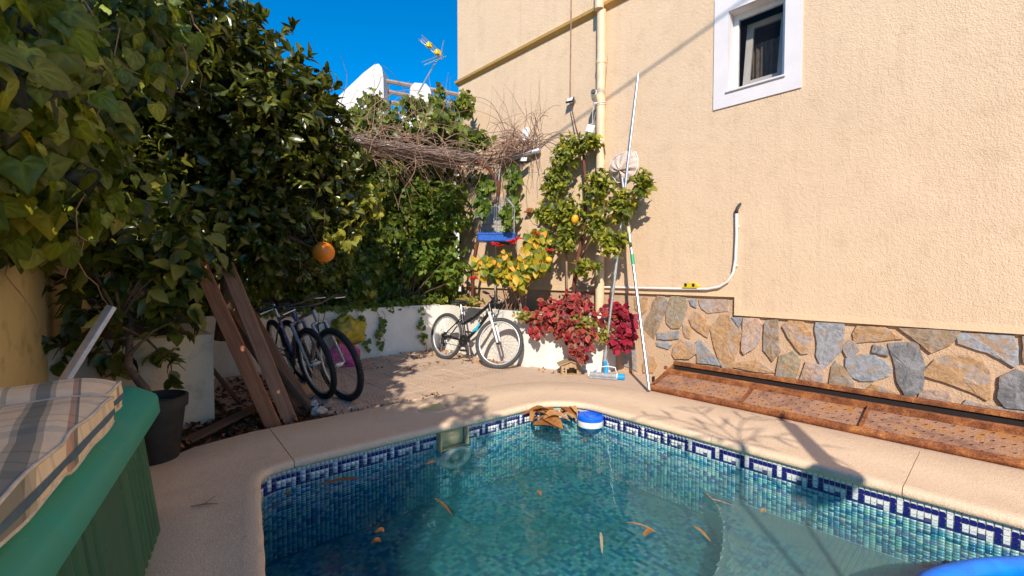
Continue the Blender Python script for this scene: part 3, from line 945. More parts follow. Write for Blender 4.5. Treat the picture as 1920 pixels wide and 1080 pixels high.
# plinth
pln = MB().box((4.425, -6, -0.02), (4.47, 1.66, 0.754)).box((4.425, 1.66, -0.02), (4.47, 6.05, 0.924)).build('stone_plinth', M['mortar'], house)
STONES=[('br',[(2.560,0.828),(2.514,0.889),(2.441,0.884),(2.400,0.836),(2.412,0.760),(2.448,0.699),(2.492,0.586),(2.547,0.462),(2.653,0.555),(2.644,0.643),(2.578,0.742)]),
('ol',[(2.360,0.862),(2.347,0.888),(2.197,0.886),(2.192,0.806),(2.204,0.741),(2.236,0.657),(2.265,0.598),(2.339,0.591),(2.393,0.637),(2.399,0.728),(2.381,0.779)]),
('bl',[(2.151,0.880),(2.086,0.883),(2.085,0.808),(2.134,0.829)]),
('pk',[(2.046,0.881),(1.789,0.892),(1.788,0.790),(1.862,0.778),(1.961,0.760),(2.017,0.800),(2.041,0.845)]),
('og',[(2.096,0.755),(2.031,0.728),(1.983,0.677),(1.952,0.633),(1.973,0.530),(2.061,0.576),(2.119,0.619),(2.144,0.680)]),
('ob',[(1.839,0.726),(1.780,0.734),(1.743,0.696),(1.652,0.592),(1.689,0.477),(1.736,0.276),(1.809,0.265),(1.856,0.358),(1.887,0.439),(1.928,0.604),(1.875,0.663)]),
('bl',[(2.491,0.502),(2.278,0.548),(2.277,0.474),(2.346,0.458),(2.491,0.447)]),
('bl',[(2.509,0.407),(2.408,0.427),(2.346,0.400),(2.381,0.355),(2.499,0.374)]),
('og',[(2.219,0.622),(2.135,0.593),(2.150,0.488),(2.192,0.499),(2.214,0.546)]),
('ob',[(2.234,0.454),(2.092,0.430),(2.091,0.343),(2.156,0.286),(2.292,0.267),(2.318,0.305),(2.310,0.372)]),
('bl',[(2.068,0.449),(2.028,0.469),(1.878,0.317),(1.832,0.270),(2.057,0.260)]),
('gy',[(2.921,0.243),(2.778,0.306),(2.761,0.069),(2.941,0.113)]),
('bl',[(1.732,0.730),(1.640,0.737),(1.667,0.650)]),
('ob',[(2.784,0.870),(2.637,0.876),(2.645,0.746),(2.693,0.700),(2.773,0.756)]),
('ob',[(2.611,0.248),(2.544,0.240),(2.515,0.176),(2.552,0.085),(2.657,0.068),(2.668,0.153)]),
('pk',[(1.624,0.717),(1.506,0.722),(1.484,0.679),(1.495,0.561),(1.527,0.485),(1.611,0.416),(1.636,0.445)]),
('br',[(1.447,0.682),(1.424,0.710),(1.348,0.721),(1.345,0.560),(1.328,0.466),(1.386,0.383),(1.452,0.468)]),
('og',[(1.297,0.677),(1.252,0.724),(1.163,0.735),(1.092,0.633),(1.122,0.483),(1.165,0.474),(1.203,0.516),(1.257,0.595)]),
('bo',[(1.027,0.730),(0.876,0.734),(0.880,0.642),(0.888,0.530),(0.940,0.458),(0.993,0.385),(1.021,0.414),(1.047,0.477),(1.041,0.568),(1.057,0.657),(1.051,0.724)]),
('bl',[(0.869,0.556),(0.825,0.613),(0.792,0.596),(0.766,0.541),(0.809,0.496),(0.838,0.480)]),
('og',[(1.723,0.265),(1.670,0.306),(1.516,0.351),(1.441,0.309),(1.368,0.267),(1.523,0.251)]),
('ol',[(1.323,0.414),(1.225,0.466),(1.175,0.409),(1.206,0.251),(1.344,0.244)]),
('pk',[(1.120,0.391),(1.000,0.376),(1.018,0.241),(1.161,0.245)]),
('br',[(0.938,0.377),(0.912,0.426),(0.859,0.382),(0.812,0.310),(0.794,0.230),(0.952,0.237)]),
('og',[(0.798,0.670),(0.774,0.727),(0.622,0.732),(0.528,0.659),(0.734,0.614),(0.787,0.604)]),
('dk',[(0.672,0.594),(0.592,0.570),(0.591,0.525),(0.680,0.539)]),
('dk',[(0.578,0.594),(0.425,0.627),(0.398,0.522),(0.383,0.437),(0.396,0.319),(0.468,0.232),(0.524,0.348),(0.535,0.443)]),
('bl',[(0.836,0.401),(0.835,0.460),(0.744,0.500),(0.671,0.506),(0.616,0.468),(0.577,0.421),(0.591,0.374),(0.673,0.322),(0.746,0.310),(0.797,0.331)]),
('br',[(0.510,0.735),(0.214,0.743),(0.223,0.713),(0.256,0.647),(0.316,0.604),(0.344,0.583),(0.423,0.656)]),
('bo',[(0.203,0.725),(-0.036,0.733),(-0.056,0.651),(-0.058,0.567),(-0.043,0.545),(0.064,0.616),(0.129,0.634),(0.194,0.657)]),
('ob',[(0.364,0.433),(0.314,0.519),(0.249,0.553),(0.156,0.566),(0.099,0.537),(0.065,0.482),(0.063,0.321),(0.079,0.304),(0.141,0.340),(0.245,0.376),(0.364,0.408)]),
('dk',[(0.001,0.453),(-0.063,0.506),(-0.123,0.487),(-0.167,0.412),(-0.137,0.278),(-0.026,0.273),(0.007,0.326)]),
('pk',[(0.388,0.303),(0.253,0.311),(0.236,0.230),(0.251,0.206),(0.408,0.215)]),
('pk',[(0.149,0.269),(0.064,0.254),(-0.103,0.271),(-0.105,0.194),(0.177,0.215)]),
('og',[(0.714,0.229),(0.672,0.283),(0.583,0.269),(0.502,0.225),(0.547,0.209),(0.719,0.197)]),
('br',[(-0.088,0.732),(-0.150,0.732),(-0.171,0.583),(-0.096,0.579)])]
STONE_COL={'br': (0.34, 0.25, 0.17), 'ol': (0.33, 0.27, 0.19), 'bl': (0.30, 0.32, 0.35), 'pk': (0.46, 0.33, 0.26), 'og': (0.48, 0.29, 0.15), 'dk': (0.20, 0.20, 0.21), 'ob': (0.48, 0.30, 0.16), 'bo': (0.33, 0.34, 0.37), 'gy': (0.34, 0.33, 0.33)}

STONES += [(k, [(y - 1.88, z) for y, z in q]) for k, q in STONES if max(y for y, z in q) < 1.64]      # the plinth runs on past the frame
for kc, poly in STONES:
    gc = (sum(p[0] for p in poly) / len(poly), sum(p[1] for p in poly) / len(poly))
    cap = 0.752 if gc[0] < 1.66 else 0.922
    poly = [(gc[0] + (a - gc[0]) * 1.15, min(gc[1] + (b - gc[1]) * 1.15, cap)) for a, b in poly]
    pts = []
    n = len(poly)
    cy_ = sum(p[0] for p in poly) / n; cz_ = sum(p[1] for p in poly) / n
    for i in range(n):
        a, b2 = poly[i], poly[(i+1) % n]
        L_ = math.hypot(b2[0]-a[0], b2[1]-a[1]); k = max(1, int(L_ / 0.035))
        for t in range(k):
            f = t / k; j = 0.0 if t == 0 else 0.0035
            pts.append((a[0] + (b2[0]-a[0]) * f + random.uniform(-j, j), a[1] + (b2[1]-a[1]) * f + random.uniform(-j, j)))
    base = np.array(STONE_COL[kc]) * random.uniform(0.9, 1.1)
    pr = random.uniform(0.010, 0.024)
    tx, tz = random.uniform(-0.03, 0.03), random.uniform(-0.03, 0.03)
    mb = MB()
    def ringpt(s_, dx, j=0.0):
        out = []
        for (y, z) in pts:
            yy, zz = cy_ + (y - cy_) * s_, cz_ + (z - cz_) * s_
            out.append((4.425 - dx - (yy - cy_) * tx - (zz - cz_) * tz + random.uniform(-j, j), yy, max(zz, 0.0)))
        return out
    rings = [ringpt(1.0, -0.004), ringpt(0.995, pr - 0.004), ringpt(0.96, pr, 0.001), ringpt(0.6, pr + 0.001, 0.002)]
    N_ = len(pts)
    vs = [p for r_ in rings for p in r_] + [(4.425 - pr - 0.001, cy_, cz_)]
    fs = [(r_*N_+i, r_*N_+(i+1) % N_, (r_+1)*N_+(i+1) % N_, (r_+1)*N_+i) for r_ in range(3) for i in range(N_)]
    fs += [(3*N_+i, 3*N_+(i+1) % N_, 4*N_) for i in range(N_)]
    mb.add(vs, fs, tuple(base))
    mb.build('stone', M['stone'], pln)
# window
win = MB()
Y0, Y1, Z0, Z1 = 1.195, 1.93, 2.705, 3.74
for lo, hi in (((4.388, Y0, Z0), (4.402, Y1, WZ0 - 0.012)), ((4.388, Y0, WZ1), (4.402, Y1, Z1)),
               ((4.388, Y0, WZ0 - 0.012), (4.402, WY0, WZ1)), ((4.388, WY1, WZ0 - 0.012), (4.402, Y1, WZ1))):
    win.box(lo, hi)
win.box((4.402, WY1 - 0.004, WZ0), (4.54, WY1 + 0.002, WZ1)); win.box((4.402, WY0 - 0.002, WZ0), (4.54, WY0 + 0.004, WZ1)); win.box((4.402, WY0 + 0.004, WZ1 - 0.005), (4.54, WY1 - 0.004, WZ1 + 0.002))
wo = win.build('window', M['white_paint'], house)
MB().box((4.372, WY0 - 0.012, WZ0 - 0.012), (4.54, WY1 + 0.012, WZ0 + 0.006), bev=0.003).build('window_sill', M['white_paint'], wo)
fr = MB()
FX0, FX1 = 4.50, 4.535
a0, a1, c0, c1 = WY0 + 0.006, WY1 - 0.006, WZ0 + 0.007, WZ1 - 0.006
mid = (a0 + a1) / 2
fr.box((FX0, a0, c0), (FX1, a0 + 0.045, c1)).box((FX0, a1 - 0.045, c0), (FX1, a1, c1)).box((FX0, a0 + 0.045, c0), (FX1, a1 - 0.045, c0 + 0.045)).box((FX0, a0 + 0.045, c1 - 0.05), (FX1, a1 - 0.045, c1))
fr.build('frame', M['pvc_white'], wo)
# tilted inner sash
ss = MB()
tilt = Matrix.Translation((4.545, 0, c0 + 0.05)) @ Matrix.Rotation(R(9), 4, 'Y')
for lo, hi in (((0, a0 + 0.05, 0), (0.03, a0 + 0.10, 0.62)), ((0, a1 - 0.13, 0), (0.03, a1 - 0.07, 0.62)), ((0, a0 + 0.10, 0), (0.03, a1 - 0.13, 0.05)), ((0, a0 + 0.10, 0.57), (0.03, a1 - 0.13, 0.62))):
    ss.box(lo, hi, tilt)
ss.build('sash', M['pvc_white'], wo)
MB().box((0.012, a0 + 0.10, 0.05), (0.018, a1 - 0.13, 0.57), tilt).build('sash_pane', M['glass'], wo)
MB().box((4.515, a0 + 0.045, c0 + 0.045), (4.519, a1 - 0.045, c1 - 0.05)).build('pane', M['glass'], wo)
cu = []
for k in range(25):
    y = a0 + 0.06 + (a1 - a0 - 0.16) * k / 24
    cu.append([(4.70 + 0.012 * math.sin(k * 1.7), y, z) for z in (c0 - 0.05, c0 + 0.25, c0 + 0.48)])
MB().grid(cu).build('curtain', M['curtain'], wo)
MB().box((5.4, 0.6, 2.4), (5.45, 2.6, 4.0)).box((4.61, 0.6, 2.40), (5.4, 0.65, 4.0)).box((4.61, 2.55, 2.4), (5.4, 2.6, 4.0)).box((4.61, 0.65, 2.38), (5.4, 2.55, 2.41)).box((4.61, 0.65, 4.0), (5.4, 2.55, 4.05)).build('room_interior', M['room'], wo)

# ---- rain pipe, conduit, cables and fittings on the house
PY = 3.20
dp = thing('rain_pipe', 'cream painted rain pipe running down the house wall beside the climbing plants', 'pipe', (4.33, PY, 0))
MB().tube([(4.335, PY, 0.1), (4.335, PY, 4.15)], 0.052, 20).build('pipe', M['pvc_cream'], dp, smooth=True, angle=40)
MB().tube([(4.29, PY, 4.15), (4.29, PY, 7.0)], 0.052, 20).build('upper_pipe', M['pvc_cream'], dp, smooth=True, angle=40)
for z in (3.55, 1.6):
    MB().tube([(4.335, PY, z), (4.335, PY, z + 0.05)], 0.057, 20).build('collar', M['pvc_cream'], dp, smooth=True, angle=40)
cdp = thing('electric_conduit', 'white plastic conduit bending up the cream wall above the stone plinth', 'conduit', (4.38, 2.2, 0.94))
pts = [(4.375, 3.6, 0.985), (4.375, 3.1, 0.985), (4.372, 2.6, 0.988), (4.372, 2.2, 0.99), (4.372, 1.95, 0.995), (4.372, 1.84, 1.02), (4.372, 1.76, 1.075), (4.372, 1.712, 1.16), (4.372, 1.695, 1.28), (4.374, 1.69, 1.5), (4.374, 1.693, 1.72)]
MB().tube(pts, 0.0125, 10).build('tube', M['pvc_white'], cdp, smooth=True)
MB().tube([(4.374, 1.693, 1.70), (4.372, 1.688, 1.745), (4.385, 1.675, 1.775), (4.405, 1.67, 1.79)], [0.014, 0.016, 0.015, 0.012], 8).build('cable_end', M['rubber_grey'], cdp, smooth=True)
for (y, z) in ((1.70, 1.22), (1.691, 1.58), (2.25, 0.99), (2.85, 0.987)):
    MB().box((4.378, y - 0.017, z - 0.01), (4.40, y + 0.017, z + 0.01), bev=0.003).build('clip', M['pvc_white'], cdp)
tp = thing('tape_measure', 'yellow and black tape measure lying on the white conduit', 'tape measure', (4.365, 2.12, 1.003))
tb = MB()
prof = [(-.055, 0), (.05, 0), (.058, .012), (.045, .028), (.01, .036), (-.02, .034), (-.045, .02)]
tb.prism(prof, -0.016, 0.016, Matrix.Translation((4.372, 2.12, 1.003)) @ Matrix.Scale(1.45, 4) @ Matrix(((0, 0, 1, 0), (-1, 0, 0, 0), (0, 1, 0, 0), (0, 0, 0, 1))))
tb.build('case', M['tape_yellow'], tp)
for y0 in (2.085, 2.165):
    MB().box((4.346, y0 - 0.016, 1.012), (4.3965, y0 + 0.014, 1.048), bev=0.004).build('grip', M['black_plastic'], tp)

def floodlight(loc, label, rot, s=1.0):
    t = thing('floodlight', label, 'floodlight', loc)
    m = Matrix.Translation(loc) @ Matrix.Rotation(rot, 4, 'Z') @ Matrix.Rotation(R(-35), 4, 'X') @ Matrix.Scale(s, 4)
    MB().box((-0.07, -0.012, -0.055), (0.07, 0.022, 0.055), m, bev=0.006).build('housing', M['black_plastic'], t)
    MB().box((-0.055, -0.0145, -0.042), (0.055, -0.0125, 0.042), m).build('lens', M['pvc_white'], t)
    MB().tube([m @ Vector((-0.075, 0.01, 0)), m @ Vector((-0.075, 0.06, 0.03)), m @ Vector((0.075, 0.06, 0.03)), m @ Vector((0.075, 0.01, 0))], 0.005, 6).build('bracket', M['black_plastic'], t)
    return t
floodlight((4.26, 4.40, 2.665), 'small black floodlight under the white tube of the vine frame', R(-55), 0.8)
floodlight((4.33, 3.66, 3.27), 'small dark floodlight halfway up the hanging brown cable', R(-75), 0.7)
cmr = thing('security_camera', 'white bullet security camera strapped to the cream rain pipe', 'camera', (4.24, PY + 0.03, 3.16))
m = Matrix.Translation((4.235, PY + 0.02, 3.17)) @ Matrix.Rotation(R(-60), 4, 'Z') @ Matrix.Rotation(R(-14), 4, 'X')
MB().box((-0.032, -0.07, -0.03), (0.032, 0.06, 0.032), m, bev=0.008).build('body', M['pvc_white'], cmr)
MB().lathe([(0.0, 0.0), (0.027, 0.0), (0.027, 0.018), (0.0, 0.018)], 16, m @ Matrix.Translation((0, -0.068, 0)) @ Matrix.Rotation(R(90), 4, 'X')).build('lens', M['black_plastic'], cmr)
MB().tube([m @ Vector((0, 0.02, -0.03)), m @ Vector((0, 0.04, -0.07)), (4.28, PY + 0.02, 3.10)], 0.012, 8).build('arm', M['pvc_white'], cmr)
for z in (3.085, 3.105):
    MB().tube([(4.335 + 0.0555 * math.cos(a), PY + 0.0555 * math.sin(a), z + 0.01 * math.cos(a)) for a in np.linspace(0, 2 * math.pi, 25)[:-1]], 0.0035, 6, closed=True).build('strap', M['pvc_white'], cmr)
MB().tube([(4.27, PY + 0.05, 3.12), (4.26, PY + 0.06, 3.0), (4.27, PY + 0.07, 2.87)], 0.003, 5).build('cable', M['pvc_white'], cmr)
jb = MB().box((-0.05, -0.02, -0.045), (0.05, 0.02, 0.045), Matrix.Translation((4.27, 3.30, 2.82)) @ Matrix.Rotation(R(-70), 4, 'Z') @ Matrix.Rotation(R(18), 4, 'Y'), bev=0.008).build('junction_box', M['pvc_white'], loc=(4.27, 3.30, 2.82))
tag(jb, 'white square junction box under the security camera beside the rain pipe', 'junction box')
wb = MB().box((-0.05, -0.03, -0.09), (0.05, 0.03, 0.09), Matrix.Translation((4.36, 4.46, 3.03)) @ Matrix.Rotation(R(-80), 4, 'Z'), bev=0.012).build('wall_lamp', M['pvc_white'], loc=(4.36, 4.46, 3.03))
tag(wb, 'plain white wall lamp half hidden behind dry vine twigs', 'wall lamp')
cb = MB().tube([(4.30, 3.62, 8.0), (4.31, 3.625, 5.0), (4.32, 3.64, 4.0), (4.335, 3.66, 3.4), (4.34, 3.66, 3.25)], 0.0075, 6).build('hanging_cable', M['twig'], loc=(4.3, 3.6, 3.25))
tag(cb, 'thin brown cable hanging down the house wall past the cornice', 'cable')

# ================================================================ GARDEN WALLS
def wall_prism(name, poly, z0, z1, mat, label, cat='wall', bev=0.012, parent=None):
    """closed plan polygon with softened top edge"""
    n = len(poly)
    c = Vector((sum(p[0] for p in poly) / n, sum(p[1] for p in poly) / n))
    ins_ = [Vector(p) + (c - Vector(p)).normalized() * bev * 1.2 for p in poly]
    vs = [(p[0], p[1], z0) for p in poly] + [(p[0], p[1], z1 - bev) for p in poly] + [(p.x, p.y, z1) for p in ins_]
    fs = [(i, (i+1) % n, n + (i+1) % n, n + i) for i in range(n)] + [(n+i, n+(i+1) % n, 2*n+(i+1) % n, 2*n+i) for i in range(n)] + [tuple(range(2*n, 3*n))]
    o = MB().add(vs, fs).build(name, mat, parent, loc=None if parent else (c.x, c.y, z0))
    if label: tag(o, label, cat)
    return o
wall_prism('planter_wall', [(0.62, 5.84), (3.86, 5.80), (3.86, 5.98), (0.62, 5.98)], -0.02, 0.675, M['whitewash'], 'long low whitewashed block wall below the dark ivy at the back of the patio')
wall_prism('planter_wall', [(3.83, 5.78), (3.835, 5.2), (3.84, 4.5), (3.84, 3.95), (3.90, 3.62), (4.02, 3.30), (4.17, 3.03), (4.42, 3.03), (4.42, 3.2), (4.27, 3.2), (4.15, 3.36), (4.03, 3.66), (3.97, 3.97), (3.97, 5.79)], -0.02, 0.665, M['whitewash'], 'low whitewashed planter wall behind the black bicycle, along the house', bev=0.004)
sl_ = MB().prism([(3.95, 5.9), (3.95, 3.97), (4.05, 3.6), (4.2, 3.22), (4.41, 3.15), (4.41, 5.9)], 0.3, 0.60).build('planter_soil', M['soil'])
tag(sl_, kind='structure')
tag(MB().prism([(0.64, 5.96), (4.4, 5.96), (4.4, 6.42), (0.64, 6.42)], 0.2, 0.61).build('bed_soil', M['soil']), kind='structure')
wall_prism('planter_wall', [(-0.30, 4.13), (0.66, 4.13), (0.66, 6.0), (0.50, 6.0), (0.50, 4.28), (-0.30, 4.28)], -0.02, 0.68, M['cream_wall'], 'low cream planter wall end left of the leaning planks', bev=0.004)
tag(MB().prism([(-0.4, 4.26), (0.52, 4.26), (0.52, 6.4), (-0.4, 6.4)], 0.2, 0.60).build('bed_soil', M['soil']), kind='structure')
wall_prism('boundary_wall', [(-1.42, -2.0), (-0.235, 4.12), (-0.02, 6.4), (-0.25, 6.4), (-0.46, 4.12), (-1.65, -2.0)], -0.02, 1.75, M['yellow_wall'], 'stained yellow boundary wall at the left behind the green box', bev=0.01)
wall_prism('boundary_wall', [(-0.3, 6.42), (4.55, 6.42), (4.55, 6.6), (-0.3, 6.6)], -0.02, 2.85, M['cream_wall'], 'cream boundary wall showing through gaps in the back ivy', bev=0.01)

# ================================================================ NEIGHBOUR'S ROOF WITH SLATTED PERGOLA, AERIAL
nb = thing('neighbour_house', 'white neighbouring roof terrace with curved parapets and wooden slats', 'house', (6.0, 11.6, 0))
Mn = Matrix.Translation((4.95, 11.75, 0)) @ Matrix.Rotation(R(-43), 4, 'Z')     # local x runs to the right in the picture
MB().box((-0.5, 0.6, 0), (4.0, 4.6, 5.35), Mn).build('wall', M['concrete_far'], nb)
def parapet(pts, y0, y1):
    V_ = [Mn @ Vector((x, y0, z)) for x, z in pts] + [Mn @ Vector((x, y1, z)) for x, z in pts]
    n = len(pts)
    return MB().add(V_, [tuple(range(n)), tuple(range(2*n-1, n-1, -1))] + [(i, (i+1) % n, n+(i+1) % n, n+i) for i in range(n)])
parapet([(-0.45, 4.6), (-0.40, 5.60), (0.45, 6.38), (0.72, 6.58), (0.84, 6.60), (0.92, 6.50), (0.955, 6.25), (0.97, 4.6)], 0.0, 0.55).build('parapet', M['concrete_far'], nb)
parapet([(1.25, 4.6), (1.35, 5.05), (1.62, 5.35), (1.70, 5.95), (1.80, 6.05), (2.10, 6.02), (2.20, 5.9), (2.30, 5.4), (2.35, 4.6)], -0.15, 0.35).build('parapet', M['concrete_far'], nb)
parapet([(2.98, 4.6), (2.98, 5.72), (3.12, 5.72), (3.12, 4.6)], 0.0, 0.4).build('parapet', M['concrete_far'], nb)
for k in range(6):
    z = 6.28 - k * 0.22
    MB().tube([Mn @ Vector((0.95, 0.30 + 0.16 * k, z)), Mn @ Vector((3.15, 0.30 + 0.16 * k, z - 0.42))], 0.055, 6).build('slat', M['wood_grey'], nb)
an = thing('tv_aerial', 'yellow and silver television aerial on a slanting mast against the blue sky', 'aerial', tuple(at(785, 172, 10.6)))
A0, A1 = at(783, 176, 10.6), at(829, 96, 10.6)
MB().tube([A0, A1], 0.020, 8).build('mast', M['alu'], an)
B0, B1 = at(790, 72, 10.5), at(829, 106, 10.5)
MB().tube([B0, B1], 0.012, 6).build('boom', M['alu'], an)
MB().tube([A1, B1], 0.014, 6).build('clamp', M['alu'], an)
dv = (B1 - B0)
up_ = Vector((0, 0, 1)); side = dv.cross(up_).normalized()
pr_ = side.cross(dv).normalized()
for off in (-0.055, 0.055):
    for sgn in (-1, 1):
        MB().tube([B0 + pr_ * off + side * (0.03 * sgn) - dv * 0.05, B0 + dv * 0.75 + pr_ * off + side * (0.03 * sgn)], 0.008, 5).build('element', M['alu'], an)
for f in (0.38, 0.78):
    q = B0 + dv * f
    MB().box((-0.06, -0.05, -0.06), (0.06, 0.05, 0.06), Matrix.Translation(q), bev=0.015).build('holder', M['tape_yellow'], an)
for f, L_ in ((0.9, 0.30), (1.02, 0.36)):
    q = B0 + dv * f
    MB().tube([q + Vector((-0.33, 0.25, -0.10 - 0.1 * f)), q + Vector((0.06, -0.05, 0.02))], 0.010, 5).build('reflector', M['alu'], an)
q = A1
MB().tube([at(826, 106, 10.5), at(832, 76, 10.5)], 0.012, 5).build('reflector', M['alu'], an)
MB().tube([at(806, 117, 10.5), at(829, 110, 10.5)], 0.010, 5).build('reflector', M['alu'], an)

# ================================================================ THINGS BY THE POOL
# ---- rusty perforated trough along the house
tr = thing('rusty_trough', 'long rusty perforated metal trough with dividers lying along the stone plinth', 'trough', (4.1, 0.6, 0.026))
YA, YB = -1.25, 2.27
XF, XB = 3.875, 4.225
ZF, ZB = 0.075, 0.150
def bar(name, x0, x1, z0, z1, y0=YA, y1=YB, mat='rust', bev=0.004):
    return MB().box((x0, y0, z0), (x1, y1, z1), bev=bev).build(name, M[mat], tr)
# perforated plate: sloping sheet, real raised-rim holes as dark discs set in short sleeves
pl = []
ny = 60
for i in range(ny + 1):
    y = YA + 0.01 + (YB - YA - 0.02) * i / ny
    pl.append([(XF + 0.03 + (XB - XF - 0.045) * j / 6, y, ZF - 0.012 + (ZB - ZF) * j / 6 + random.uniform(-.0012, .0012)) for j in range(7)])
MB().grid(pl).build('perforated_plate', M['rust_plate'], tr)
def plate_pt(u, y):
    return Vector((XF + 0.03 + (XB - XF - 0.045) * u, y, ZF - 0.012 + (ZB - ZF) * u))
pn = Vector((-(ZB - ZF), 0, XB - XF - 0.045)).normalized()
rim = MB(); hole = MB()
pu = Vector((pn.z, 0, -pn.x))
hm = None
row = 0
hcount = 0
u = 0.10
while u < 0.97:
    y = YA + 0.06 + (0.045 if row % 2 else 0)
    while y < YB - 0.04:
        c = plate_pt(u, y) + pn * 0.0008
        rm = Matrix(((pu.x, 0, pn.x, c.x), (pu.y, 1, pn.y, c.y), (pu.z, 0, pn.z, c.z), (0, 0, 0, 1)))
        rim.lathe([(0.0125, 0.0), (0.0105, 0.003), (0.0078, 0.0016)], 8, rm)
        hole.lathe([(0.0, 0.0012), (0.0082, 0.0012)], 8, rm)
        y += 0.09
    u += 0.165; row += 1
tag(rim.build('hole_rims', M['rust_plate'], tr), kind='stuff')
tag(hole.build('holes', M['hole'], tr), kind='stuff')
# front lip (rolled), two back rails, dividers and ends
MB().tube([(XF + 0.018, YA, 0.054), (XF + 0.018, YB, 0.056)], 0.029, 12).build('front_lip', M['rust'], tr, smooth=True, angle=50)
MB().box((XF + 0.005, YA + 0.004, 0.027), (XF + 0.014, YB - 0.004, 0.07)).build('front_panel', M['rust'], tr)
bar('rail', XB - 0.012, XB + 0.03, 0.134, 0.187)
bar('rail', XB + 0.096, XB + 0.136, 0.214, 0.252)
MB().box((XB + 0.112, YA + 0.004, 0.03), (XB + 0.118, YB - 0.004, 0.216)).build('gap_shade_panel', M['hole'], tr)  # near-black sheet: the shade in the gap between the rails, put into colour
MB().box((XB + 0.022, YA + 0.004, 0.05), (XB + 0.028, YB - 0.004, 0.13)).build('inner_panel', M['rust'], tr)
MB().add([(XB + 0.02, YA, 0.05), (XB + 0.02, YB, 0.05), (XB + 0.11, YB, 0.045), (XB + 0.11, YA, 0.045)], [(0, 1, 2, 3)]).build('gutter', M['hole'], tr)  # floor of the same gap, its shade painted near-black
for y in (1.46, 0.66, -0.14, -0.94):
    d = MB()
    a_, b_ = plate_pt(0.02, y), plate_pt(0.98, y)
    d.add([(a_.x, y - 0.006, a_.z), (b_.x, y - 0.006, b_.z), (b_.x, y - 0.006, b_.z + 0.035), (a_.x, y - 0.006, a_.z + 0.03),
           (a_.x, y + 0.006, a_.z), (b_.x, y + 0.006, b_.z), (b_.x, y + 0.006, b_.z + 0.035), (a_.x, y + 0.006, a_.z + 0.03)],
          [(0, 1, 2, 3), (4, 5, 6, 7), (0, 1, 5, 4), (2, 3, 7, 6), (1, 2, 6, 5), (0, 3, 7, 4)])
    d.add([(a_.x, y - 0.018, a_.z + 0.031), (b_.x, y - 0.018, b_.z + 0.036), (b_.x, y + 0.006, b_.z + 0.036), (a_.x, y + 0.006, a_.z + 0.031)], [(0, 1, 2, 3)])
    d.build('divider', M['rust'], tr)
    MB().box((XB + 0.0305, y - 0.015, 0.158), (XB + 0.0995, y + 0.015, 0.166)).build('tie', M['rust'], tr)
for y, s_ in ((YB, 1), (YA, -1)):
    e = MB().prism([(XF, 0.027), (XB + 0.11, 0.08), (XB + 0.115, 0.225), (XB, 0.19), (XF + 0.02, 0.085)], 0, 0.006, Matrix.Translation((0, y, 0)) @ Matrix(((1, 0, 0, 0), (0, 0, 1, 0), (0, 1, 0, 0), (0, 0, 0, 1))))
    ep = e.build('end_plate', M['rust'], tr)
    MB().tube([(XB - 0.02, y + 0.008, 0.20), (XB - 0.02, y + 0.03, 0.20)], 0.018, 10).build('bolt', M['rust'], ep)
MB().box((XF + 0.06, YB + 0.006, 0.10), (XF + 0.10, YB + 0.016, 0.15)).build('black_tab', M['black_plastic'], tr)
for y in (YA + 0.3, 0.5, YB - 0.3):
    MB().box((XB - 0.05, y - 0.02, 0.0265), (XB - 0.01, y + 0.02, 0.115)).build('foot', M['rust'], tr)

# ---- two telescopic poles, pool vacuum head, net bag
pa = thing('vacuum_pole', 'taller aluminium pool pole standing in the vacuum head and leaning on the wall', 'pole', (4.08, 2.94, 0.09))
P0, P1 = Vector((4.075, 2.935, 0.20)), onx(1197, 138, 4.36)
def lerp(a, b, t): return a + (b - a) * t
MB().tube([P0, lerp(P0, P1, 0.45)], 0.0165, 14).build('lower_tube', M['alu'], pa, smooth=True, angle=40)
MB().tube([lerp(P0, P1, 0.449), P1], 0.0135, 14).build('upper_tube', M['alu'], pa, smooth=True, angle=40)
MB().tube([lerp(P0, P1, -0.02), lerp(P0, P1, 0.035)], 0.0195, 12).build('grip', M['grey_plastic'], pa, smooth=True, angle=40)
for t in (0.24, 0.30, 0.447):
    MB().tube([lerp(P0, P1, t), lerp(P0, P1, t + 0.013)], 0.0185, 12).build('ring', M['grey_plastic'], pa, smooth=True, angle=40)
vh = thing('pool_vacuum', 'grey pool vacuum brush with blue ends on the paving under the pole', 'vacuum head', (4.0, 2.88, 0.026))
hm_ = Matrix.Translation((3.985, 2.86, 0.058)) @ Matrix.Rotation(R(-63), 4, 'Z')
MB().tube([hm_ @ Vector((-0.17, 0, 0)), hm_ @ Vector((0.13, 0, 0))], 0.031, 14).build('body', M['grey_plastic'], vh, smooth=True, angle=40)
MB().box((-0.17, -0.06, -0.03), (0.13, 0.03, -0.012), hm_, bev=0.005).build('base_plate', M['grey_plastic'], vh)
MB().tube([hm_ @ Vector((0.128, -0.005, -0.002)), hm_ @ Vector((0.20, -0.005, -0.002))], 0.032, 14).build('end_cap', M['sky_plastic'], vh, smooth=True, angle=40)
MB().tube([hm_ @ Vector((-0.182, 0, 0)), hm_ @ Vector((-0.169, 0, 0))], 0.034, 14).build('end_cap', M['pvc_white'], vh, smooth=True, angle=40)
MB().tube([hm_ @ Vector((0.118, 0, 0)), hm_ @ Vector((0.1285, 0, 0))], 0.036, 14).build('collar', M['pvc_white'], vh, smooth=True, angle=40)
MB().tube([hm_ @ Vector((0.0, 0, 0.02)), hm_ @ Vector((0.01, 0.01, 0.075)), P0 + Vector((0, 0, -0.02))], 0.022, 12).build('socket', M['sky_plastic'], vh, smooth=True, angle=40)
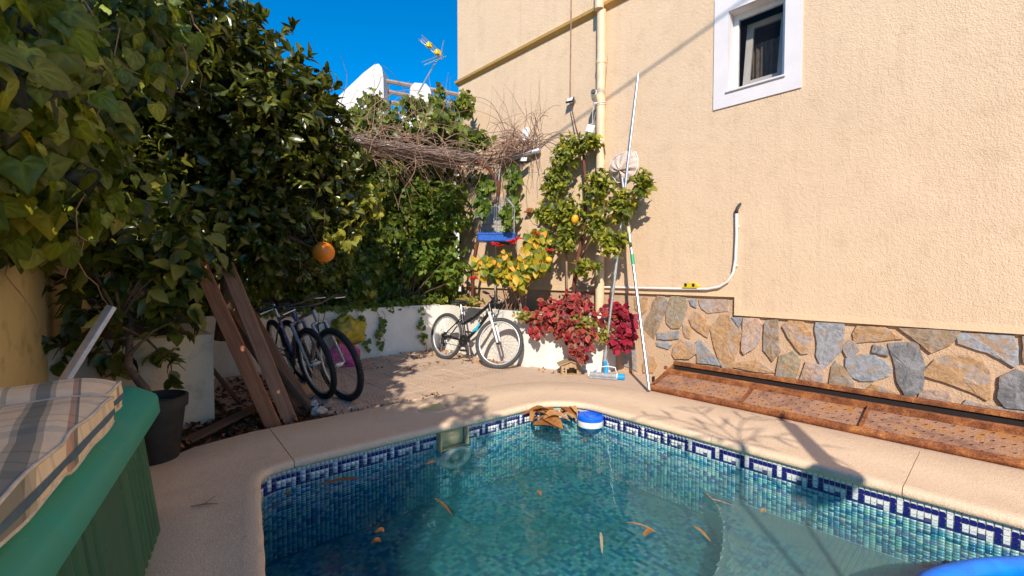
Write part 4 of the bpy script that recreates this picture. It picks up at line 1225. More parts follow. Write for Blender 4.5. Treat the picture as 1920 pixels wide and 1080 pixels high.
MB().tube([hm_ @ Vector((-0.13, 0.01, 0.03)), hm_ @ Vector((-0.06, 0.01, 0.085)), hm_ @ Vector((0.02, 0.01, 0.10)), hm_ @ Vector((0.10, 0.01, 0.09)), hm_ @ Vector((0.115, 0.01, 0.03))], 0.006, 8).build('yoke', M['pvc_white'], vh, smooth=True)
MB().tube([hm_ @ Vector((-0.11, 0.02, 0.025)), hm_ @ Vector((-0.11, 0.02, 0.048))], 0.012, 8).build('knob', M['sky_plastic'], vh)

pb = thing('net_pole', 'aluminium pool pole with a green sleeve, its foot on the coping', 'pole', (3.81, 2.235, 0.05))
Q0, Q1 = Vector((3.815, 2.24, 0.049)), onx(1166, 330, 4.33)
MB().tube([Q0, lerp(Q0, Q1, 0.72)], 0.0165, 14).build('lower_tube', M['alu'], pb, smooth=True, angle=40)
MB().tube([lerp(Q0, Q1, 0.719), Q1], 0.0135, 14).build('upper_tube', M['alu'], pb, smooth=True, angle=40)
MB().tube([lerp(Q0, Q1, 0.545), lerp(Q0, Q1, 0.595)], 0.0185, 12).build('sleeve', M['green_sleeve'], pb, smooth=True, angle=40)
MB().tube([lerp(Q0, Q1, 0.70), lerp(Q0, Q1, 0.738)], 0.0195, 12).build('ring', M['beige_plastic'], pb, smooth=True, angle=40)
# leaf net hanging from the head of the pole
nt = thing('leaf_net', 'beige cloth leaf net hanging on the pole against the house wall', 'net', tuple(Q1))
hoop = [onx(x, y, 4.36) for x, y in ((1146, 300), (1160, 289), (1180, 283), (1192, 285), (1196, 297), (1196, 312), (1190, 326), (1175, 338), (1158, 343), (1148, 330), (1143, 314))]
MB().tube(hoop, 0.006, 6, closed=True).build('hoop', M['pvc_white'], nt)
rows = []
hc = sum(hoop, Vector((0, 0, 0))) / len(hoop)
H2 = []
for i in range(44):
    f = i / 44 * len(hoop); a, b = hoop[int(f)], hoop[(int(f) + 1) % len(hoop)]
    H2.append(lerp(a, b, f - int(f)))
for k in range(9):
    t = k / 8
    ring_ = []
    for i, p in enumerate(H2):
        q = lerp(p, hc + Vector((0, 0.02, -0.06)), t ** 1.3)
        fold = 0.016 * math.sin(i * 1.43 + t * 3) * (0.3 + t) + 0.01 * math.sin(i * 0.6)
        ring_.append(q + Vector((-0.05 * math.sin(t * math.pi * 0.5) + fold, 0, 0)))
    rows.append(ring_ + [ring_[0]])
MB().grid(rows).build('bag', M['net'], nt, smooth=True)

# ---- little wooden nest house
bh = thing('wooden_hutch', 'tiny wooden animal hutch with a pitched roof on the paving by the white planter', 'hutch', (3.86, 3.24, 0.026))
bm_ = Matrix.Translation((3.86, 3.25, 0.026)) @ Matrix.Rotation(R(-40), 4, 'Z')
fb = MB()
# front panel with arched opening made of posts + lintel
for lo, hi in (((-0.10, -0.075, 0.0), (-0.045, -0.063, 0.115)), ((0.065, -0.075, 0.0), (0.10, -0.063, 0.115)), ((-0.045, -0.075, 0.075), (-0.02, -0.063, 0.115)), ((-0.02, -0.075, 0.09), (0.04, -0.063, 0.115)), ((0.04, -0.075, 0.075), (0.065, -0.063, 0.115)), ((-0.045, -0.075, 0.0), (0.065, -0.063, 0.014))):
    fb.box(lo, hi, bm_)
fb.prism([(-0.10, 0.115), (0.10, 0.115), (0.0, 0.155)], 0.063, 0.075, bm_ @ Matrix(((1, 0, 0, 0), (0, 0, -1, 0), (0, 1, 0, 0), (0, 0, 0, 1))))
fb.build('front', M['wood_light'], bh)
MB().box((-0.10, -0.062, 0.002), (-0.09, 0.075, 0.115), bm_).box((0.09, -0.062, 0.002), (0.10, 0.075, 0.115), bm_).box((-0.089, 0.065, 0.0), (0.089, 0.075, 0.115), bm_).box((-0.089, -0.062, 0), (0.089, 0.064, 0.006), bm_).build('walls', M['wood_light'], bh)
for z in (0.045, 0.075):
    MB().lathe([(0, 0.0), (0.010, 0.0)], 12, bm_ @ Matrix.Translation((-0.072, -0.0755, z)) @ Matrix.Rotation(R(90), 4, 'X')).build('hole', M['hole'], bh)
for x in (-0.106, 0.094):
    MB().box((x, -0.088, 0.0), (x + 0.012, -0.076, 0.12), bm_).build('post', M['wood_light'], bh)
for s_ in (-1, 1):
    MB().box((0.0, -0.10, 0.0), (0.142, 0.09, 0.009), bm_ @ Matrix.Translation((0, 0, 0.158)) @ (Matrix.Identity(4) if s_ > 0 else Matrix.Scale(-1, 4, (1, 0, 0))) @ Matrix.Rotation(R(21), 4, 'Y')).build('roof_panel', M['wood_light'], bh)

# ---- pool floater and things on the water
WZ = -0.078
fp = onz(1107, 792, WZ)
cf = thing('chlorine_floater', 'round blue and white chlorine floater on the water near the corner', 'floater', (fp.x, fp.y, WZ))
fm = Matrix.Translation((fp.x, fp.y, WZ))
MB().lathe([(0.0, -0.05), (0.05, -0.05), (0.055, -0.025), (0.098, -0.025), (0.104, -0.02), (0.104, 0.020), (0.098, 0.024)], 36, fm).build('float', M['pvc_white'], cf, smooth=True, angle=40)
MB().lathe([(0.100, 0.0245), (0.106, 0.029), (0.106, 0.054), (0.097, 0.064), (0.075, 0.066), (0.068, 0.060), (0.052, 0.060), (0.046, 0.068), (0.0, 0.069)], 36, fm).build('lid', M['blue_plastic'], cf, smooth=True, angle=35)

def leaf_strip(mb, pts, w, c, twist=0.0):
    """a curled dry blade"""
    n = len(pts); rows_ = []
    for i, p in enumerate(pts):
        t = i / (n - 1)
        d = (Vector(pts[min(i+1, n-1)]) - Vector(pts[max(i-1, 0)])).normalized()
        s_ = d.cross(Vector((0, 0, 1))).normalized()
        wd = w * (math.sin(math.pi * min(1, 0.08 + t * 0.92)) ** 0.6 + 0.03)
        u2 = Vector((0, 0, 1))
        rows_.append([Vector(p) - s_ * wd + u2 * wd * 0.35, Vector(p), Vector(p) + s_ * wd + u2 * wd * 0.25])
    mb.grid(rows_, c)
bu = onz(1060, 778, WZ)
db = thing('dried_leaves', 'clump of curled orange brown dry leaves floating beside the chlorine floater', 'dry leaves', (bu.x, bu.y, WZ))
DRY = [(0.34, 0.15, 0.05), (0.26, 0.105, 0.035), (0.42, 0.225, 0.095), (0.19, 0.08, 0.03)]
blades = [((985, 783), (1060, 770), .05, .0), ((1000, 781), (1075, 764), .06, .02), ((1035, 768), (1083, 790), .045, .05), ((1050, 765), (1090, 780), .05, .055), ((1040, 766), (1072, 789), .035, .04),
          ((1000, 800), (1050, 806), .07, .01), ((1012, 792), (1056, 809), .06, .02), ((1045, 768), (1088, 772), .05, .045), ((1022, 785), (1048, 800), .05, .03), ((1030, 776), (1078, 779), .05, .04)]
for k in range(16):
    px0, py0 = random.uniform(995, 1080), random.uniform(768, 806)
    aa = random.uniform(-.9, .9); ll = random.uniform(14, 30)
    blades.append(((px0 - ll * math.cos(aa), py0 - ll * .45 * math.sin(aa)), (px0 + ll * math.cos(aa), py0 + ll * .45 * math.sin(aa)), random.uniform(.018, .045), random.uniform(0.0, .05)))
for i, (a, b, wd, up) in enumerate(blades):
    p, q = onz(a[0], a[1], WZ), onz(b[0], b[1], WZ)
    mb = MB()
    pts = [lerp(p, q, t) + Vector((0.01 * math.sin(5 * t + i), 0.012 * math.sin(4 * t + 2 * i), 0.008 + 1.3 * up * math.sin(math.pi * t) + 0.0022 * i)) for t in np.linspace(0, 1, 7)]
    leaf_strip(mb, pts, wd * 1.05, tuple(q * 1.35 for q in DRY[(i * 2) % 3]))
    mb.build('leaf', M['leaf_dry'], db, smooth=True)
mb = MB(); p = onz(1042, 789, WZ)
leaf_strip(mb, [p + Vector((-0.05, 0.03, .055)), p + Vector((0, 0, .065)), p + Vector((0.05, -0.02, .052))], 0.022, (0.75, 0.70, 0.68)); mb.build('white_scrap', M['leaf_dry'], db)
FL = [((602, 910), (680, 898), .035, 'long brown dry blade floating by the left pool wall', DRY[1]),
      ((815, 936), (850, 968), .014, 'thin straight brown pod floating in the middle of the dark water', DRY[3]),
      ((705, 1000), (722, 998), .028, 'upper of two small orange leaves floating near the lower left water', DRY[1]),
      ((697, 1021), (716, 1017), .030, 'lower of two small orange leaves floating near the lower left water', DRY[1]),
      ((1175, 981), (1235, 1000), .012, 'pale stalk floating right of the water middle, with a dry tip', DRY[2]),
      ((1208, 1006), (1228, 998), .030, 'small orange leaf beside the pale floating stalk', DRY[0]),
      ((1300, 988), (1335, 1018), .016, 'twisted pale brown pod floating nearest the entry step', DRY[2]),
      ((1126, 1000), (1131, 1040), .014, 'pale curled seed husk floating near the bottom middle', (0.5, 0.42, 0.30)),
      ((800, 872), (822, 868), .024, 'dark brown leaf floating beside the pool lamp', DRY[3]),
      ((1006, 924), (1016, 930), .022, 'tiny orange petal floating over the pale reflection', DRY[0]),
      ((1092, 828), (1102, 827), .024, 'little reddish leaf floating in front of the chlorine floater', (0.30, 0.10, 0.05)),
      ((533, 930), (550, 926), .030, 'olive green leaf floating by the left corner', (0.16, 0.17, 0.03)),
      ((1428, 962), (1440, 960), .020, 'tiny pale orange leaf floating over the entry step', DRY[2])]
for a, b, wd, lab, c in FL:
    p, q = onz(a[0], a[1], WZ), onz(b[0], b[1], WZ)
    mb = MB()
    pts = [lerp(p, q, t) + Vector((0.006 * math.sin(4 * t), 0.006 * math.sin(3 * t), 0.004 + 0.006 * math.sin(math.pi * t))) for t in np.linspace(0, 1, 6)]
    leaf_strip(mb, pts, wd * 0.5, c)
    c_ = (p + q) / 2
    tag(mb.build('floating_leaf', M['leaf_dry'], smooth=True, loc=tuple(c_)), lab, 'leaf', 'leaves floating on the pool')
tw = [onz(x, y, WZ) + Vector((0, 0, .006)) for x, y in ((1322, 926), (1335, 938), (1352, 942), (1374, 950))]
tag(MB().tube(tw, [.003, .004, .004, .002], 5).build('floating_twig', M['twig'], loc=tuple(tw[0])), 'forked pale twig floating at the edge of the entry step', 'twig')
for (x, y, lab) in ((383, 948, 'small forked brown twig lying on the left coping'),):
    p = onz(x, y, 0.05)
    t = MB().tube([p + Vector((-.05, .02, .006)), p + Vector((0, 0, .008)), p + Vector((.05, -.035, .006))], [.003, .004, .002], 5).tube([p + Vector((0, 0, .008)), p + Vector((.05, .03, .02))], [.003, .0015], 5)
    tag(t.build('fallen_twig', M['twig'], loc=tuple(p)), lab, 'twig')
# blue ribbed pool noodle/hose at the near right
rp, rr = [], []
ctrl = [Vector(p) for p in ((1.95, -0.26, WZ), (2.02, -0.03, WZ), (2.17, 0.13, WZ), (2.33, 0.17, WZ), (2.50, 0.11, WZ), (2.69, -0.005, WZ), (2.86, -0.17, WZ), (2.94, -0.38, WZ))]
NH = 130
for k in range(NH):
    f = k / (NH - 1) * (len(ctrl) - 1); i = min(int(f), len(ctrl) - 2); t = f - i
    p0, p1_, p2_, p3_ = ctrl[max(i-1, 0)], ctrl[i], ctrl[i+1], ctrl[min(i+2, len(ctrl)-1)]
    rp.append(0.5 * ((2 * p1_) + (p2_ - p0) * t + (2 * p0 - 5 * p1_ + 4 * p2_ - p3_) * t * t + (3 * p1_ - p0 - 3 * p2_ + p3_) * t ** 3) + Vector((0, 0, 0.012)))
    rr.append(0.046 + 0.003 * (1 if k % 2 else -1))
tag(MB().tube(rp, rr, 16).build('ribbed_hose', M['hose_blue'], smooth=True, loc=(2.4, 0.0, WZ)), 'bright blue ribbed hose floating on the water at the near right', 'hose')

# skimmer lid in the coping
lid = thing('skimmer_lid', 'round pale skimmer lid set in the coping above the pool lamp', 'lid', (2.02, 3.14, 0.048))
lmx = Matrix.Translation((2.02, 3.14, 0.0495))
MB().lathe([(0.0, 0.003), (0.095, 0.003), (0.102, 0.001), (0.102, -0.004)], 32, lmx).build('cover', M['beige_plastic'], lid, smooth=True, angle=40)
MB().lathe([(0.108, -0.004), (0.110, 0.004), (0.135, 0.004), (0.138, -0.004)], 32, lmx).build('ring', M['coping'], lid, smooth=True, angle=40)

# ================================================================ STORAGE BOX, CUSHION, POT
BU = Vector((0.2156, 0.9765, 0)).normalized(); BR = Vector((BU.y, -BU.x, 0))
BC = Vector((0.155, 2.52, 0.015))            # right far foot of the box
box = thing('storage_box', 'green plastic garden storage box at the lower left with a lighter lid', 'storage box', tuple(BC - BU * 0.65 - BR * 0.32))
def BX(u, r, z): return BC + BU * u + BR * r + Vector((0, 0, z))
L_, W_ = 1.75, 0.62
Hb = 0.57
sd_ = MB()
ribs = []
u = 0.0
segs = [(0.0, 0)]
# right face with vertical ribs: sample across length, push in grooves
us = np.linspace(-L_, 0, 181)
def groove(u):
    d = 0.0
    for c in (-0.10, -0.16, -0.22, -0.28, -0.34, -0.46, -0.78, -0.86, -0.94, -1.02):
        w2 = 0.014
        if abs(u - c) < w2: d = max(d, 0.014 * (1 - (abs(u - c) / w2) ** 2))
    return -d
rows = []
for u in us:
    edge = 0.02 if u > -0.02 or u < -L_ + 0.02 else 0.0
    rows.append([BX(u * 0.985 - 0.05, 0.05 - 0.065 * t + (groove(u) if 0.06 < t < 0.96 else 0) - edge * 0.5, Hb * t) for t in np.linspace(0, 1, 14)])
sd_.grid(rows)
far = [[BX(-0.05, -W_ * s_ + (0.042 - 0.065 * t) * (1 - s_), Hb * t) for t in np.linspace(0, 1, 6)] for s_ in np.linspace(0, 1, 30)]
sd_.grid(far)
sd_.grid([[BX(-L_, -W_ * s_, Hb * t) for t in (0, 1)] for s_ in (0, 1)])
sd_.grid([[BX(-L_ * s_, -W_, Hb * t) for t in (0, 1)] for s_ in (0, 1)])
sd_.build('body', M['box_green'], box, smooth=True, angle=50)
lidm = MB()
prof = [(0.012, Hb - 0.06), (0.038, Hb - 0.058), (0.042, Hb - 0.05), (0.036, Hb + 0.015), (0.028, Hb + 0.032), (-0.035, Hb + 0.070), (-0.055, Hb + 0.076), (-0.20, Hb + 0.084), (-W_ + 0.1, Hb + 0.09), (-W_, Hb + 0.085), (-W_ - 0.03, Hb + 0.06), (-W_ - 0.03, Hb - 0.04)]
rows = []
for i, u in enumerate(np.concatenate([[-L_ - 0.03], np.linspace(-L_ - 0.02, 0.0, 200), [0.018, 0.030, 0.036, 0.034, 0.034]])):
    k = {201: 0.0, 202: 0.30, 203: 0.62, 204: 0.82, 205: 1.0}.get(i, 0.0)
    r_ = []
    for (r, z) in prof:
        zz = z + (Hb - 0.04 - z) * (k ** 1.8)
        rad = 0.0
        if i >= 201: rad = -0.016 * k
        # thumb recess in the middle of the long edge
        dd = abs(u + 0.52) / 0.09
        if dd < 1 and -0.02 < r and z > Hb: zz -= 0.016 * (1 - dd * dd)
        sm = 0.004 if (abs(u + 0.74) < 0.007 and z > Hb - 0.04) else 0.0
        r_.append(BX(u, r + (rad if r > -0.1 else 0), zz - sm))
    rows.append(r_)
lidm.grid(rows)
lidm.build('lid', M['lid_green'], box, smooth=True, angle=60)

CZ = 0.015 + Hb + 0.082
def cushion_pad(name, u0, u1, r0, r1, z0, z1, parent, bulge=0.02):
    mb = MB(); nu, nr = 26, 18
    th = z1 - z0
    loops = []
    import itertools
    def P(s_, t, lvl):
        # superellipse rounding at the corners
        a, b = 2 * s_ - 1, 2 * t - 1
        u = (u0 + u1) / 2 + (u1 - u0) / 2 * a
        r = (r0 + r1) / 2 + (r1 - r0) / 2 * b
        e = max(abs(a), abs(b))
        top = (1 - abs(a) ** 10) * (1 - abs(b) ** 10)
        z = (z0 + z1) / 2 + lvl * (th / 2) * (0.66 + 0.34 * top) + lvl * bulge * (1 - a * a) * (1 - b * b)
        z += (0.004 * math.sin(u * 23 + r * 9) + 0.005 * math.sin(r * 21 + u * 5) - 0.014 * math.exp(-((u + 1.12) / 0.02) ** 2) - 0.012 * math.exp(-((r + 0.32) ** 2 + (u + 0.9) ** 2) / 0.002)) * lvl
        return BX(u, r, z - 0.015)
    top = [[P(i / nu, j / nr, 1) for j in range(nr + 1)] for i in range(nu + 1)]
    bot = [[P(i / nu, j / nr, -1) for j in range(nr + 1)] for i in range(nu + 1)]
    mb.grid(top); mb.grid(bot)
    edge_t = [top[0][j] for j in range(nr)] + [top[i][nr] for i in range(nu)] + [top[nu][j] for j in range(nr, 0, -1)] + [top[i][0] for i in range(nu, 0, -1)]
    edge_b = [bot[0][j] for j in range(nr)] + [bot[i][nr] for i in range(nu)] + [bot[nu][j] for j in range(nr, 0, -1)] + [bot[i][0] for i in range(nu, 0, -1)]
    mid_ = [(a + b) / 2 for a, b in zip(edge_t, edge_b)]
    cen = BX((u0 + u1) / 2, (r0 + r1) / 2, z0)
    mid_ = [p + (p - cen).normalized() * 0.006 for p in mid_]
    for A_, B_ in ((edge_t, mid_), (mid_, edge_b)):
        mb.grid([[a, b] for a, b in zip(A_ + A_[:1], B_ + B_[:1])])
    o = mb.build(name, M['plaid'], parent, smooth=True, angle=70)
    MB().tube([p + Vector((0, 0, 0.001)) for p in edge_t], 0.0045, 6, closed=True).build('piping', M['piping'], o, smooth=True)
    MB().tube([p - Vector((0, 0, 0.001)) for p in edge_b], 0.0045, 6, closed=True).build('piping', M['piping'], o, smooth=True)
    st = [p * 0.45 + q * 0.55 + (p - cen).normalized() * 0.007 for p, q in zip(edge_b, edge_t)]
    sb = [p * 0.72 + q * 0.28 + (p - cen).normalized() * 0.006 for p, q in zip(edge_b, edge_t)]
    MB().grid([[a, b] for a, b in zip(st + st[:1], sb + sb[:1])]).build('side_stripe', M['stripe_blue'], o)
    return o
cu_ = thing('plaid_cushion', 'faded beige and grey plaid lounger cushion lying on the green box lid', 'cushion', tuple(BX(-0.6, -0.35, CZ)))
cushion_pad('pad', -0.665, -0.46, -0.62, 0.002, CZ + 0.004, CZ + 0.125, cu_)
cushion_pad('pad', -1.70, -0.67, -0.62, 0.022, CZ + 0.002, CZ + 0.12, cu_)
cu_.parent = None

pot = thing('plant_pot', 'black plastic plant pot behind the green storage box', 'pot', (0.205, 3.02, 0.015))
pm = Matrix.Translation((0.235, 3.40, 0.015))
pot.location = (0.235, 3.40, 0.015); ORG[pot.name] = Vector((0.235, 3.40, 0.015))
MB().lathe([(0.0, 0.0), (0.115, 0.0), (0.12, 0.012), (0.158, 0.335), (0.172, 0.337), (0.175, 0.40), (0.163, 0.405), (0.155, 0.39), (0.150, 0.35)], 32, pm).build('tub', M['pot_plastic'], pot, smooth=True, angle=40)
MB().lathe([(0.0, 0.352), (0.08, 0.358), (0.151, 0.35)], 20, pm).build('soil', M['soil'], pot)
ab = MB()
pA, pB = Vector((-0.45, 2.68, 0.015)), Vector((-0.45, 2.68, 0.015)) + Vector((0.156, 0.1, 0.298)) * 3.25
dA = (pB - pA).normalized()
sA = dA.cross(Vector((1, 0.9, 0))).normalized(); tA = dA.cross(sA)
mA = Matrix((( sA.x, tA.x, dA.x, pA.x), (sA.y, tA.y, dA.y, pA.y), (sA.z, tA.z, dA.z, pA.z), (0, 0, 0, 1)))
ab.box((-0.022, -0.012, 0.0), (0.022, 0.012, (pB - pA).length), mA, bev=0.003)
ab.box((-0.006, -0.0145, 0.01), (0.006, -0.0118, (pB - pA).length - 0.01), mA)
tag(ab.build('metal_bar', M['alu_dull'], loc=tuple(pA)), 'flat aluminium bar leaning up behind the cushion against the yellow wall', 'bar')

# ================================================================ PLANKS AND RUBBISH IN THE CORNER
def plank(p0, p1, w, th, mat, label, face=(0, -1, 0.2), group='planks stored in the corner'):
    p0, p1 = Vector(p0), Vector(p1)
    d = (p1 - p0); Ln = d.length; d.normalize()
    f = Vector(face); f = (f - d * f.dot(d)).normalized(); s_ = d.cross(f)
    m_ = Matrix(((s_.x, f.x, d.x, p0.x), (s_.y, f.y, d.y, p0.y), (s_.z, f.z, d.z, p0.z), (0, 0, 0, 1)))
    mb = MB().box((-w / 2, -th / 2, 0), (w / 2, th / 2, Ln), bev=0.003)
    me_o = mb.build('plank', M[mat])
    me_o.matrix_world = m_
    ORG[me_o.name] = p0
    tag(me_o, label, 'plank', group)
    return me_o
plank((0.955, 3.625, -0.01), (0.60, 4.27, 1.23), 0.10, 0.05, 'wood_red', 'reddish plank leaning leftmost in front of the dark gap', (-0.3, -1, 0))
plank((1.075, 3.635, -0.01), (0.80, 4.33, 1.22), 0.10, 0.04, 'wood_brown', 'brown plank with a pale lower end leaning second from the left', (-0.3, -1, 0))
plank((1.26, 3.95, -0.01), (0.92, 4.75, 0.95), 0.17, 0.02, 'wood_red', 'wide thin board leaning between the planks and the silver bicycle', (-0.5, -1, 0.3))
plank((1.20, 3.88, -0.01), (0.88, 4.55, 0.72), 0.05, 0.03, 'wood_dark', 'narrow dark batten leaning low behind the brown plank', (-0.4, -1, 0))
plank((1.28, 3.86, 0.02), (0.98, 4.5, 0.6), 0.04, 0.03, 'wood_dark', 'short weathered stick leaning nearest the bicycle tyre', (-0.4, -1, 0))
plank((0.92, 4.5, -0.01), (0.45, 4.20, 0.75), 0.03, 0.03, 'wood_dark', 'thin brown stick slanting across the dark gap behind the planks', (-0.4, -1, 0))
plank((0.42, 3.66, 0.03), (0.98, 4.02, 0.10), 0.10, 0.02, 'wood_dark', 'flat dirty board lying on the leaf litter behind the coping', (0, 0, 1))

def lump(name, c, r, mat, label, cat, seed, drop=0.7, n=(22, 30)):
    rs = np.random.default_rng(seed); ph = rs.uniform(0, 6.28, 12)
    rows_ = []
    for i in range(n[0] + 1):
        th = math.pi * i / n[0]
        row_ = []
        for j in range(n[1]):
            a = 2 * math.pi * j / n[1]
            k = 1 + 0.13 * math.sin(3 * a + ph[0] + 2 * th) + 0.09 * math.sin(5 * a - 3 * th + ph[1]) + 0.06 * math.sin(9 * th + 4 * a + ph[2]) + 0.05 * math.sin(11 * a + ph[3] + 5 * th)
            x, y, z = r[0] * k * math.sin(th) * math.cos(a), r[1] * k * math.sin(th) * math.sin(a), r[2] * k * math.cos(th)
            row_.append(Vector((c[0] + x, c[1] + y, max(c[2] + z, 0.006))))
        rows_.append(row_ + [row_[0]])
    o = MB().grid(rows_).build(name, M[mat], smooth=True, loc=(c[0], c[1], 0))
    return tag(o, label, cat)
lump('rubbish_bag', (2.22, 5.50, 0.12), (0.19, 0.15, 0.17), 'pink_bag', 'magenta plastic bag on the floor behind the bicycle wheels', 'bag', 3)
lump('rubbish_bag', (2.32, 5.58, 0.42), (0.21, 0.16, 0.17), 'yellow_bag', 'crumpled yellow bag resting on the magenta bag by the white wall', 'bag', 5)
lump('paper_scrap', (1.30, 3.72, 0.035), (0.06, 0.05, 0.035), 'mesh_white', 'crumpled white paper behind the coping at the foot of the planks', 'paper', 9)
lump('paper_scrap', (1.34, 3.95, 0.03), (0.04, 0.035, 0.03), 'mesh_white', 'small whitish ball of cloth in front of the bicycle tyre', 'cloth', 11)
for k, (x, y, rz) in enumerate(((1.62, 3.68, .2), (1.42, 3.68, 1.1), (2.12, 3.60, .4), (1.85, 3.63, 2.0))):
    pc = [(0.08 * math.cos(a + rz) * random.uniform(.6, 1.2), 0.06 * math.sin(a + rz) * random.uniform(.6, 1.2)) for a in (0, 1.1, 2.2, 3.4, 4.6, 5.4)]
    tag(MB().prism([(x + a, y + b) for a, b in pc], 0.0, 0.022).build('tile_shard', M['terrace'], loc=(x, y, 0.0)),
        ['broken tile shard behind the coping, left of the skimmer lid', 'broken tile shard nearest the foot of the planks', 'broken tile shard just behind the skimmer lid', 'broken tile shard in the gap in front of the bicycle wheels'][k], 'tile shard', 'broken tile pieces')

# ================================================================ BICYCLES
def bicycle(label, rw, wb, frame_m, fork_m, tyre_w, steer, loc, heading, lean, kid=False, tyre_m='rubber'):
    """local frame: +X forward, Z up, origin on the ground below the middle of the wheelbase"""
    t = thing('bicycle', label, 'bicycle', loc)
    t.rotation_euler = (Matrix.Rotation(heading, 4, 'Z') @ Matrix.Rotation(lean, 4, 'X')).to_euler()
    XR, XFr = -wb / 2, wb / 2
    ca = R(71)                                                # head angle
    hd = Vector((-math.cos(ca), 0, math.sin(ca)))             # up along the steering axis
    hub_f = Vector((XFr, 0, rw)); hub_r = Vector((XR, 0, rw))
    off = 0.04
    axis0 = hub_f - Vector((math.sin(ca), 0, math.cos(ca))) * off
    crown = axis0 + hd * (rw + 0.075)
    htop = crown + hd * (0.13 if not kid else 0.11)
    S = Matrix.Translation(axis0) @ Matrix.Rotation(steer, 4, hd) @ Matrix.Translation(-axis0)
    I = Matrix.Identity(4)
    def wheel(hub, xf):
        wr = None
        def circ(r_, n, y=0): return [hub + Vector((r_ * math.cos(2*math.pi*k/n), y, r_ * math.sin(2*math.pi*k/n))) for k in range(n)]
        tw_ = tyre_w / 2
        rim_ = MB().tube(circ(rw - tyre_w - 0.006, 64), 0.011, 8, closed=True)
        wheel_o = rim_.build('wheel', M['alu_dull'], t, smooth=True, xf=xf, local=True)
        ty = MB().tube(circ(rw - tw_, 72), tw_, 12, closed=True)
        for k in range(78):
            a = 2 * math.pi * k / 78
            for y in (-0.6, 0.0, 0.6):
                m_ = Matrix.Translation(hub) @ Matrix.Rotation(-a - (0.02 if y else 0.06), 4, 'Y') @ Matrix.Translation((rw - tw_ + tw_ * math.cos(y) * 0.97, tw_ * math.sin(y) * 1.0, 0)) @ Matrix.Rotation(y, 4, 'Z')
                ty.box((-0.002, -0.005, -0.007), (0.0045, 0.005, 0.007), m_)
        ty.build('tyre', M[tyre_m], wheel_o, smooth=True, angle=40, xf=xf, local=True)
        sp_ = MB()
        for k in range(28):
            a = 2 * math.pi * k / 28; b = a + (0.5 if k % 2 else -0.5)
            y = 0.028 if k % 4 < 2 else -0.028
            sp_.tube([hub + Vector((0.018 * math.cos(b), y, 0.018 * math.sin(b))), hub + Vector(((rw - tyre_w - 0.012) * math.cos(a), 0, (rw - tyre_w - 0.012) * math.sin(a)))], 0.0013, 4, cap=False)
        sp_.build('spokes', M['chrome'], wheel_o, xf=xf, local=True)
        MB().tube([hub + Vector((0, -0.05, 0)), hub + Vector((0, -0.032, 0)), hub + Vector((0, -0.03, 0)), hub + Vector((0, 0.03, 0)), hub + Vector((0, 0.032, 0)), hub + Vector((0, 0.05, 0))], [0.008, 0.01, 0.022, 0.022, 0.01, 0.008], 10).build('hub', M['black_plastic'] if kid else M['alu_dull'], wheel_o, smooth=True, angle=40, xf=xf, local=True)
        return wheel_o
    wheel(hub_f, S); wheel(hub_r, I)
    bb = Vector((XR + wb * 0.40, 0, rw - 0.03))
    st = bb + Vector((-math.cos(R(72)), 0, math.sin(R(72)))) * (0.36 if kid else 0.44)
    hl = crown + hd * 0.025
    f = MB()
    tr_ = 0.021 if kid else 0.017
    f.tube([hl + hd * 0.10, hl - hd * 0.02], tr_ + 0.004, 12)
    if kid:
        f.tube([bb, lerp(bb, hl, 0.55) + Vector((0, 0, -0.02)), hl + hd * 0.01], tr_, 12)
        f.tube([lerp(bb, st, 0.62), lerp(lerp(bb, st, 0.62), hl + hd * 0.09, 0.5) + Vector((0, 0, -0.025)), hl + hd * 0.09], tr_ * 0.95, 12)
    else:
        f.tube([bb, hl], tr_ + 0.002, 12)
        f.tube([st - Vector((0, 0, 0.03)), hl + hd * 0.095], tr_, 12)
    f.tube([bb, st], tr_ * 0.9, 12)
    for y in (-1, 1):
        f.tube([bb + Vector((-0.03, 0.022 * y, 0)), hub_r + Vector((0, 0.058 * y, 0))], 0.010, 8)
        f.tube([lerp(bb, st, 0.86) + Vector((0, 0.015 * y, 0)), hub_r + Vector((0, 0.058 * y, 0))], 0.0085, 8)
    fo = f.build('frame', frame_m, t, smooth=True, angle=40, local=True)
    k_ = MB()
    k_.tube([crown - hd * 0.01, htop + hd * 0.03], 0.015, 10)
    k_.build('steerer', M['black_plastic'], t, smooth=True, angle=40, xf=S, local=True)
    fk = MB()
    fk.tube([crown + Vector((0, -0.062, 0)), crown + hd * 0.012, crown + Vector((0, 0.062, 0))], 0.017, 10)
    for y in (-1, 1):
        a_ = crown + Vector((0, 0.06 * y, 0)); b_ = hub_f + Vector((0, 0.058 * y, 0))
        fk.tube([a_, lerp(a_, b_, 0.35) + Vector((0.004, 0, 0)), b_], [0.017, 0.016, 0.011], 10)
    fko = fk.build('front_fork', fork_m, t, smooth=True, angle=40, xf=S, local=True)
    # brake arms on the fork
    for y in (-1, 1):
        MB().tube([crown + Vector((0.03, 0.035 * y, -0.09)), crown + Vector((0.04, 0.03 * y, 0.01))], 0.006, 6).build('brake_arm', M['black_plastic'], fko, xf=S, local=True)
    # handlebar
    stem0 = htop + hd * 0.02
    stem1 = stem0 + Vector((0.07, 0, 0.035))
    MB().tube([stem0, stem1], 0.016, 10).build('stem', M['black_plastic'] if not kid else M['black_paint'], t, smooth=True, angle=40, xf=S, local=True)
    hw = 0.30 if not kid else 0.27
    rise = 0.02 if not kid else 0.06
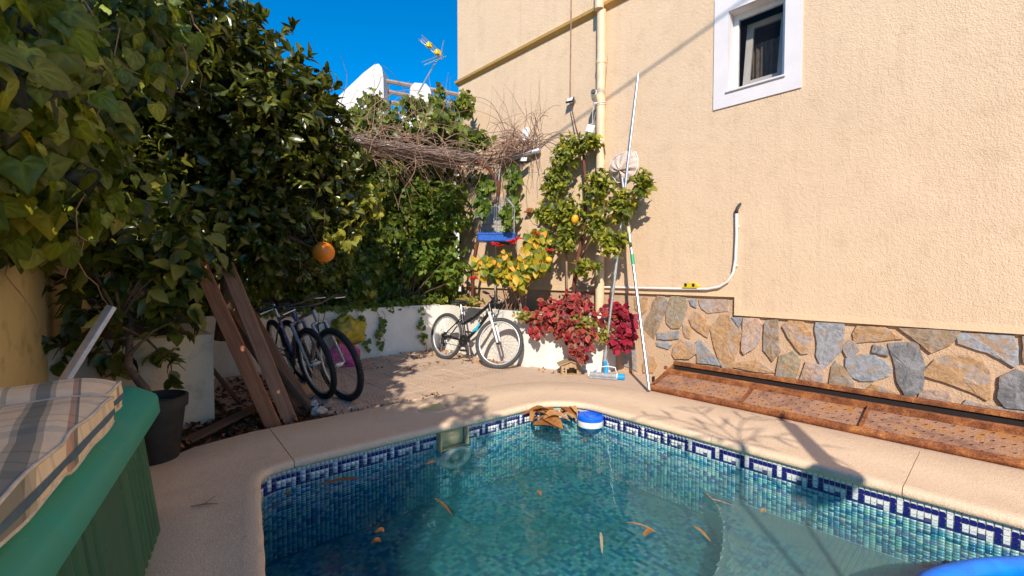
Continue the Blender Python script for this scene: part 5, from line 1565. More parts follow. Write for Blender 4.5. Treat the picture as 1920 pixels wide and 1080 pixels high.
    hb_ = MB().tube([stem1 + Vector((-0.05, -hw, rise)), stem1 + Vector((-0.03, -hw * 0.6, rise)), stem1 + Vector((0, -0.06, 0)), stem1 + Vector((0, 0.06, 0)), stem1 + Vector((-0.03, hw * 0.6, rise)), stem1 + Vector((-0.05, hw, rise))], 0.0115, 10)
    hbo = hb_.build('handlebar', M['black_paint'], t, smooth=True, xf=S, local=True)
    for y in (-1, 1):
        e0 = stem1 + Vector((-0.052, y * (hw + 0.006), rise)); e1 = stem1 + Vector((-0.036, y * (hw - 0.12), rise))
        MB().tube([e0, e1], 0.0165, 10).build('grip', M['rubber'], hbo, smooth=True, angle=40, xf=S, local=True)
        MB().tube([e1 + Vector((0.01, 0, 0)), e1 + Vector((0.05, y * 0.01, -0.012)), e0 + Vector((0.055, -y * 0.01, -0.03))], 0.0055, 6).build('brake_lever', M['alu'] if not kid else M['alu_dull'], hbo, xf=S, local=True)
        MB().tube([e1 + Vector((0.03, 0, -0.01)), stem1 + Vector((0.09, y * 0.08, 0.05)), stem1 + Vector((0.08, y * 0.03, -0.08)), crown + Vector((0.03, 0.02 * y, 0.0))], 0.0028, 5).build('brake_cable', M['black_plastic'], hbo, xf=S, local=True)
        if not kid:
            MB().tube([e0 + Vector((0, -y * 0.01, 0)), e0 + Vector((0.06, -y * 0.012, 0.025)), e0 + Vector((0.10, -y * 0.014, 0.03))], 0.011, 8).build('bar_end', M['black_plastic'], hbo, xf=S, local=True)
    # seat
    sp0 = st; sp1 = st + (st - bb).normalized() * (0.12 if kid else 0.14)
    MB().tube([sp0 - (st - bb).normalized() * 0.03, sp1], 0.0135, 10).build('seat_post', M['chrome'], t, smooth=True, angle=40, local=True)
    MB().tube([sp0 - (st - bb).normalized() * 0.005, sp0 + (st - bb).normalized() * 0.015], 0.021, 10).build('seat_clamp', M['alu_dull'], t, local=True)
    rows_ = []
    for i, u in enumerate(np.linspace(-0.13, 0.14, 14)):
        wd = 0.075 * (1 / (1 + math.exp((u + 0.02) * 38))) + 0.021
        if i in (0, 13): wd *= 0.5
        zc = sp1.z + 0.03 + 0.012 * math.cos(u * 12) - (0.012 if i in (0, 13) else 0)
        rows_.append([Vector((sp1.x + u, wd * math.cos(a), zc + 0.024 * math.sin(a) * (1 if math.sin(a) > 0 else 0.9))) for a in np.linspace(0, 2 * math.pi, 15)])
    MB().grid(rows_).build('saddle', M['black_plastic'], t, smooth=True, local=True)
    # drivetrain on the right hand side (-Y)
    cr = MB()
    ch_r = 0.085 if not kid else 0.075
    cr.tube([bb + Vector((0, -0.055, 0)), bb + Vector((0, 0.055, 0))], 0.02, 12)
    cro = cr.build('crank_axle', M['black_plastic'], t, smooth=True, angle=40, local=True)
    mcr = Matrix.Translation(bb + Vector((0, -0.045, 0))) @ Matrix.Rotation(R(90), 4, 'X')
    MB().lathe([(0.03, 0.002), (ch_r, 0.002), (ch_r + 0.004, 0.0), (ch_r, -0.002), (0.03, -0.002)], 32, mcr).build('chainring', M['black_plastic'], cro, local=True)
    for y, s_ in ((-0.06, 1), (0.06, -1)):
        a_ = Vector((0.10, 0, -0.11)) * s_
        MB().tube([bb + Vector((0, y, 0)), bb + Vector((a_.x, y * 1.1, a_.z))], 0.009, 8).build('crank_arm', M['black_plastic'] if kid else M['alu_dull'], cro, smooth=True, angle=40, local=True)
        MB().box((-0.045, -0.035, -0.011), (0.045, 0.035, 0.011), Matrix.Translation(bb + Vector((a_.x, y * 1.1 + (0.05 if y > 0 else -0.05), a_.z))), bev=0.004).build('pedal', M['black_plastic'], cro, local=True)
    MB().lathe([(0.02, 0.02), (0.03, 0.02), (0.055, -0.012), (0.02, -0.012)], 20, Matrix.Translation(hub_r + Vector((0, -0.04, 0))) @ Matrix.Rotation(R(90), 4, 'X')).build('cassette', M['black_plastic'], t, local=True)
    MB().tube([bb + Vector((0, -0.045, ch_r)), hub_r + Vector((0, -0.045, 0.05))], 0.004, 5).tube([bb + Vector((0, -0.045, -ch_r)), hub_r + Vector((0.02, -0.045, -0.09))], 0.004, 5).build('chain', M['rubber_grey'], t, local=True)
    MB().box((-0.02, -0.075, -0.11), (0.02, -0.035, -0.02), Matrix.Translation(hub_r), bev=0.008).lathe([(0, .004), (.024, .004), (.024, -.004), (0, -.004)], 12, Matrix.Translation(hub_r + Vector((0.02, -0.05, -0.11))) @ Matrix.Rotation(R(90), 4, 'X')).build('derailleur', M['black_plastic'], t, local=True)
    if kid:
        a_, b_ = lerp(bb, hl, 0.32), lerp(bb, hl, 0.62)
        dn = Vector((0, -0.001, -0.0))
        MB().tube([a_ + Vector((0, 0, 0.002)), (a_ + b_) / 2 + Vector((0, 0, -0.018)), b_ + Vector((0, 0, -0.008))], tr_ + 0.0022, 12, cap=False).build('cyan_decal', M['cyan_paint'], fo, smooth=True, local=True)
    # reflector plates on the frame
    return t
bicycle('black bicycle with a white fork and pale blue stripe leaning on the white planter', 0.305, 0.94, M['black_paint'], M['fork_white'], 0.042, R(22), (3.47, 4.58, 0.004), R(-83), R(-7), True, 'rubber_grey')
bicycle('bicycle with a violet and silver frame, nearer the leaning planks', 0.335, 1.04, M['violet_paint'], M['silver_paint'], 0.050, R(6), (1.53, 4.73, 0.004), R(-90), R(14))
bicycle('silver bicycle standing right of the violet one, by the magenta bag', 0.340, 1.04, M['silver_paint'], M['silver_paint'], 0.052, R(8), (1.645, 4.52, 0.004), R(-88), R(15))

# ================================================================ HANGING BIRD CAGE
kc = at(930, 446, 6.15)
cg = thing('bird_cage', 'wire bird cage with a bright blue tray hanging among the ivy', 'bird cage', tuple(kc))
cm = Matrix.Translation(kc) @ Matrix.Rotation(R(-38), 4, 'Z')
tr2 = MB()
w2, d2 = 0.24, 0.15
tr2.box((-w2, -d2, -0.055), (w2, d2, -0.047), cm)
for lo, hi in (((-w2, -d2 - 0.008, -0.05), (w2, -d2, 0.05)), ((-w2, d2, -0.05), (w2, d2 + 0.008, 0.05)), ((-w2 - 0.008, -d2, -0.05), (-w2, d2, 0.05)), ((w2, -d2, -0.05), (w2 + 0.008, d2, 0.05))): tr2.box(lo, hi, cm, bev=0.003)
tr2.box((-w2 - 0.015, -d2 - 0.016, 0.035), (w2 + 0.015, -d2 - 0.0085, 0.055), cm)
tr2.build('tray', M['blue_tray'], cg)
wr = MB()
Ht = 0.55
def cagept(x, y, z): return cm @ Vector((x, y, z))
for k in range(17):
    x = -w2 + 2 * w2 * k / 16
    for y in (-d2, d2): wr.tube([cagept(x, y, 0.05), cagept(x, y, Ht * 0.75), cagept(x * 0.55, y * 0.2, Ht)], 0.0022, 4, cap=False)
for k in range(9):
    y = -d2 + 2 * d2 * k / 8
    for x in (-w2, w2): wr.tube([cagept(x, y, 0.05), cagept(x, y, Ht * 0.75), cagept(x * 0.55, y * 0.2, Ht)], 0.0022, 4, cap=False)
for z in (0.12, 0.25, 0.40):
    wr.tube([cagept(-w2, -d2, z), cagept(w2, -d2, z), cagept(w2, d2, z), cagept(-w2, d2, z)], 0.003, 4, closed=True)
wr.build('wires', M['grey_plastic'], cg)
rows = []
for k in range(19):
    x = -w2 * 0.85 + 1.7 * w2 * k / 18
    rows.append([cagept(x, d2 * 0.9 + 0.02 * math.sin(k * 1.3), z) for z in (0.06, 0.2, 0.35, 0.48)])
MB().grid(rows).build('backing_cloth', M['mesh_white'], cg, smooth=True)
MB().tube([cagept(0, 0, Ht), cagept(0, 0, Ht + 0.45)], 0.003, 5).build('hanger', M['alu_dull'], cg)
MB().tube([cagept(-0.2, 0, 0.18), cagept(0.2, 0, 0.18)], 0.006, 6).build('perch', M['wood_light'], cg)
sh = onx(993, 397, 4.36)
tag(MB().box((-0.05, -0.06, -0.01), (0.05, 0.06, 0.01), Matrix.Translation(sh)).box((-0.03, -0.04, 0.01), (0.03, 0.04, 0.05), Matrix.Translation(sh), bev=0.008).build('wall_shelf', M['wood_red'], loc=tuple(sh)), 'tiny reddish wall shelf on the house beside the bird cage', 'shelf')

# ================================================================ VEGETATION
def fan_leaf(outline, cup=0.10, droop=0.12, cy=0.42):
    """outline: half outline (x>=0) from base to tip; mirrored; fan round a raised midrib"""
    half = outline
    pts = [(x, y) for x, y in half] + [(-x, y) for x, y in reversed(half[1:-1])]
    V = [(x, y, cup * abs(x) * 1.2 - droop * y * y) for x, y in pts]
    mid = (0.0, cy, -0.06 - droop * cy * cy)
    V = [mid] + V
    n = len(pts)
    F = [(0, 1 + i, 1 + (i + 1) % n) for i in range(n)]
    e = [0.0] + [1.0] * n
    return np.array(V, float), np.array(F), np.array(e)
def blade_leaf(wid=0.24, droop=0.22, fold=0.10, st=((0.0, 0.02), (0.22, 0.8), (0.48, 1.0), (0.76, 0.62), (1.0, 0.0))):
    V, e = [], []
    for y, w_ in st:
        z = -droop * y * y
        for s_ in (-1, 0, 1):
            V.append((s_ * w_ * wid, y, z + (fold * w_ if s_ else 0))); e.append(abs(s_))
    F = []
    for i in range(len(st) - 1):
        for j in range(2):
            a = i * 3 + j
            F += [(a, a + 1, a + 4), (a, a + 4, a + 3)]
    return np.array(V, float), np.array(F), np.array(e, float)
CITRUS = blade_leaf(0.235)
CITRUS_W = blade_leaf(0.30, 0.3, 0.13)
IVY = fan_leaf([(0.0, 0.0), (0.16, -0.16), (0.46, -0.06), (0.56, 0.22), (0.36, 0.34), (0.38, 0.60), (0.20, 0.70), (0.0, 1.0)], 0.14, 0.18, 0.3)
HEART = fan_leaf([(0.0, 0.02), (0.18, -0.10), (0.40, 0.02), (0.48, 0.28), (0.38, 0.58), (0.18, 0.84), (0.0, 1.0)], 0.16, 0.20, 0.4)
def veined(tips, notches, droop=0.16):
    """lobed leaf with pale veins running to each lobe tip and quilted blades between them"""
    base = (0.0, 0.04)
    ring = []
    for i, t in enumerate(tips):
        ring.append((t, True))
        if i < len(notches): ring.append((notches[i], False))
    V, e, F = [(0, 0.04, 0)], [0.0], []
    for f, zf in ((0.34, 0.02), (0.72, 0.035), (1.0, 0.0)):
        for (p, tip) in ring:
            x, y = base[0] + (p[0] - base[0]) * f, base[1] + (p[1] - base[1]) * f
            V.append((x, y, (0.0 if tip else zf * 2.2) + 0.10 * abs(x) - droop * y * abs(y))); e.append((0.0 if f < 0.5 else 0.45 if f < 0.9 else 1.0) if tip else 1.0)
    n = len(ring)
    for i in range(n - 1): F.append((0, 1 + i, 2 + i))
    for r_ in range(2):
        for i in range(n - 1):
            a = 1 + r_ * n + i; b = a + n
            F += [(a, b, b + 1), (a, b + 1, a + 1)]
    return np.array(V, float), np.array(F), np.array(e)
_t = [(-0.02, -0.03), (-0.26, -0.20), (-0.58, 0.20), (0.0, 1.0), (0.58, 0.20), (0.26, -0.20), (0.02, -0.03)]
_n = [(-0.14, -0.15), (-0.50, -0.04), (-0.37, 0.46), (0.37, 0.46), (0.50, -0.04), (0.14, -0.15)]
IVY_HI = veined(_t, _n)
HEART_HI = veined([(-0.02, -0.02), (-0.24, -0.12), (-0.44, 0.12), (-0.34, 0.62), (0.0, 1.0), (0.34, 0.62), (0.44, 0.12), (0.24, -0.12), (0.02, -0.02)],
                  [(-0.12, -0.10), (-0.38, -0.03), (-0.45, 0.36), (-0.20, 0.84), (0.20, 0.84), (0.45, 0.36), (0.38, -0.03), (0.12, -0.10)], 0.2)
def coleus_leaf():
    out = [(0.0, 0.0), (0.17, 0.06), (0.27, 0.2), (0.30, 0.26), (0.36, 0.36), (0.35, 0.46), (0.33, 0.60), (0.24, 0.74), (0.13, 0.88), (0.0, 1.0)]
    pts = out + [(-x, y) for x, y in reversed(out[1:-1])]
    n = len(pts)
    V = [(0, 0.42, -0.05)] + [(x * 0.80, 0.42 + (y - 0.42) * 0.84, 0.06 * abs(x) - 0.16 * y * y) for x, y in pts] + [(x, y, 0.10 * abs(x) - 0.16 * y * y) for x, y in pts]
    F = [(0, 1 + i, 1 + (i + 1) % n) for i in range(n)]
    for i in range(n):
        j = (i + 1) % n
        F += [(1 + i, 1 + n + i, 1 + n + j), (1 + i, 1 + n + j, 1 + j)]
    return np.array(V, float), np.array(F), np.array([0.0] + [0.0] * n + [1.0] * n)
COLEUS = coleus_leaf()

def nrm(a): return a / np.maximum(1e-9, np.linalg.norm(a, axis=-1, keepdims=True))
_cf = np.array([_fx, _fy]); _cr = np.array([_fy, -_fx])
def project(P):
    d = P[:, 0] * _fx + P[:, 1] * _fy; l_ = P[:, 0] * _fy - P[:, 1] * _fx; zz = P[:, 2] - EYE
    c = d * math.cos(PITCH) - zz * math.sin(PITCH); u = d * math.sin(PITCH) + zz * math.cos(PITCH)
    cc = np.where(c > 0.05, c, 0.05)
    return 960 + FPX * l_ / cc, 540 - FPX * u / cc, c

def foliage(parent, tm, P, T, N, S, C, mat, E=None, nparts=300, name='leaf', cell=11):
    P, T, N, S, C = (np.asarray(a, float) for a in (P, T, N, S, C))
    TV, TF_, TE = tm
    Y = nrm(T); Z = nrm(N - Y * (N * Y).sum(1, keepdims=True)); X = np.cross(Y, Z)
    B = np.stack([X, Y, Z], 2)
    asp = rng.uniform(0.85, 1.12, (len(P), 1, 1))
    B = B * S[:, None, None]
    B[:, :, 0:1] *= asp
    px, py, dep = project(P + Y * S[:, None] * 0.5)
    vis = (dep > 0.2) & (px > -20) & (px < 1940) & (py > -20) & (py < 1100)
    order = np.argsort(dep)
    taken, score = set(), np.zeros(len(P))
    facing = np.abs((Z * nrm(P - np.array([0, 0, EYE]))).sum(1))
    for i in order:
        if not vis[i]: continue
        k = (int(px[i] // cell), int(py[i] // cell))
        if k in taken: continue
        taken.add(k); score[i] = S[i] / dep[i] * (0.3 + facing[i])
    pick = np.argsort(-score)[:nparts]
    pick = pick[score[pick] > 0]
    mask = np.ones(len(P), bool); mask[pick] = False
    edge = C if E is None else np.asarray(E, float)
    # joined remainder
    R_ = np.where(mask)[0]
    if len(R_):
        V = (np.einsum('nij,kj->nki', B[R_], TV) + P[R_][:, None, :]).reshape(-1, 3)
        col_ = (C[R_][:, None, :] * (1 - TE)[None, :, None] + edge[R_][:, None, :] * TE[None, :, None]).reshape(-1, 3)
        F = (np.arange(len(R_))[:, None, None] * len(TV) + TF_[None]).reshape(-1, 3)
        tag(fast_mesh('foliage', V, [F], mat, col_, parent, True), kind='stuff')
    # the leaves that show largest are parts of their own, sharing a few meshes
    NV = 7
    var = []
    o0 = ORG[parent.name]
    for n_, i in enumerate(pick):
        v = n_ % NV
        if v >= len(var):
            me = bpy.data.meshes.new(name)
            me.from_pydata([tuple(p) for p in TV], [], [tuple(int(q) for q in f) for f in TF_])
            at_ = me.color_attributes.new('Col', 'FLOAT_COLOR', 'POINT')
            cc = C[i][None] * (1 - TE)[:, None] + edge[i][None] * TE[:, None]
            at_.data.foreach_set('color', np.hstack([cc, np.ones((len(cc), 1))]).astype(np.float32).ravel())
            me.polygons.foreach_set('use_smooth', [True] * len(me.polygons))
            me.materials.append(mat)
            var.append(me)
        o = bpy.data.objects.new(name, var[v])
        col.objects.link(o)
        o.parent = parent
        m_ = Matrix([list(B[i][r]) + [P[i][r] - o0[r]] for r in range(3)] + [[0, 0, 0, 1]])
        o.matrix_basis = m_
    return len(pick)

def in_ell(ells, n, surf=0.45):
    """points in a union of ellipsoids [(centre, radii)], pushed towards the skin; also outward directions"""
    w_ = np.array([r[0] * r[1] * r[2] for _, r in ells]) ** 0.8
    idx = rng.choice(len(ells), n, p=w_ / w_.sum())
    c = np.array([tuple(e[0]) for e in ells])[idx]; r = np.array([e[1] for e in ells])[idx]
    d = nrm(rng.normal(size=(n, 3)))
    rad = rng.uniform(0, 1, (n, 1)) ** surf
    lump_ = 1 + 0.16 * np.sin(d[:, :1] * 7 + c[:, :1] * 5) * np.cos(d[:, 2:] * 6 + c[:, 1:2] * 3)
    return c + d * r * rad * lump_, nrm(d / r)

def rosettes(P, O, k, size, spread=0.8, up=0.25, colours=None, jit=0.25):
    """leaf clusters round twig tips"""
    n = len(P)
    tw = nrm(O + rng.normal(size=(n, 3)) * 0.55 + np.array([0, 0, up]))
    rp_, rt, rn, rs_, rc, ri = [], [], [], [], [], []
    for i in range(k):
        a = rng.normal(size=(n, 3)); pv = nrm(a - tw * (a * tw).sum(1, keepdims=True))
        sp = rng.uniform(0.4, 1.0, (n, 1)) * spread
        t = nrm(tw * (1 - sp * 0.55) + pv * sp + np.array([0, 0, -0.22]))
        s_ = size * rng.uniform(0.65, 1.2, n)
        rp_.append(P + tw * rng.uniform(-0.6, 0.4, (n, 1)) * size); rt.append(t)
        rn.append(nrm(tw + rng.normal(size=(n, 3)) * jit + np.array([0, 0, 0.35]))); rs_.append(s_)
    P2, T2, N2, S2 = np.concatenate(rp_), np.concatenate(rt), np.concatenate(rn), np.concatenate(rs_)
    return P2, T2, N2, S2, np.tile(np.arange(n), k)

def pal(n, cols, p=None, j=0.18):
    c = np.array(cols)[rng.choice(len(cols), n, p=p)]
    return np.clip(c * (1 + rng.normal(size=(n, 1)) * j), 0.004, 0.95)

# ---------------------------------------------------------------- orange tree
ot = thing('orange_tree', 'big dark green orange tree over the planks and bicycles', 'tree', (0.85, 4.75, 0.60))
trk = MB()
base = Vector((0.85, 4.75, 0.55))
trk.tube([base, base + Vector((0.02, -0.03, 0.35)), base + Vector((0.0, -0.10, 0.75)), base + Vector((-0.04, -0.16, 1.15))], [0.085, 0.07, 0.062, 0.055], 10)
trk.build('trunk', M['bark'], ot, smooth=True)
fork_ = base + Vector((-0.02, -0.12, 0.95))
ELL = [(at(290, 110, 3.75), (.95, .9, .90)), (at(465, 210, 3.95), (.66, .70, .70)), (at(555, 340, 4.2), (.58, .55, .6)), (at(400, 380, 3.85), (.70, .62, .62)),
       (at(540, 195, 4.2), (.44, .50, .45)), (at(650, 395, 4.5), (.26, .26, .30)), (at(592, 262, 4.35), (.38, .40, .42)), (at(120, 230, 3.6), (.75, .8, .9)), (at(425, 70, 4.1), (.30, .30, .36)),
       (at(500, 460, 4.1), (.38, .36, .26)), (at(545, 495, 4.6), (.34, .3, .20)), (at(603, 438, 4.12), (.15, .15, .09)), (at(240, 330, 3.6), (.5, .5, .6))]
for k, (c, r) in enumerate(ELL):
    tgt = Vector(c) + Vector((0, 0, -0.15))
    m1 = lerp(fork_, tgt, 0.5) + Vector((random.uniform(-.1, .1), random.uniform(-.1, .1), 0.12))
    lb = MB().tube([fork_, m1, tgt, tgt + Vector((random.uniform(-.3, .3), random.uniform(-.3, .3), 0.35))], [0.04, 0.028, 0.016, 0.006], 7)
    for q in range(5):
        e_ = Vector(c) + Vector((random.uniform(-1, 1) * r[0], random.uniform(-1, 1) * r[1], random.uniform(-.8, .9) * r[2])) * 0.8
        s0 = lerp(m1, tgt, random.uniform(0.2, 1.0))
        lb.tube([s0, lerp(s0, e_, 0.5) + Vector((0, 0, 0.05)), e_], [0.011, 0.007, 0.003], 5)
    lb.build('limb', M['bark'], ot, smooth=True)
Pi, Oi = in_ell([(c, tuple(q * 0.8 for q in r)) for c, r in ELL], 1100, 0.6)
P, O = in_ell(ELL, 2300, 0.28)
P2, T2, N2, S2, ii = rosettes(np.concatenate([P, Pi]), np.concatenate([O, Oi]), 6, 0.118)
keep = P2[:, 2] > 0.95
P2, T2, N2, S2 = P2[keep], T2[keep], N2[keep], S2[keep]
C = pal(len(P2), [(0.080, 0.095, 0.014), (0.125, 0.135, 0.020), (0.050, 0.068, 0.012), (0.20, 0.185, 0.035)], [.4, .3, .2, .1])
foliage(ot, CITRUS, P2, T2, N2, S2, C * 1.2, M['leaf'], C * 0.75)
# yellow-green spray round the fruit
P, O = in_ell([(at(650, 445, 4.15), (.20, .16, .12)), (at(600, 440, 4.05), (.10, .1, .06)), (at(690, 380, 4.4), (.16, .2, .25))], 46, 0.5)
P2, T2, N2, S2, ii = rosettes(P, O, 4, 0.085)
foliage(ot, CITRUS_W, P2, T2 + np.array([0, 0, -0.4]), N2, S2, pal(len(P2), [(0.30, 0.28, 0.03), (0.22, 0.25, 0.035), (0.38, 0.33, 0.03)]), M['leaf_thin'], nparts=60)
def fruit(name, c, r, mat, parent, sq=(1, 1, 0.97)):
    prof = [(r * math.sin(a) * sq[0], -r * math.cos(a) * sq[2]) for a in np.linspace(0.0, math.pi, 15)]
    prof[0] = (0.0005, prof[0][1]); prof[-1] = (0.0005, prof[-1][1] - 0.12 * r)
    f = MB().lathe(prof, 24, Matrix.Translation(c) @ Matrix.Rotation(R(15), 4, 'X')).build(name, M[mat], parent, smooth=True)
    MB().tube([Vector(c) + Vector((0, 0, r * 0.85)), Vector(c) + Vector((0.01, 0.01, r * 1.6)), Vector(c) + Vector((0.03, 0.04, r * 4))], [0.004, 0.003, 0.003], 5).build('stalk', M['bark'], f)
    return f
fruit('orange', at(607, 473, 3.95), 0.092, 'orange', ot)
fruit('orange', at(165, 12, 3.0), 0.045, 'orange', ot)

# ---------------------------------------------------------------- ivy over the left boundary wall (big leaves near the lens)
iv = thing('wall_ivy', 'large leaved ivy hanging over the yellow boundary wall at the left', 'ivy', (-0.6, 2.4, 1.7))
ELL = [(at(10, 110, 1.75), (.30, .32, .42)), (at(20, 330, 1.95), (.24, .26, .26)), (at(110, 170, 2.2), (.30, .36, .42)), (at(150, 330, 2.5), (.30, .34, .34)), (at(60, 440, 2.3), (.20, .24, .16)), (at(240, 60, 2.7), (.35, .4, .4)), (at(-60, 200, 1.5), (.2, .3, .4)),
       (Vector((-.38, 2.35, 2.70)), (.34, .42, .34)), (Vector((-.22, 2.95, 2.75)), (.34, .40, .36)), (Vector((-.75, 1.45, 2.25)), (.30, .50, .38)), (Vector((-.62, 1.9, 2.45)), (.3, .4, .3))]
P, O = in_ell(ELL, 3300, 0.40)
n = len(P)
view = nrm(np.array([0, 0, EYE]) - P)
N_ = nrm(O * 0.5 + view * 0.40 + rng.normal(size=(n, 3)) * 0.6 + np.array([0, 0, 0.45]))
T_2 = nrm(np.array([0, 0, -1.0]) + rng.normal(size=(n, 3)) * 0.55 + O * 0.25)
S_ = rng.uniform(0.055, 0.115, n)
cI = pal(n, [(0.105, 0.150, 0.015), (0.165, 0.205, 0.022), (0.060, 0.092, 0.012), (0.25, 0.27, 0.025), (0.36, 0.31, 0.03)], [.32, .3, .22, .12, .04], .3)
h_ = n * 3 // 5
cV = np.clip(cI * 1.2 + np.array([.05, .06, .02]), 0, 1)
foliage(iv, IVY_HI, P[:h_], T_2[:h_], N_[:h_], S_[:h_], cV[:h_], M['leaf_ivy'], cI[:h_] * 0.85, nparts=180, cell=16)
foliage(iv, HEART_HI, P[h_:], T_2[h_:], N_[h_:], S_[h_:] * 1.05, cV[h_:], M['leaf_ivy'], cI[h_:] * 0.8, nparts=120, cell=16)
st_ = MB()
for k in range(46):
    c, r = ELL[k % len(ELL)]
    p = Vector(c) + Vector((random.uniform(-1, 1) * r[0], random.uniform(-1, 1) * r[1], random.uniform(-.2, 1) * r[2]))
    pts = [p]
    for q in range(6): pts.append(pts[-1] + Vector((random.uniform(-.05, .06), random.uniform(-.06, .06), random.uniform(-.12, .03))))
    st_.tube(pts, [0.005 - 0.0006 * q for q in range(7)], 5)
tag(st_.build('stems', M['twig'], iv), kind='stuff')

# ---------------------------------------------------------------- potted citrus with mottled leaves
pc_ = thing('potted_citrus', 'leggy citrus shrub with yellow mottled leaves growing in the black pot', 'shrub', (0.235, 3.40, 0.37))
b0 = Vector((0.235, 3.40, 0.36))
tk = MB()
p1 = b0 + Vector((-0.10, 0.15, 0.22)); p2 = at(245, 600, 3.0); p3 = at(215, 520, 3.0)
tk.tube([b0, b0 + Vector((-.03, .05, .10)), p1, p2, p3, at(200, 430, 3.0)], [0.026, 0.024, 0.022, 0.018, 0.013, 0.008], 8)
tk.build('trunk', M['bark'], pc_, smooth=True)
twg = MB()
ELL = [(at(200, 470, 2.95), (.27, .27, .22)), (at(300, 510, 3.05), (.25, .22, .24)), (at(230, 590, 3.0), (.26, .22, .18)), (at(330, 600, 3.1), (.17, .17, .18)), (at(130, 560, 2.95), (.16, .16, .18)), (at(330, 430, 3.1), (.28, .26, .22)), (at(320, 680, 3.15), (.12, .12, .12)), (at(210, 660, 3.0), (.16, .14, .12)), (at(120, 650, 2.9), (.12, .13, .12)), (at(120, 430, 2.9), (.26, .25, .2))]
for c, r in ELL:
    s0 = lerp(p1, p3, random.uniform(0.1, 1))
    twg.tube([s0, lerp(s0, Vector(c), 0.5) + Vector((0, 0, .04)), Vector(c)], [0.011, 0.008, 0.004], 6)
    for q in range(6):
        e_ = Vector(c) + Vector((random.uniform(-1, 1) * r[0], random.uniform(-1, 1) * r[1], random.uniform(-1, 1) * r[2]))
        twg.tube([Vector(c), lerp(Vector(c), e_, .5) + Vector((0, 0, .02)), e_], [0.005, 0.004, 0.002], 5)
twg.build('branches', M['bark'], pc_, smooth=True)
P, O = in_ell(ELL, 210, 0.45)
P2, T2, N2, S2, ii = rosettes(P, O, 4, 0.125, 0.9, 0.1)
n = len(P2)
foliage(pc_, CITRUS_W, P2, T2 + np.array([0, 0, -0.35]), N2 + nrm(np.array([0, 0, EYE]) - P2) * 0.4, S2, pal(n, [(0.075, 0.105, 0.016), (0.115, 0.14, 0.020), (0.045, 0.068, 0.012), (0.24, 0.23, 0.03)], [.4, .3, .2, .1]), M['leaf_mottled'], cell=14)

# ---------------------------------------------------------------- ivy hedge on the back boundary wall
hg = thing('back_ivy', 'dense ivy hedge climbing above the whitewashed back wall', 'ivy', (2.4, 6.25, 0.61))
n = 15000
x = rng.uniform(0.55, 4.38, n)
topz = 2.75 + 0.45 * (x - 2.0).clip(0, 3) + 0.22 * np.sin(x * 5.1) + 0.15 * np.sin(x * 11.3 + 1)
topz = np.where(x > 4.0, topz + 0.15, topz)
z = 0.62 + rng.uniform(0, 1, n) ** 0.95 * (topz - 0.62)
dep_ = 0.25 + 0.13 * np.sin(x * 4.2 + z * 3.1) + 0.11 * np.sin(x * 9.7 - z * 6.3) + 0.07 * np.sin(x * 17 + z * 13)
y = 6.40 - (dep_ + 0.10) * rng.uniform(0.25, 1.0, n) ** 0.5 - 0.05
y = np.where(z > 2.0, y + 0.0, y)
P = np.stack([x, y, z], 1)
N_ = nrm(np.array([-0.25, -1.0, 0.45]) + rng.normal(size=(n, 3)) * 0.55)
T_2 = nrm(np.array([0, -0.25, -1.0]) + rng.normal(size=(n, 3)) * 0.6)
S_ = rng.uniform(0.05, 0.10, n)
foliage(hg, IVY, P, T_2, N_, S_, pal(n, [(0.095, 0.135, 0.016), (0.145, 0.185, 0.022), (0.21, 0.24, 0.028), (0.055, 0.085, 0.013), (0.36, 0.33, 0.04)], [.3, .32, .2, .13, .05]), M['leaf_ivy'], cell=9)
sm = MB()
for k in range(60):
    xx = random.uniform(0.7, 4.3); p = Vector((xx, 6.33, 0.6)); pts = [p]
    for q in range(9): pts.append(pts[-1] + Vector((random.uniform(-.12, .12), random.uniform(-.05, .04), random.uniform(.1, .3))))
    sm.tube(pts, [0.012 - 0.001 * q for q in range(10)], 5)
tag(sm.build('stems', M['bark'], hg), kind='stuff')
# brighter broad-leaved shrub in front of the ivy
bs = thing('bushy_shrub', 'bright green leafy shrub in front of the back ivy, left of the bird cage', 'shrub', (3.35, 5.98, 0.61))
ELL = [(at(800, 470, 6.7), (.42, .22, .45)), (at(850, 390, 6.7), (.36, .22, .40)), (at(790, 380, 6.9), (.35, .2, .4)), (at(860, 500, 6.5), (.22, .18, .35))]
P, O = in_ell(ELL, 420, 0.5)
P2, T2, N2, S2, ii = rosettes(P, O, 5, 0.095, 0.9)
foliage(bs, CITRUS_W, P2, T2, N2 + np.array([-.2, -.6, .3]), S2, pal(len(P2), [(0.13, 0.21, 0.025), (0.20, 0.27, 0.03), (0.09, 0.16, 0.022), (0.32, 0.32, 0.03)], [.4, .25, .25, .1]), M['leaf_thin'], cell=9)
sb_ = MB()
for k in range(9):
    e_ = Vector(P[k * 7]); b_ = Vector((3.35 + random.uniform(-.12, .12), 5.98 + random.uniform(-.05, .1), 0.6))
    sb_.tube([b_, lerp(b_, e_, .5) + Vector((random.uniform(-.08, .08), .03, .05)), e_], [0.012, 0.008, 0.004], 5)
sb_.build('stems', M['bark'], bs)

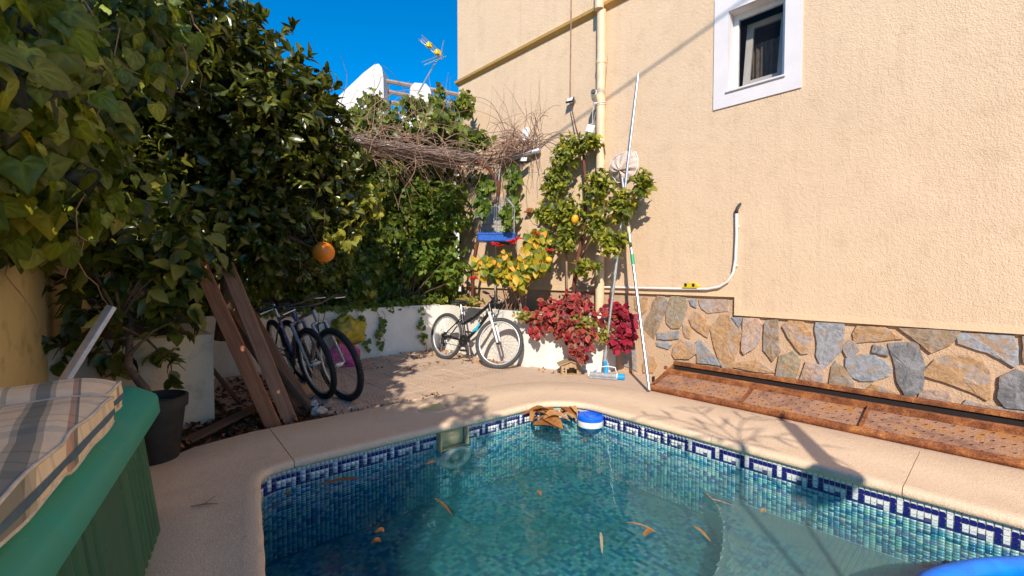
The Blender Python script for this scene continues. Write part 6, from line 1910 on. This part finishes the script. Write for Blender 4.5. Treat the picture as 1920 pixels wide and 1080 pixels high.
# ivy strands trailing down the whitewashed wall
for k, (px_, top_, ln, lab) in enumerate(((668, 588, 60, 'short ivy strand trailing down the white wall by the yellow bag'), (716, 585, 50, 'bare ivy strand curling down the white wall'), (705, 585, 62, 'leafy ivy strand trailing left of the wall middle'), (788, 578, 80, 'longest ivy strand trailing down the white wall near the bicycle'), (640, 588, 25, 'little ivy strand at the top of the white wall above the yellow bag'))):
    p = ony(px_, top_, 5.80)
    s_ = thing('ivy_strand', lab, 'ivy', tuple(p), 'ivy strands on the white wall')
    L2 = ln / 850 * 7.0
    pts = [p + Vector((0.0, 0.12, 0.02)), p + Vector((0, -0.02, 0.01))]
    for q in range(7): pts.append(pts[-1] + Vector((random.uniform(-.03, .05), random.uniform(-.006, .004), -L2 / 7)))
    MB().tube(pts, 0.004, 5).build('stem', M['twig'], s_)
    m_ = 22 if k != 1 else 3
    f_ = rng.uniform(0.15, 1, m_) * (len(pts) - 1.01)
    pp = np.array([tuple(lerp(pts[int(a)], pts[int(a) + 1], a - int(a))) for a in f_]) + rng.normal(size=(m_, 3)) * np.array([.025, .008, .012])
    pp[:, 1] -= 0.012
    foliage(s_, IVY, pp, nrm(np.array([0, -.2, -1.0]) + rng.normal(size=(m_, 3)) * .5), nrm(np.array([-.2, -1, .3]) + rng.normal(size=(m_, 3)) * .3), rng.uniform(.045, .075, m_), pal(m_, [(0.09, 0.16, 0.025), (0.14, 0.2, 0.03)]), M['leaf_ivy'])
# trailing leaves over the top of the wall
tl_ = thing('trailing_ivy', 'small yellow green ivy spilling over the top of the whitewashed wall', 'ivy', (3.2, 5.85, 0.68))
m_ = 900
xx = rng.uniform(1.3, 3.86, m_)
dens = np.where(xx > 3.0, 1.0, 0.5)
zz = 0.69 + rng.uniform(-0.07, 0.06, m_) * dens + np.where(xx > 3.2, rng.uniform(0, .08, m_), 0)
pp = np.stack([xx, rng.uniform(5.80, 5.97, m_), zz], 1)
pp[:, 2] = np.where((pp[:, 1] > 5.83) & (pp[:, 2] < 0.685), 0.69, pp[:, 2])
foliage(tl_, IVY, pp, nrm(np.array([0, -.6, -.7]) + rng.normal(size=(m_, 3)) * .6), nrm(np.array([-.2, -.8, .8]) + rng.normal(size=(m_, 3)) * .4), rng.uniform(.035, .07, m_), pal(m_, [(0.17, 0.22, 0.03), (0.11, 0.17, 0.025), (0.28, 0.28, 0.04)]), M['leaf_ivy'], nparts=160)

# ---------------------------------------------------------------- frame with dry grape vine
vf = thing('vine_frame', 'white metal tube frame carrying the dry vine above the bird cage', 'frame', (4.3, 4.6, 2.7))
F0, F1 = onx(1012, 281, 4.34), onx(938, 304, 4.30)
F2 = ony(640, 258, F1.y - 0.15)
MB().tube([F0, F1], 0.028, 12).build('side_tube', M['alu_dull'], vf, smooth=True)
MB().tube([F1 + Vector((0, 0, -.02)), F2], 0.012, 8).build('cross_tube', M['alu_dull'], vf, smooth=True)
MB().tube([F2, Vector((F2.x, F2.y + .6, 2.5)), Vector((F2.x - .1, 6.4, 2.0))], 0.012, 8).build('back_tube', M['alu_dull'], vf)
MB().tube([F1, Vector((F1.x, F1.y + .1, 2.0)), Vector((F1.x - .02, F1.y + 0.1, 0.6))], 0.012, 8).build('post', M['alu_dull'], vf)
gv = thing('dry_grapevine', 'tangle of leafless dry grape vine stems along the metal frame', 'vine', (4.1, 4.9, 0.6))
tv = MB()
q0 = at(925, 362, 6.3)
tv.tube([Vector((4.06, 5.25, 0.6)), Vector((4.02, 5.22, 1.2)), at(905, 402, 6.4), at(932, 375, 6.25), at(936, 348, 6.2), at(918, 318, 6.15), at(895, 300, 6.1)], [0.03, 0.028, 0.024, 0.03, 0.03, 0.026, 0.02], 8)
tv.build('trunk', M['bark_red'], gv, smooth=True)
bd_ = MB()
FR = F1
for k in range(130):                                   # the combed bundle along the cross tube
    t0, t1 = sorted((random.uniform(0, 1), random.uniform(0, 1)))
    if t1 - t0 < 0.25: t1 = min(1, t0 + 0.35)
    o_ = Vector((0, random.gauss(0, .06), random.gauss(0.02, .045)))
    pts = []
    for q in range(8):
        t = t0 + (t1 - t0) * q / 7
        p = lerp(F1, F2, t) + o_ * (1 + 0.3 * math.sin(t * 5)) + Vector((0, random.gauss(0, .012), random.gauss(0, .012) - 0.06 * math.sin(math.pi * t)))
        pts.append(p)
    bd_.tube(pts, random.uniform(.0025, .006), 4, cap=False)
for k in range(45):
    t0 = random.uniform(0, .8); pts = []
    o_ = Vector((random.gauss(0, .03), 0, random.gauss(0.035, .02)))
    for q in range(6):
        pts.append(lerp(F0, F1, t0 + (1 - t0) * q / 5) + o_ + Vector((random.gauss(0, .015), 0, random.gauss(0, .012))))
    bd_.tube(pts, random.uniform(.0025, .005), 4, cap=False)
tag(bd_.build('combed_stems', M['vine_grey'], gv), kind='stuff')
tg = MB()
for k in range(290):                                   # loose arching canes above the frame
    s0 = lerp(F1, F2, random.uniform(-.15, .95)) if k % 3 else lerp(F0, F1, random.uniform(0, 1))
    s0 = s0 + Vector((0, random.uniform(-.1, .9 if k % 3 else .1), random.uniform(-.02, .25)))
    d = Vector((random.gauss(0, .7), random.gauss(0, .3), random.uniform(-.1, 1.0))).normalized()
    pts = [s0]
    ln = random.uniform(.05, .13)
    for q in range(9):
        d = (d + Vector((random.gauss(0, .22), random.gauss(0, .16), -0.17))).normalized()
        nxt = pts[-1] + d * ln
        nxt.x = min(nxt.x, 4.37)
        pts.append(nxt)
    tg.tube(pts, [0.0055 - 0.0004 * q for q in range(10)], 4, cap=False)
for k in range(24):                                    # thin upright shoots against the sky and the wall
    s0 = at(random.uniform(660, 1060), random.uniform(210, 260), 6.2); s0.x = min(s0.x, 4.3)
    d = Vector((random.gauss(0, .25), random.gauss(0, .25), 1)).normalized(); pts = [s0]
    for q in range(7):
        d = (d + Vector((random.gauss(0, .16), random.gauss(0, .16), 0.03))).normalized(); nx2 = pts[-1] + d * random.uniform(.05, .11); nx2.x = min(nx2.x, 4.37); pts.append(nx2)
    tg.tube(pts, [0.004 - 0.0004 * q for q in range(8)], 4, cap=False)
tag(tg.build('loose_canes', M['twig'], gv), kind='stuff')
# green climber on the frame and above
cl = thing('frame_climber', 'green climbing creeper growing over the dry vine frame up to the house corner', 'climber', (3.6, 5.4, 2.6))
ELL = [(at(730, 235, 6.3), (.36, .3, .22)), (at(830, 240, 6.4), (.42, .3, .24)), (at(870, 195, 6.7), (.18, .18, .22)), (at(700, 190, 6.5), (.20, .2, .16)), (at(780, 200, 6.5), (.3, .25, .14)), (at(895, 262, 6.2), (.22, .22, .14)), (at(675, 230, 6.2), (.2, .2, .25))]
P, O = in_ell(ELL, 1350, 0.6); P[:, 0] = np.minimum(P[:, 0], 4.33)
m_ = len(P)
foliage(cl, IVY, P, nrm(np.array([0, -.2, -1.0]) + rng.normal(size=(m_, 3)) * .7), nrm(np.array([-.4, -.8, .6]) + rng.normal(size=(m_, 3)) * .5), rng.uniform(.05, .10, m_), pal(m_, [(0.15, 0.19, 0.022), (0.22, 0.25, 0.03), (0.10, 0.14, 0.02), (0.34, 0.31, 0.05)], [.35, .3, .25, .1]), M['leaf_ivy'], cell=9)
# creeper hanging beside the cage
cw = thing('wall_creeper', 'thin green creeper hanging beside the bird cage on the house corner', 'climber', (4.2, 4.5, 2.4))
ELL = [(onx(960, 330, 4.2), (.07, .16, .22)), (onx(962, 390, 4.2), (.06, .12, .25)), (onx(945, 440, 4.15), (.05, .1, .12)), (onx(900, 340, 4.1), (.1, .15, .15)), (at(905, 385, 5.85), (.10, .12, .2)), (at(948, 400, 5.85), (.08, .08, .16)), (at(915, 350, 5.9), (.12, .12, .1))]
P, O = in_ell(ELL, 420, 0.7); m_ = len(P); P[:, 0] = np.minimum(P[:, 0], 4.34)
foliage(cw, IVY, P, nrm(np.array([0, -.1, -1.0]) + rng.normal(size=(m_, 3)) * .6), nrm(np.array([-1, -.6, .4]) + rng.normal(size=(m_, 3)) * .4), rng.uniform(.05, .095, m_), pal(m_, [(0.12, 0.19, 0.025), (0.18, 0.24, 0.03), (0.08, 0.13, 0.02)]), M['leaf_ivy'], nparts=120)
MB().tube([onx(955, 300, 4.25), onx(960, 360, 4.24), onx(962, 440, 4.22), onx(955, 520, 4.15)], .004, 5).tube([onx(938, 310, 4.25), onx(945, 380, 4.2), onx(940, 450, 4.2)], .003, 5).build('stems', M['twig'], cw)

# ---------------------------------------------------------------- lemon shrub trained on the house wall
ls = thing('lemon_shrub', 'lemon shrub with yellow green leaves trained up the house wall', 'shrub', (4.18, 3.45, 0.60))
tk = MB()
B_ = Vector((4.17, 3.50, 0.58))
tk.tube([B_, onx(1080, 500, 4.2), onx(1097, 420, 4.22), onx(1098, 340, 4.24), onx(1094, 290, 4.26), onx(1080, 240, 4.30), onx(1070, 195, 4.33)], [0.026, 0.024, 0.021, 0.020, 0.016, 0.008, 0.005], 8)
tk.build('trunk', M['bark_red'], ls, smooth=True)
MB().tube([onx(1094, 290, 4.26), onx(1107, 255, 4.3), onx(1118, 205, 4.34)], [.012, .008, .004], 6).tube([B_ + Vector((0, .05, 0)), onx(1062, 480, 4.2), onx(1040, 420, 4.2), onx(1030, 360, 4.22)], [.014, .012, .009, .004], 6).tube([onx(1080, 500, 4.2), onx(1120, 430, 4.16), onx(1150, 400, 4.12), onx(1195, 360, 4.08), onx(1215, 320, 4.1)], [.013, .011, .009, .006, .003], 6).tube([onx(1085, 470, 4.2), onx(1050, 440, 4.15), onx(1000, 420, 4.15), onx(985, 400, 4.2)], [.009, .007, .005, .002], 6).tube([onx(1118, 205, 4.36), onx(1135, 290, 4.3), onx(1128, 230, 4.37), onx(1140, 100, 4.30)], [.005, .005, .005, .003], 6).build('branches', M['twig'], ls, smooth=True)
def wall_ell(px, py, X, ry, rz, rx=.09): return (onx(px, py, X), (rx, ry, rz))
ELL = [wall_ell(1060, 290, 4.2, .22, .26), wall_ell(1105, 265, 4.22, .18, .10), wall_ell(1040, 345, 4.18, .22, .2), wall_ell(1060, 400, 4.15, .32, .20), wall_ell(1120, 350, 4.18, .22, .22), wall_ell(1165, 385, 4.12, .20, .18), wall_ell(1150, 455, 4.1, .2, .13), wall_ell(1205, 345, 4.12, .12, .16), wall_ell(1120, 420, 4.15, .18, .18), wall_ell(1060, 450, 4.12, .18, .14), wall_ell(1020, 400, 4.15, .14, .14), wall_ell(1095, 500, 4.1, .2, .1)]
P, O = in_ell(ELL, 1200, 0.8); P[:, 0] = np.minimum(P[:, 0], 4.35)
P2, T2, N2, S2, ii = rosettes(P, O, 4, 0.068, 0.95)
P2[:, 0] = np.minimum(P2[:, 0], 4.36)
ok = P2[:, 0] + nrm(T2)[:, 0] * S2 < 4.39
P2, T2, N2, S2 = P2[ok], T2[ok], N2[ok], S2[ok]
foliage(ls, CITRUS_W, P2, T2, N2 + np.array([-.6, -.3, .3]), S2, pal(len(P2), [(0.18, 0.215, 0.022), (0.29, 0.30, 0.03), (0.10, 0.14, 0.018), (0.44, 0.39, 0.03), (0.52, 0.39, 0.03)], [.30, .3, .15, .17, .08]), M['leaf_thin'], cell=8)
fruit('lemon', onx(1078, 411, 4.02), 0.042, 'lemon', ls, (1, 1, 1.25))
fruit('lemon', onx(1029, 487, 4.02), 0.040, 'lemon', ls, (1.1, 1, 0.95))

# ---------------------------------------------------------------- poinsettia-like shrub with yellow leaves and red flowers
ps = thing('yellow_leaf_shrub', 'shrub with yellow heart shaped leaves and red flowers over the black bicycle', 'shrub', (4.08, 4.45, 0.60))
ELL = [(at(945, 500, 5.75), (.22, .20, .20)), (at(975, 520, 5.6), (.14, .15, .16)), (at(1000, 490, 5.6), (.22, .24, .22)), (at(905, 500, 5.95), (.14, .14, .14)), (at(1010, 450, 5.7), (.16, .2, .16))]
P, O = in_ell(ELL, 620, 0.5); m_ = len(P); P[:, 0] = np.minimum(P[:, 0], 4.34)
foliage(ps, HEART, P, nrm(np.array([-.1, -.2, -1.0]) + rng.normal(size=(m_, 3)) * .45), nrm(np.array([-.7, -.8, .35]) + rng.normal(size=(m_, 3)) * .45), rng.uniform(.06, .105, m_), pal(m_, [(0.55, 0.37, 0.03), (0.40, 0.36, 0.03), (0.22, 0.28, 0.03), (0.60, 0.28, 0.03), (0.12, 0.2, 0.025)], [.3, .25, .25, .07, .13]), M['leaf_thin'])
sp_ = MB()
for k in range(16):
    e_ = Vector(P[k * 9]); b_ = Vector((4.08 + random.uniform(-.06, .1), 4.45 + random.uniform(-.3, .3), 0.6))
    sp_.tube([b_, lerp(b_, e_, .5) + Vector((random.uniform(-.05, .05), random.uniform(-.05, .05), .05)), e_], [0.009, 0.007, 0.004], 5)
sp_.build('stems', M['twig'], ps)
FLW = [(962, 452), (937, 462), (928, 458), (1006, 440), (974, 447), (958, 455), (1008, 475), (890, 522), (1030, 470), (1162, 396)]
for px_, py_ in FLW:
    c = at(px_, py_, 5.5 if px_ < 1100 else 4.9)
    fl_ = MB()
    TV, TF_, TE = CITRUS
    for k in range(9):
        a = 2 * math.pi * k / 9 + random.uniform(-.2, .2)
        t = Vector((math.cos(a) * .8 - .2, math.sin(a) * .8 - .2, random.uniform(-.1, .5))).normalized()
        nn = Vector((-.5, -.5, .9)); nn = (nn - t * nn.dot(t)).normalized(); xx_ = t.cross(nn)
        s_ = random.uniform(.05, .075)
        fl_.add([c + (xx_ * v[0] + t * v[1] + nn * v[2]) * s_ for v in TV], [tuple(f) for f in TF_], (random.uniform(.5, .68), .015, .03))
    fl_.build('flower', M['leaf_thin'], ps, smooth=True, recalc=False)

# ---------------------------------------------------------------- coleus plants
def coleus(label, ells, n, loc, size, cols, edges, base=None, nparts=300):
    t = thing('coleus_plant', label, 'plant', loc, 'red coleus plants')
    P, O = in_ell(ells, n, 0.45); P[:, 0] = np.minimum(P[:, 0], 4.36)
    m_ = len(P)
    foliage(t, COLEUS, P, nrm(np.array([-.25, -.3, -.75]) + O * .5 + rng.normal(size=(m_, 3)) * .5), nrm(np.array([-.65, -.7, .6]) + rng.normal(size=(m_, 3)) * .4), rng.uniform(size * .6, size * 1.15, m_), pal(m_, cols, None, .2), M['leaf_red'], pal(m_, edges, None, .15), nparts, cell=8)
    s_ = MB()
    b0 = Vector(base or loc)
    for k in range(14):
        e_ = Vector(P[(k * 17) % len(P)]); b_ = b0 + Vector((random.uniform(-.03, .03), random.uniform(-.12, .12), 0))
        s_.tube([b_, lerp(b_, e_, .5) + Vector((-.02, 0, .06)), e_], [.006, .005, .003], 5)
    s_.build('stems', M['twig'], t)
    return t
RED = [(0.22, 0.010, 0.022), (0.13, 0.007, 0.016), (0.30, 0.018, 0.03), (0.36, 0.05, 0.04)]
DRED = [(0.22, 0.008, 0.025), (0.13, 0.005, 0.014), (0.30, 0.014, 0.036)]
EDG = [(0.46, 0.20, 0.10), (0.40, 0.33, 0.09), (0.26, 0.05, 0.05)]
coleus('wide mound of red coleus with yellow edged leaves along the white planter top', [(at(1030, 590, 5.2), (.12, .2, .12)), (at(1080, 585, 5.15), (.16, .26, .16)), (at(1060, 610, 5.05), (.12, .22, .13)), (at(1100, 620, 4.95), (.10, .14, .13)), (at(1005, 615, 5.25), (.08, .16, .09)), (at(1130, 595, 5.05), (.10, .16, .12)), (at(1090, 645, 4.95), (.07, .09, .08)), (at(1075, 560, 5.3), (.1, .25, .08)), (at(1030, 570, 5.35), (.08, .15, .08)), (at(990, 590, 5.4), (.06, .12, .07))], 720, (4.1, 3.62, 0.60), 0.075, RED, EDG)
coleus('small ragged red coleus hanging above the wooden hutch', [(at(1068, 628, 4.9), (.05, .06, .08)), (at(1082, 655, 4.85), (.07, .09, .06)), (at(1103, 648, 4.9), (.04, .05, .05)), (at(1092, 668, 4.82), (.05, .06, .05))], 170, (3.98, 3.33, 0.50), 0.062, RED, EDG, (4.08, 3.38, 0.62), 120)
coleus('deep crimson coleus hanging at the end of the planter beside the poles', [(at(1160, 590, 5.05), (.09, .13, .10)), (at(1168, 620, 4.95), (.09, .12, .12)), (at(1163, 640, 4.85), (.08, .09, .09)), (at(1178, 600, 4.95), (.05, .08, .1)), (at(1150, 575, 5.1), (.07, .1, .06))], 420, (4.25, 3.12, 0.60), 0.09, DRED, [(0.45, 0.10, 0.12), (0.30, 0.02, 0.05)])
gr = thing('pale_ground_cover', 'pale green trailing sedum between the red coleus and the bicycle', 'plant', (4.0, 4.2, 0.62))
m_ = 700
pp = np.concatenate([in_ell([(at(985, 592, 5.35), (.10, .22, .06)), (at(1125, 630, 4.98), (.08, .14, .08)), (at(1090, 605, 5.0), (.12, .22, .10)), (at(1145, 615, 4.95), (.06, .1, .05)), (at(880, 565, 6.0), (.12, .3, .07))], m_, .6)[0]])
foliage(gr, HEART, pp, nrm(rng.normal(size=(m_, 3)) + np.array([-.4, -.3, -.2])), nrm(np.array([-.5, -.6, .8]) + rng.normal(size=(m_, 3)) * .4), rng.uniform(.025, .05, m_), pal(m_, [(0.24, 0.27, 0.05), (0.33, 0.32, 0.06), (0.42, 0.25, 0.08)]), M['leaf_thin'], nparts=120)

# ---------------------------------------------------------------- leaf litter
def litter(name, boxes, n, smin, smax, cols, z=0.008):
    b_ = np.array(boxes)[rng.integers(len(boxes), size=n)]
    P = np.stack([rng.uniform(b_[:, 0], b_[:, 1]), rng.uniform(b_[:, 2], b_[:, 3]), z + rng.uniform(0, .02, n)], 1)
    T = nrm(rng.normal(size=(n, 3)) * np.array([1, 1, .25])); Nn = nrm(np.array([0, 0, 1.0]) + rng.normal(size=(n, 3)) * .45)
    S = rng.uniform(smin, smax, n); C_ = pal(n, cols)
    TV, TF_, TE = CITRUS
    Y = T; Z = nrm(Nn - Y * (Nn * Y).sum(1, keepdims=True)); X = np.cross(Y, Z)
    B = np.stack([X, Y, Z], 2) * S[:, None, None]
    V = (np.einsum('nij,kj->nki', B, TV * np.array([1, 1, -1])) + P[:, None]).reshape(-1, 3)
    F = (np.arange(n)[:, None, None] * len(TV) + TF_[None]).reshape(-1, 3)
    return tag(fast_mesh(name, V, [F], M['leaf_dry'], np.repeat(C_, len(TV), 0), None, True), kind='stuff')
lit = litter('leaf_litter', [(0.15, 1.3, 3.55, 4.12), (0.7, 1.35, 3.7, 5.6), (0.7, 1.4, 3.6, 4.3)], 1500, .03, .075, [(0.10, 0.05, 0.03), (0.17, 0.08, 0.04), (0.06, 0.035, 0.02), (0.24, 0.12, 0.06)])
tag(lit, 'brown dead leaves covering the dark corner floor', 'dead leaves')
lit = litter('dry_leaf_drift', [(3.5, 3.82, 4.1, 5.7), (3.1, 3.82, 5.3, 5.8), (3.6, 3.83, 4.1, 4.6), (2.2, 3.6, 4.6, 5.8), (3.7, 3.95, 3.3, 3.7)], 420, .02, .06, [(0.42, 0.20, 0.08), (0.30, 0.13, 0.05), (0.20, 0.09, 0.04), (0.48, 0.27, 0.10)])
tag(lit, 'dry orange leaves drifted under the black bicycle along the planter', 'dead leaves')
lit = litter('gap_moss', [(2.3, 2.75, 3.52, 3.66), (1.2, 2.4, 3.54, 3.66)], 260, .015, .035, [(0.10, 0.11, 0.02), (0.09, 0.05, 0.03), (0.05, 0.03, 0.02)], 0.0)
tag(lit, 'moss and debris in the gap behind the coping', 'moss')

# ================================================================ OUT OF THE PICTURE: things added to shade the left half and the coping
nh = thing('shade_block', 'tall cream block added behind the viewer to shade the left half of the patio', 'house', (-5.5, -0.4, 0))  # unseen block added to keep the left half in shade
hx = Vector((-3.17, -1.77, 0)); hu = Vector((-0.67, 0.74, 0)); hv = Vector((-0.74, -0.67, 0))
cs = [hx, hx + hu * 4.2, hx + hu * 4.2 + hv * 4, hx + hv * 4]
SH_H = 5.0
MB().prism([(c.x, c.y) for c in cs], 0, SH_H).build('wall', M['cream_wall'], nh)
pz = thing('shadow_parasol', 'closed parasol shape added outside the frame to cast a shadow on the coping', 'parasol', (0.98, -0.62, 0.02))  # added out of view, sized and leaned for its shadow on the right coping
pq = Matrix.Translation((0.98, -0.62, 0.02)) @ Matrix(((1, 0, .10, 0), (0, 1, -.25, 0), (0, 0, 1, 0), (0, 0, 0, 1)))
MB().tube([pq @ Vector((0, 0, 0)), pq @ Vector((0, 0, 2.5))], 0.014, 8).build('pole', M['wood_light'], pz)
MB().lathe([(0.115, 1.66), (0.125, 1.70), (0.120, 1.78), (0.060, 1.83), (0.056, 2.1), (0.05, 2.4), (0.01, 2.55)], 14, pq).build('canopy', M['net'], pz, smooth=True)
MB().lathe([(0.0, 0.10), (0.2, 0.08), (0.25, 0.0)], 20, pq).build('base', M['grey_plastic'], pz)
pp_ = thing('shadow_palm', 'slender potted palm added outside the frame to cast frond shadows on the coping', 'palm', (0.75, -0.95, 0.02))  # added out of view for the frond shadows on the right coping
q_ = Vector((0.75, -0.95, 0.02))
MB().lathe([(0.0, 0), (0.16, 0), (0.22, 0.38), (0.0, 0.36)], 20, Matrix.Translation(q_)).build('tub', M['pot_plastic'], pp_)
MB().tube([q_ + Vector((0, 0, .36)), q_ + Vector((.02, 0, 1.2)), q_ + Vector((0.02, .02, 2.2))], [.025, .02, .016], 8).build('trunk', M['bark'], pp_)
for k, (dx, dy) in enumerate(((.30, .35), (-.1, .5), (.45, -.05), (-.3, -.3), (.1, -.45), (-.45, .1))):
    fr_ = MB(); c0_ = q_ + Vector((0.02, .02, 2.18)); pts = [c0_ + Vector((dx * t, dy * t, .55 * t - .35 * t * t)) for t in np.linspace(0, 1.1, 9)]
    fr_.tube(pts, .006, 5)
    for i in range(2, 9, 3):
        for s_ in (-1, 1):
            d = (pts[i] - pts[i-1]).normalized(); sdv = d.cross(Vector((0, 0, 1))).normalized() * s_
            leaf_strip(fr_, [pts[i], pts[i] + (sdv * .10 + d * .08), pts[i] + (sdv * .18 + d * .18 - Vector((0, 0, .03)))], .011, (0.06, 0.10, 0.02))
    fr_.build('frond', M['leaf'], pp_)
br = thing('dapple_tree', 'leafy tree added unseen behind the viewer to dapple the back coping', 'tree', (-1.75, -0.6, 0))  # added out of view so its leaves break up the shade edge
MB().tube([(-1.75, -.6, 0), (-1.7, -.5, 1.6), (-1.4, -.3, 2.7), (-.95, 0.0, 3.1)], [.07, .06, .04, .02], 8).build('trunk', M['bark'], br)
P, O = in_ell([(Vector((-1.12, .18, 3.12)), (.34, .34, .28)), (Vector((-1.47, -.22, 3.2)), (.4, .4, .3))], 120, .5)
P2, T2, N2, S2, ii = rosettes(P, O, 5, 0.09)
foliage(br, CITRUS, P2, T2, N2, S2, pal(len(P2), [(0.06, 0.09, 0.02)]), M['leaf'], nparts=0)
oc = thing('utility_pole', 'wooden utility pole behind the orange tree carrying an overhead cable', 'pole', (0.95, 6.9, 0))
MB().tube([(0.95, 6.9, 0), (0.95, 6.9, 4.75)], [.09, .07], 10).build('post', M['wood_dark'], oc)
MB().tube([(0.97, 6.9, 4.3), (1.02, 4.0, 5.15), (1.07, .69, 6.15), (1.07, -1.8, 6.9), (1.07, -9, 9.1)], .012, 5).build('cable', M['black_plastic'], oc)
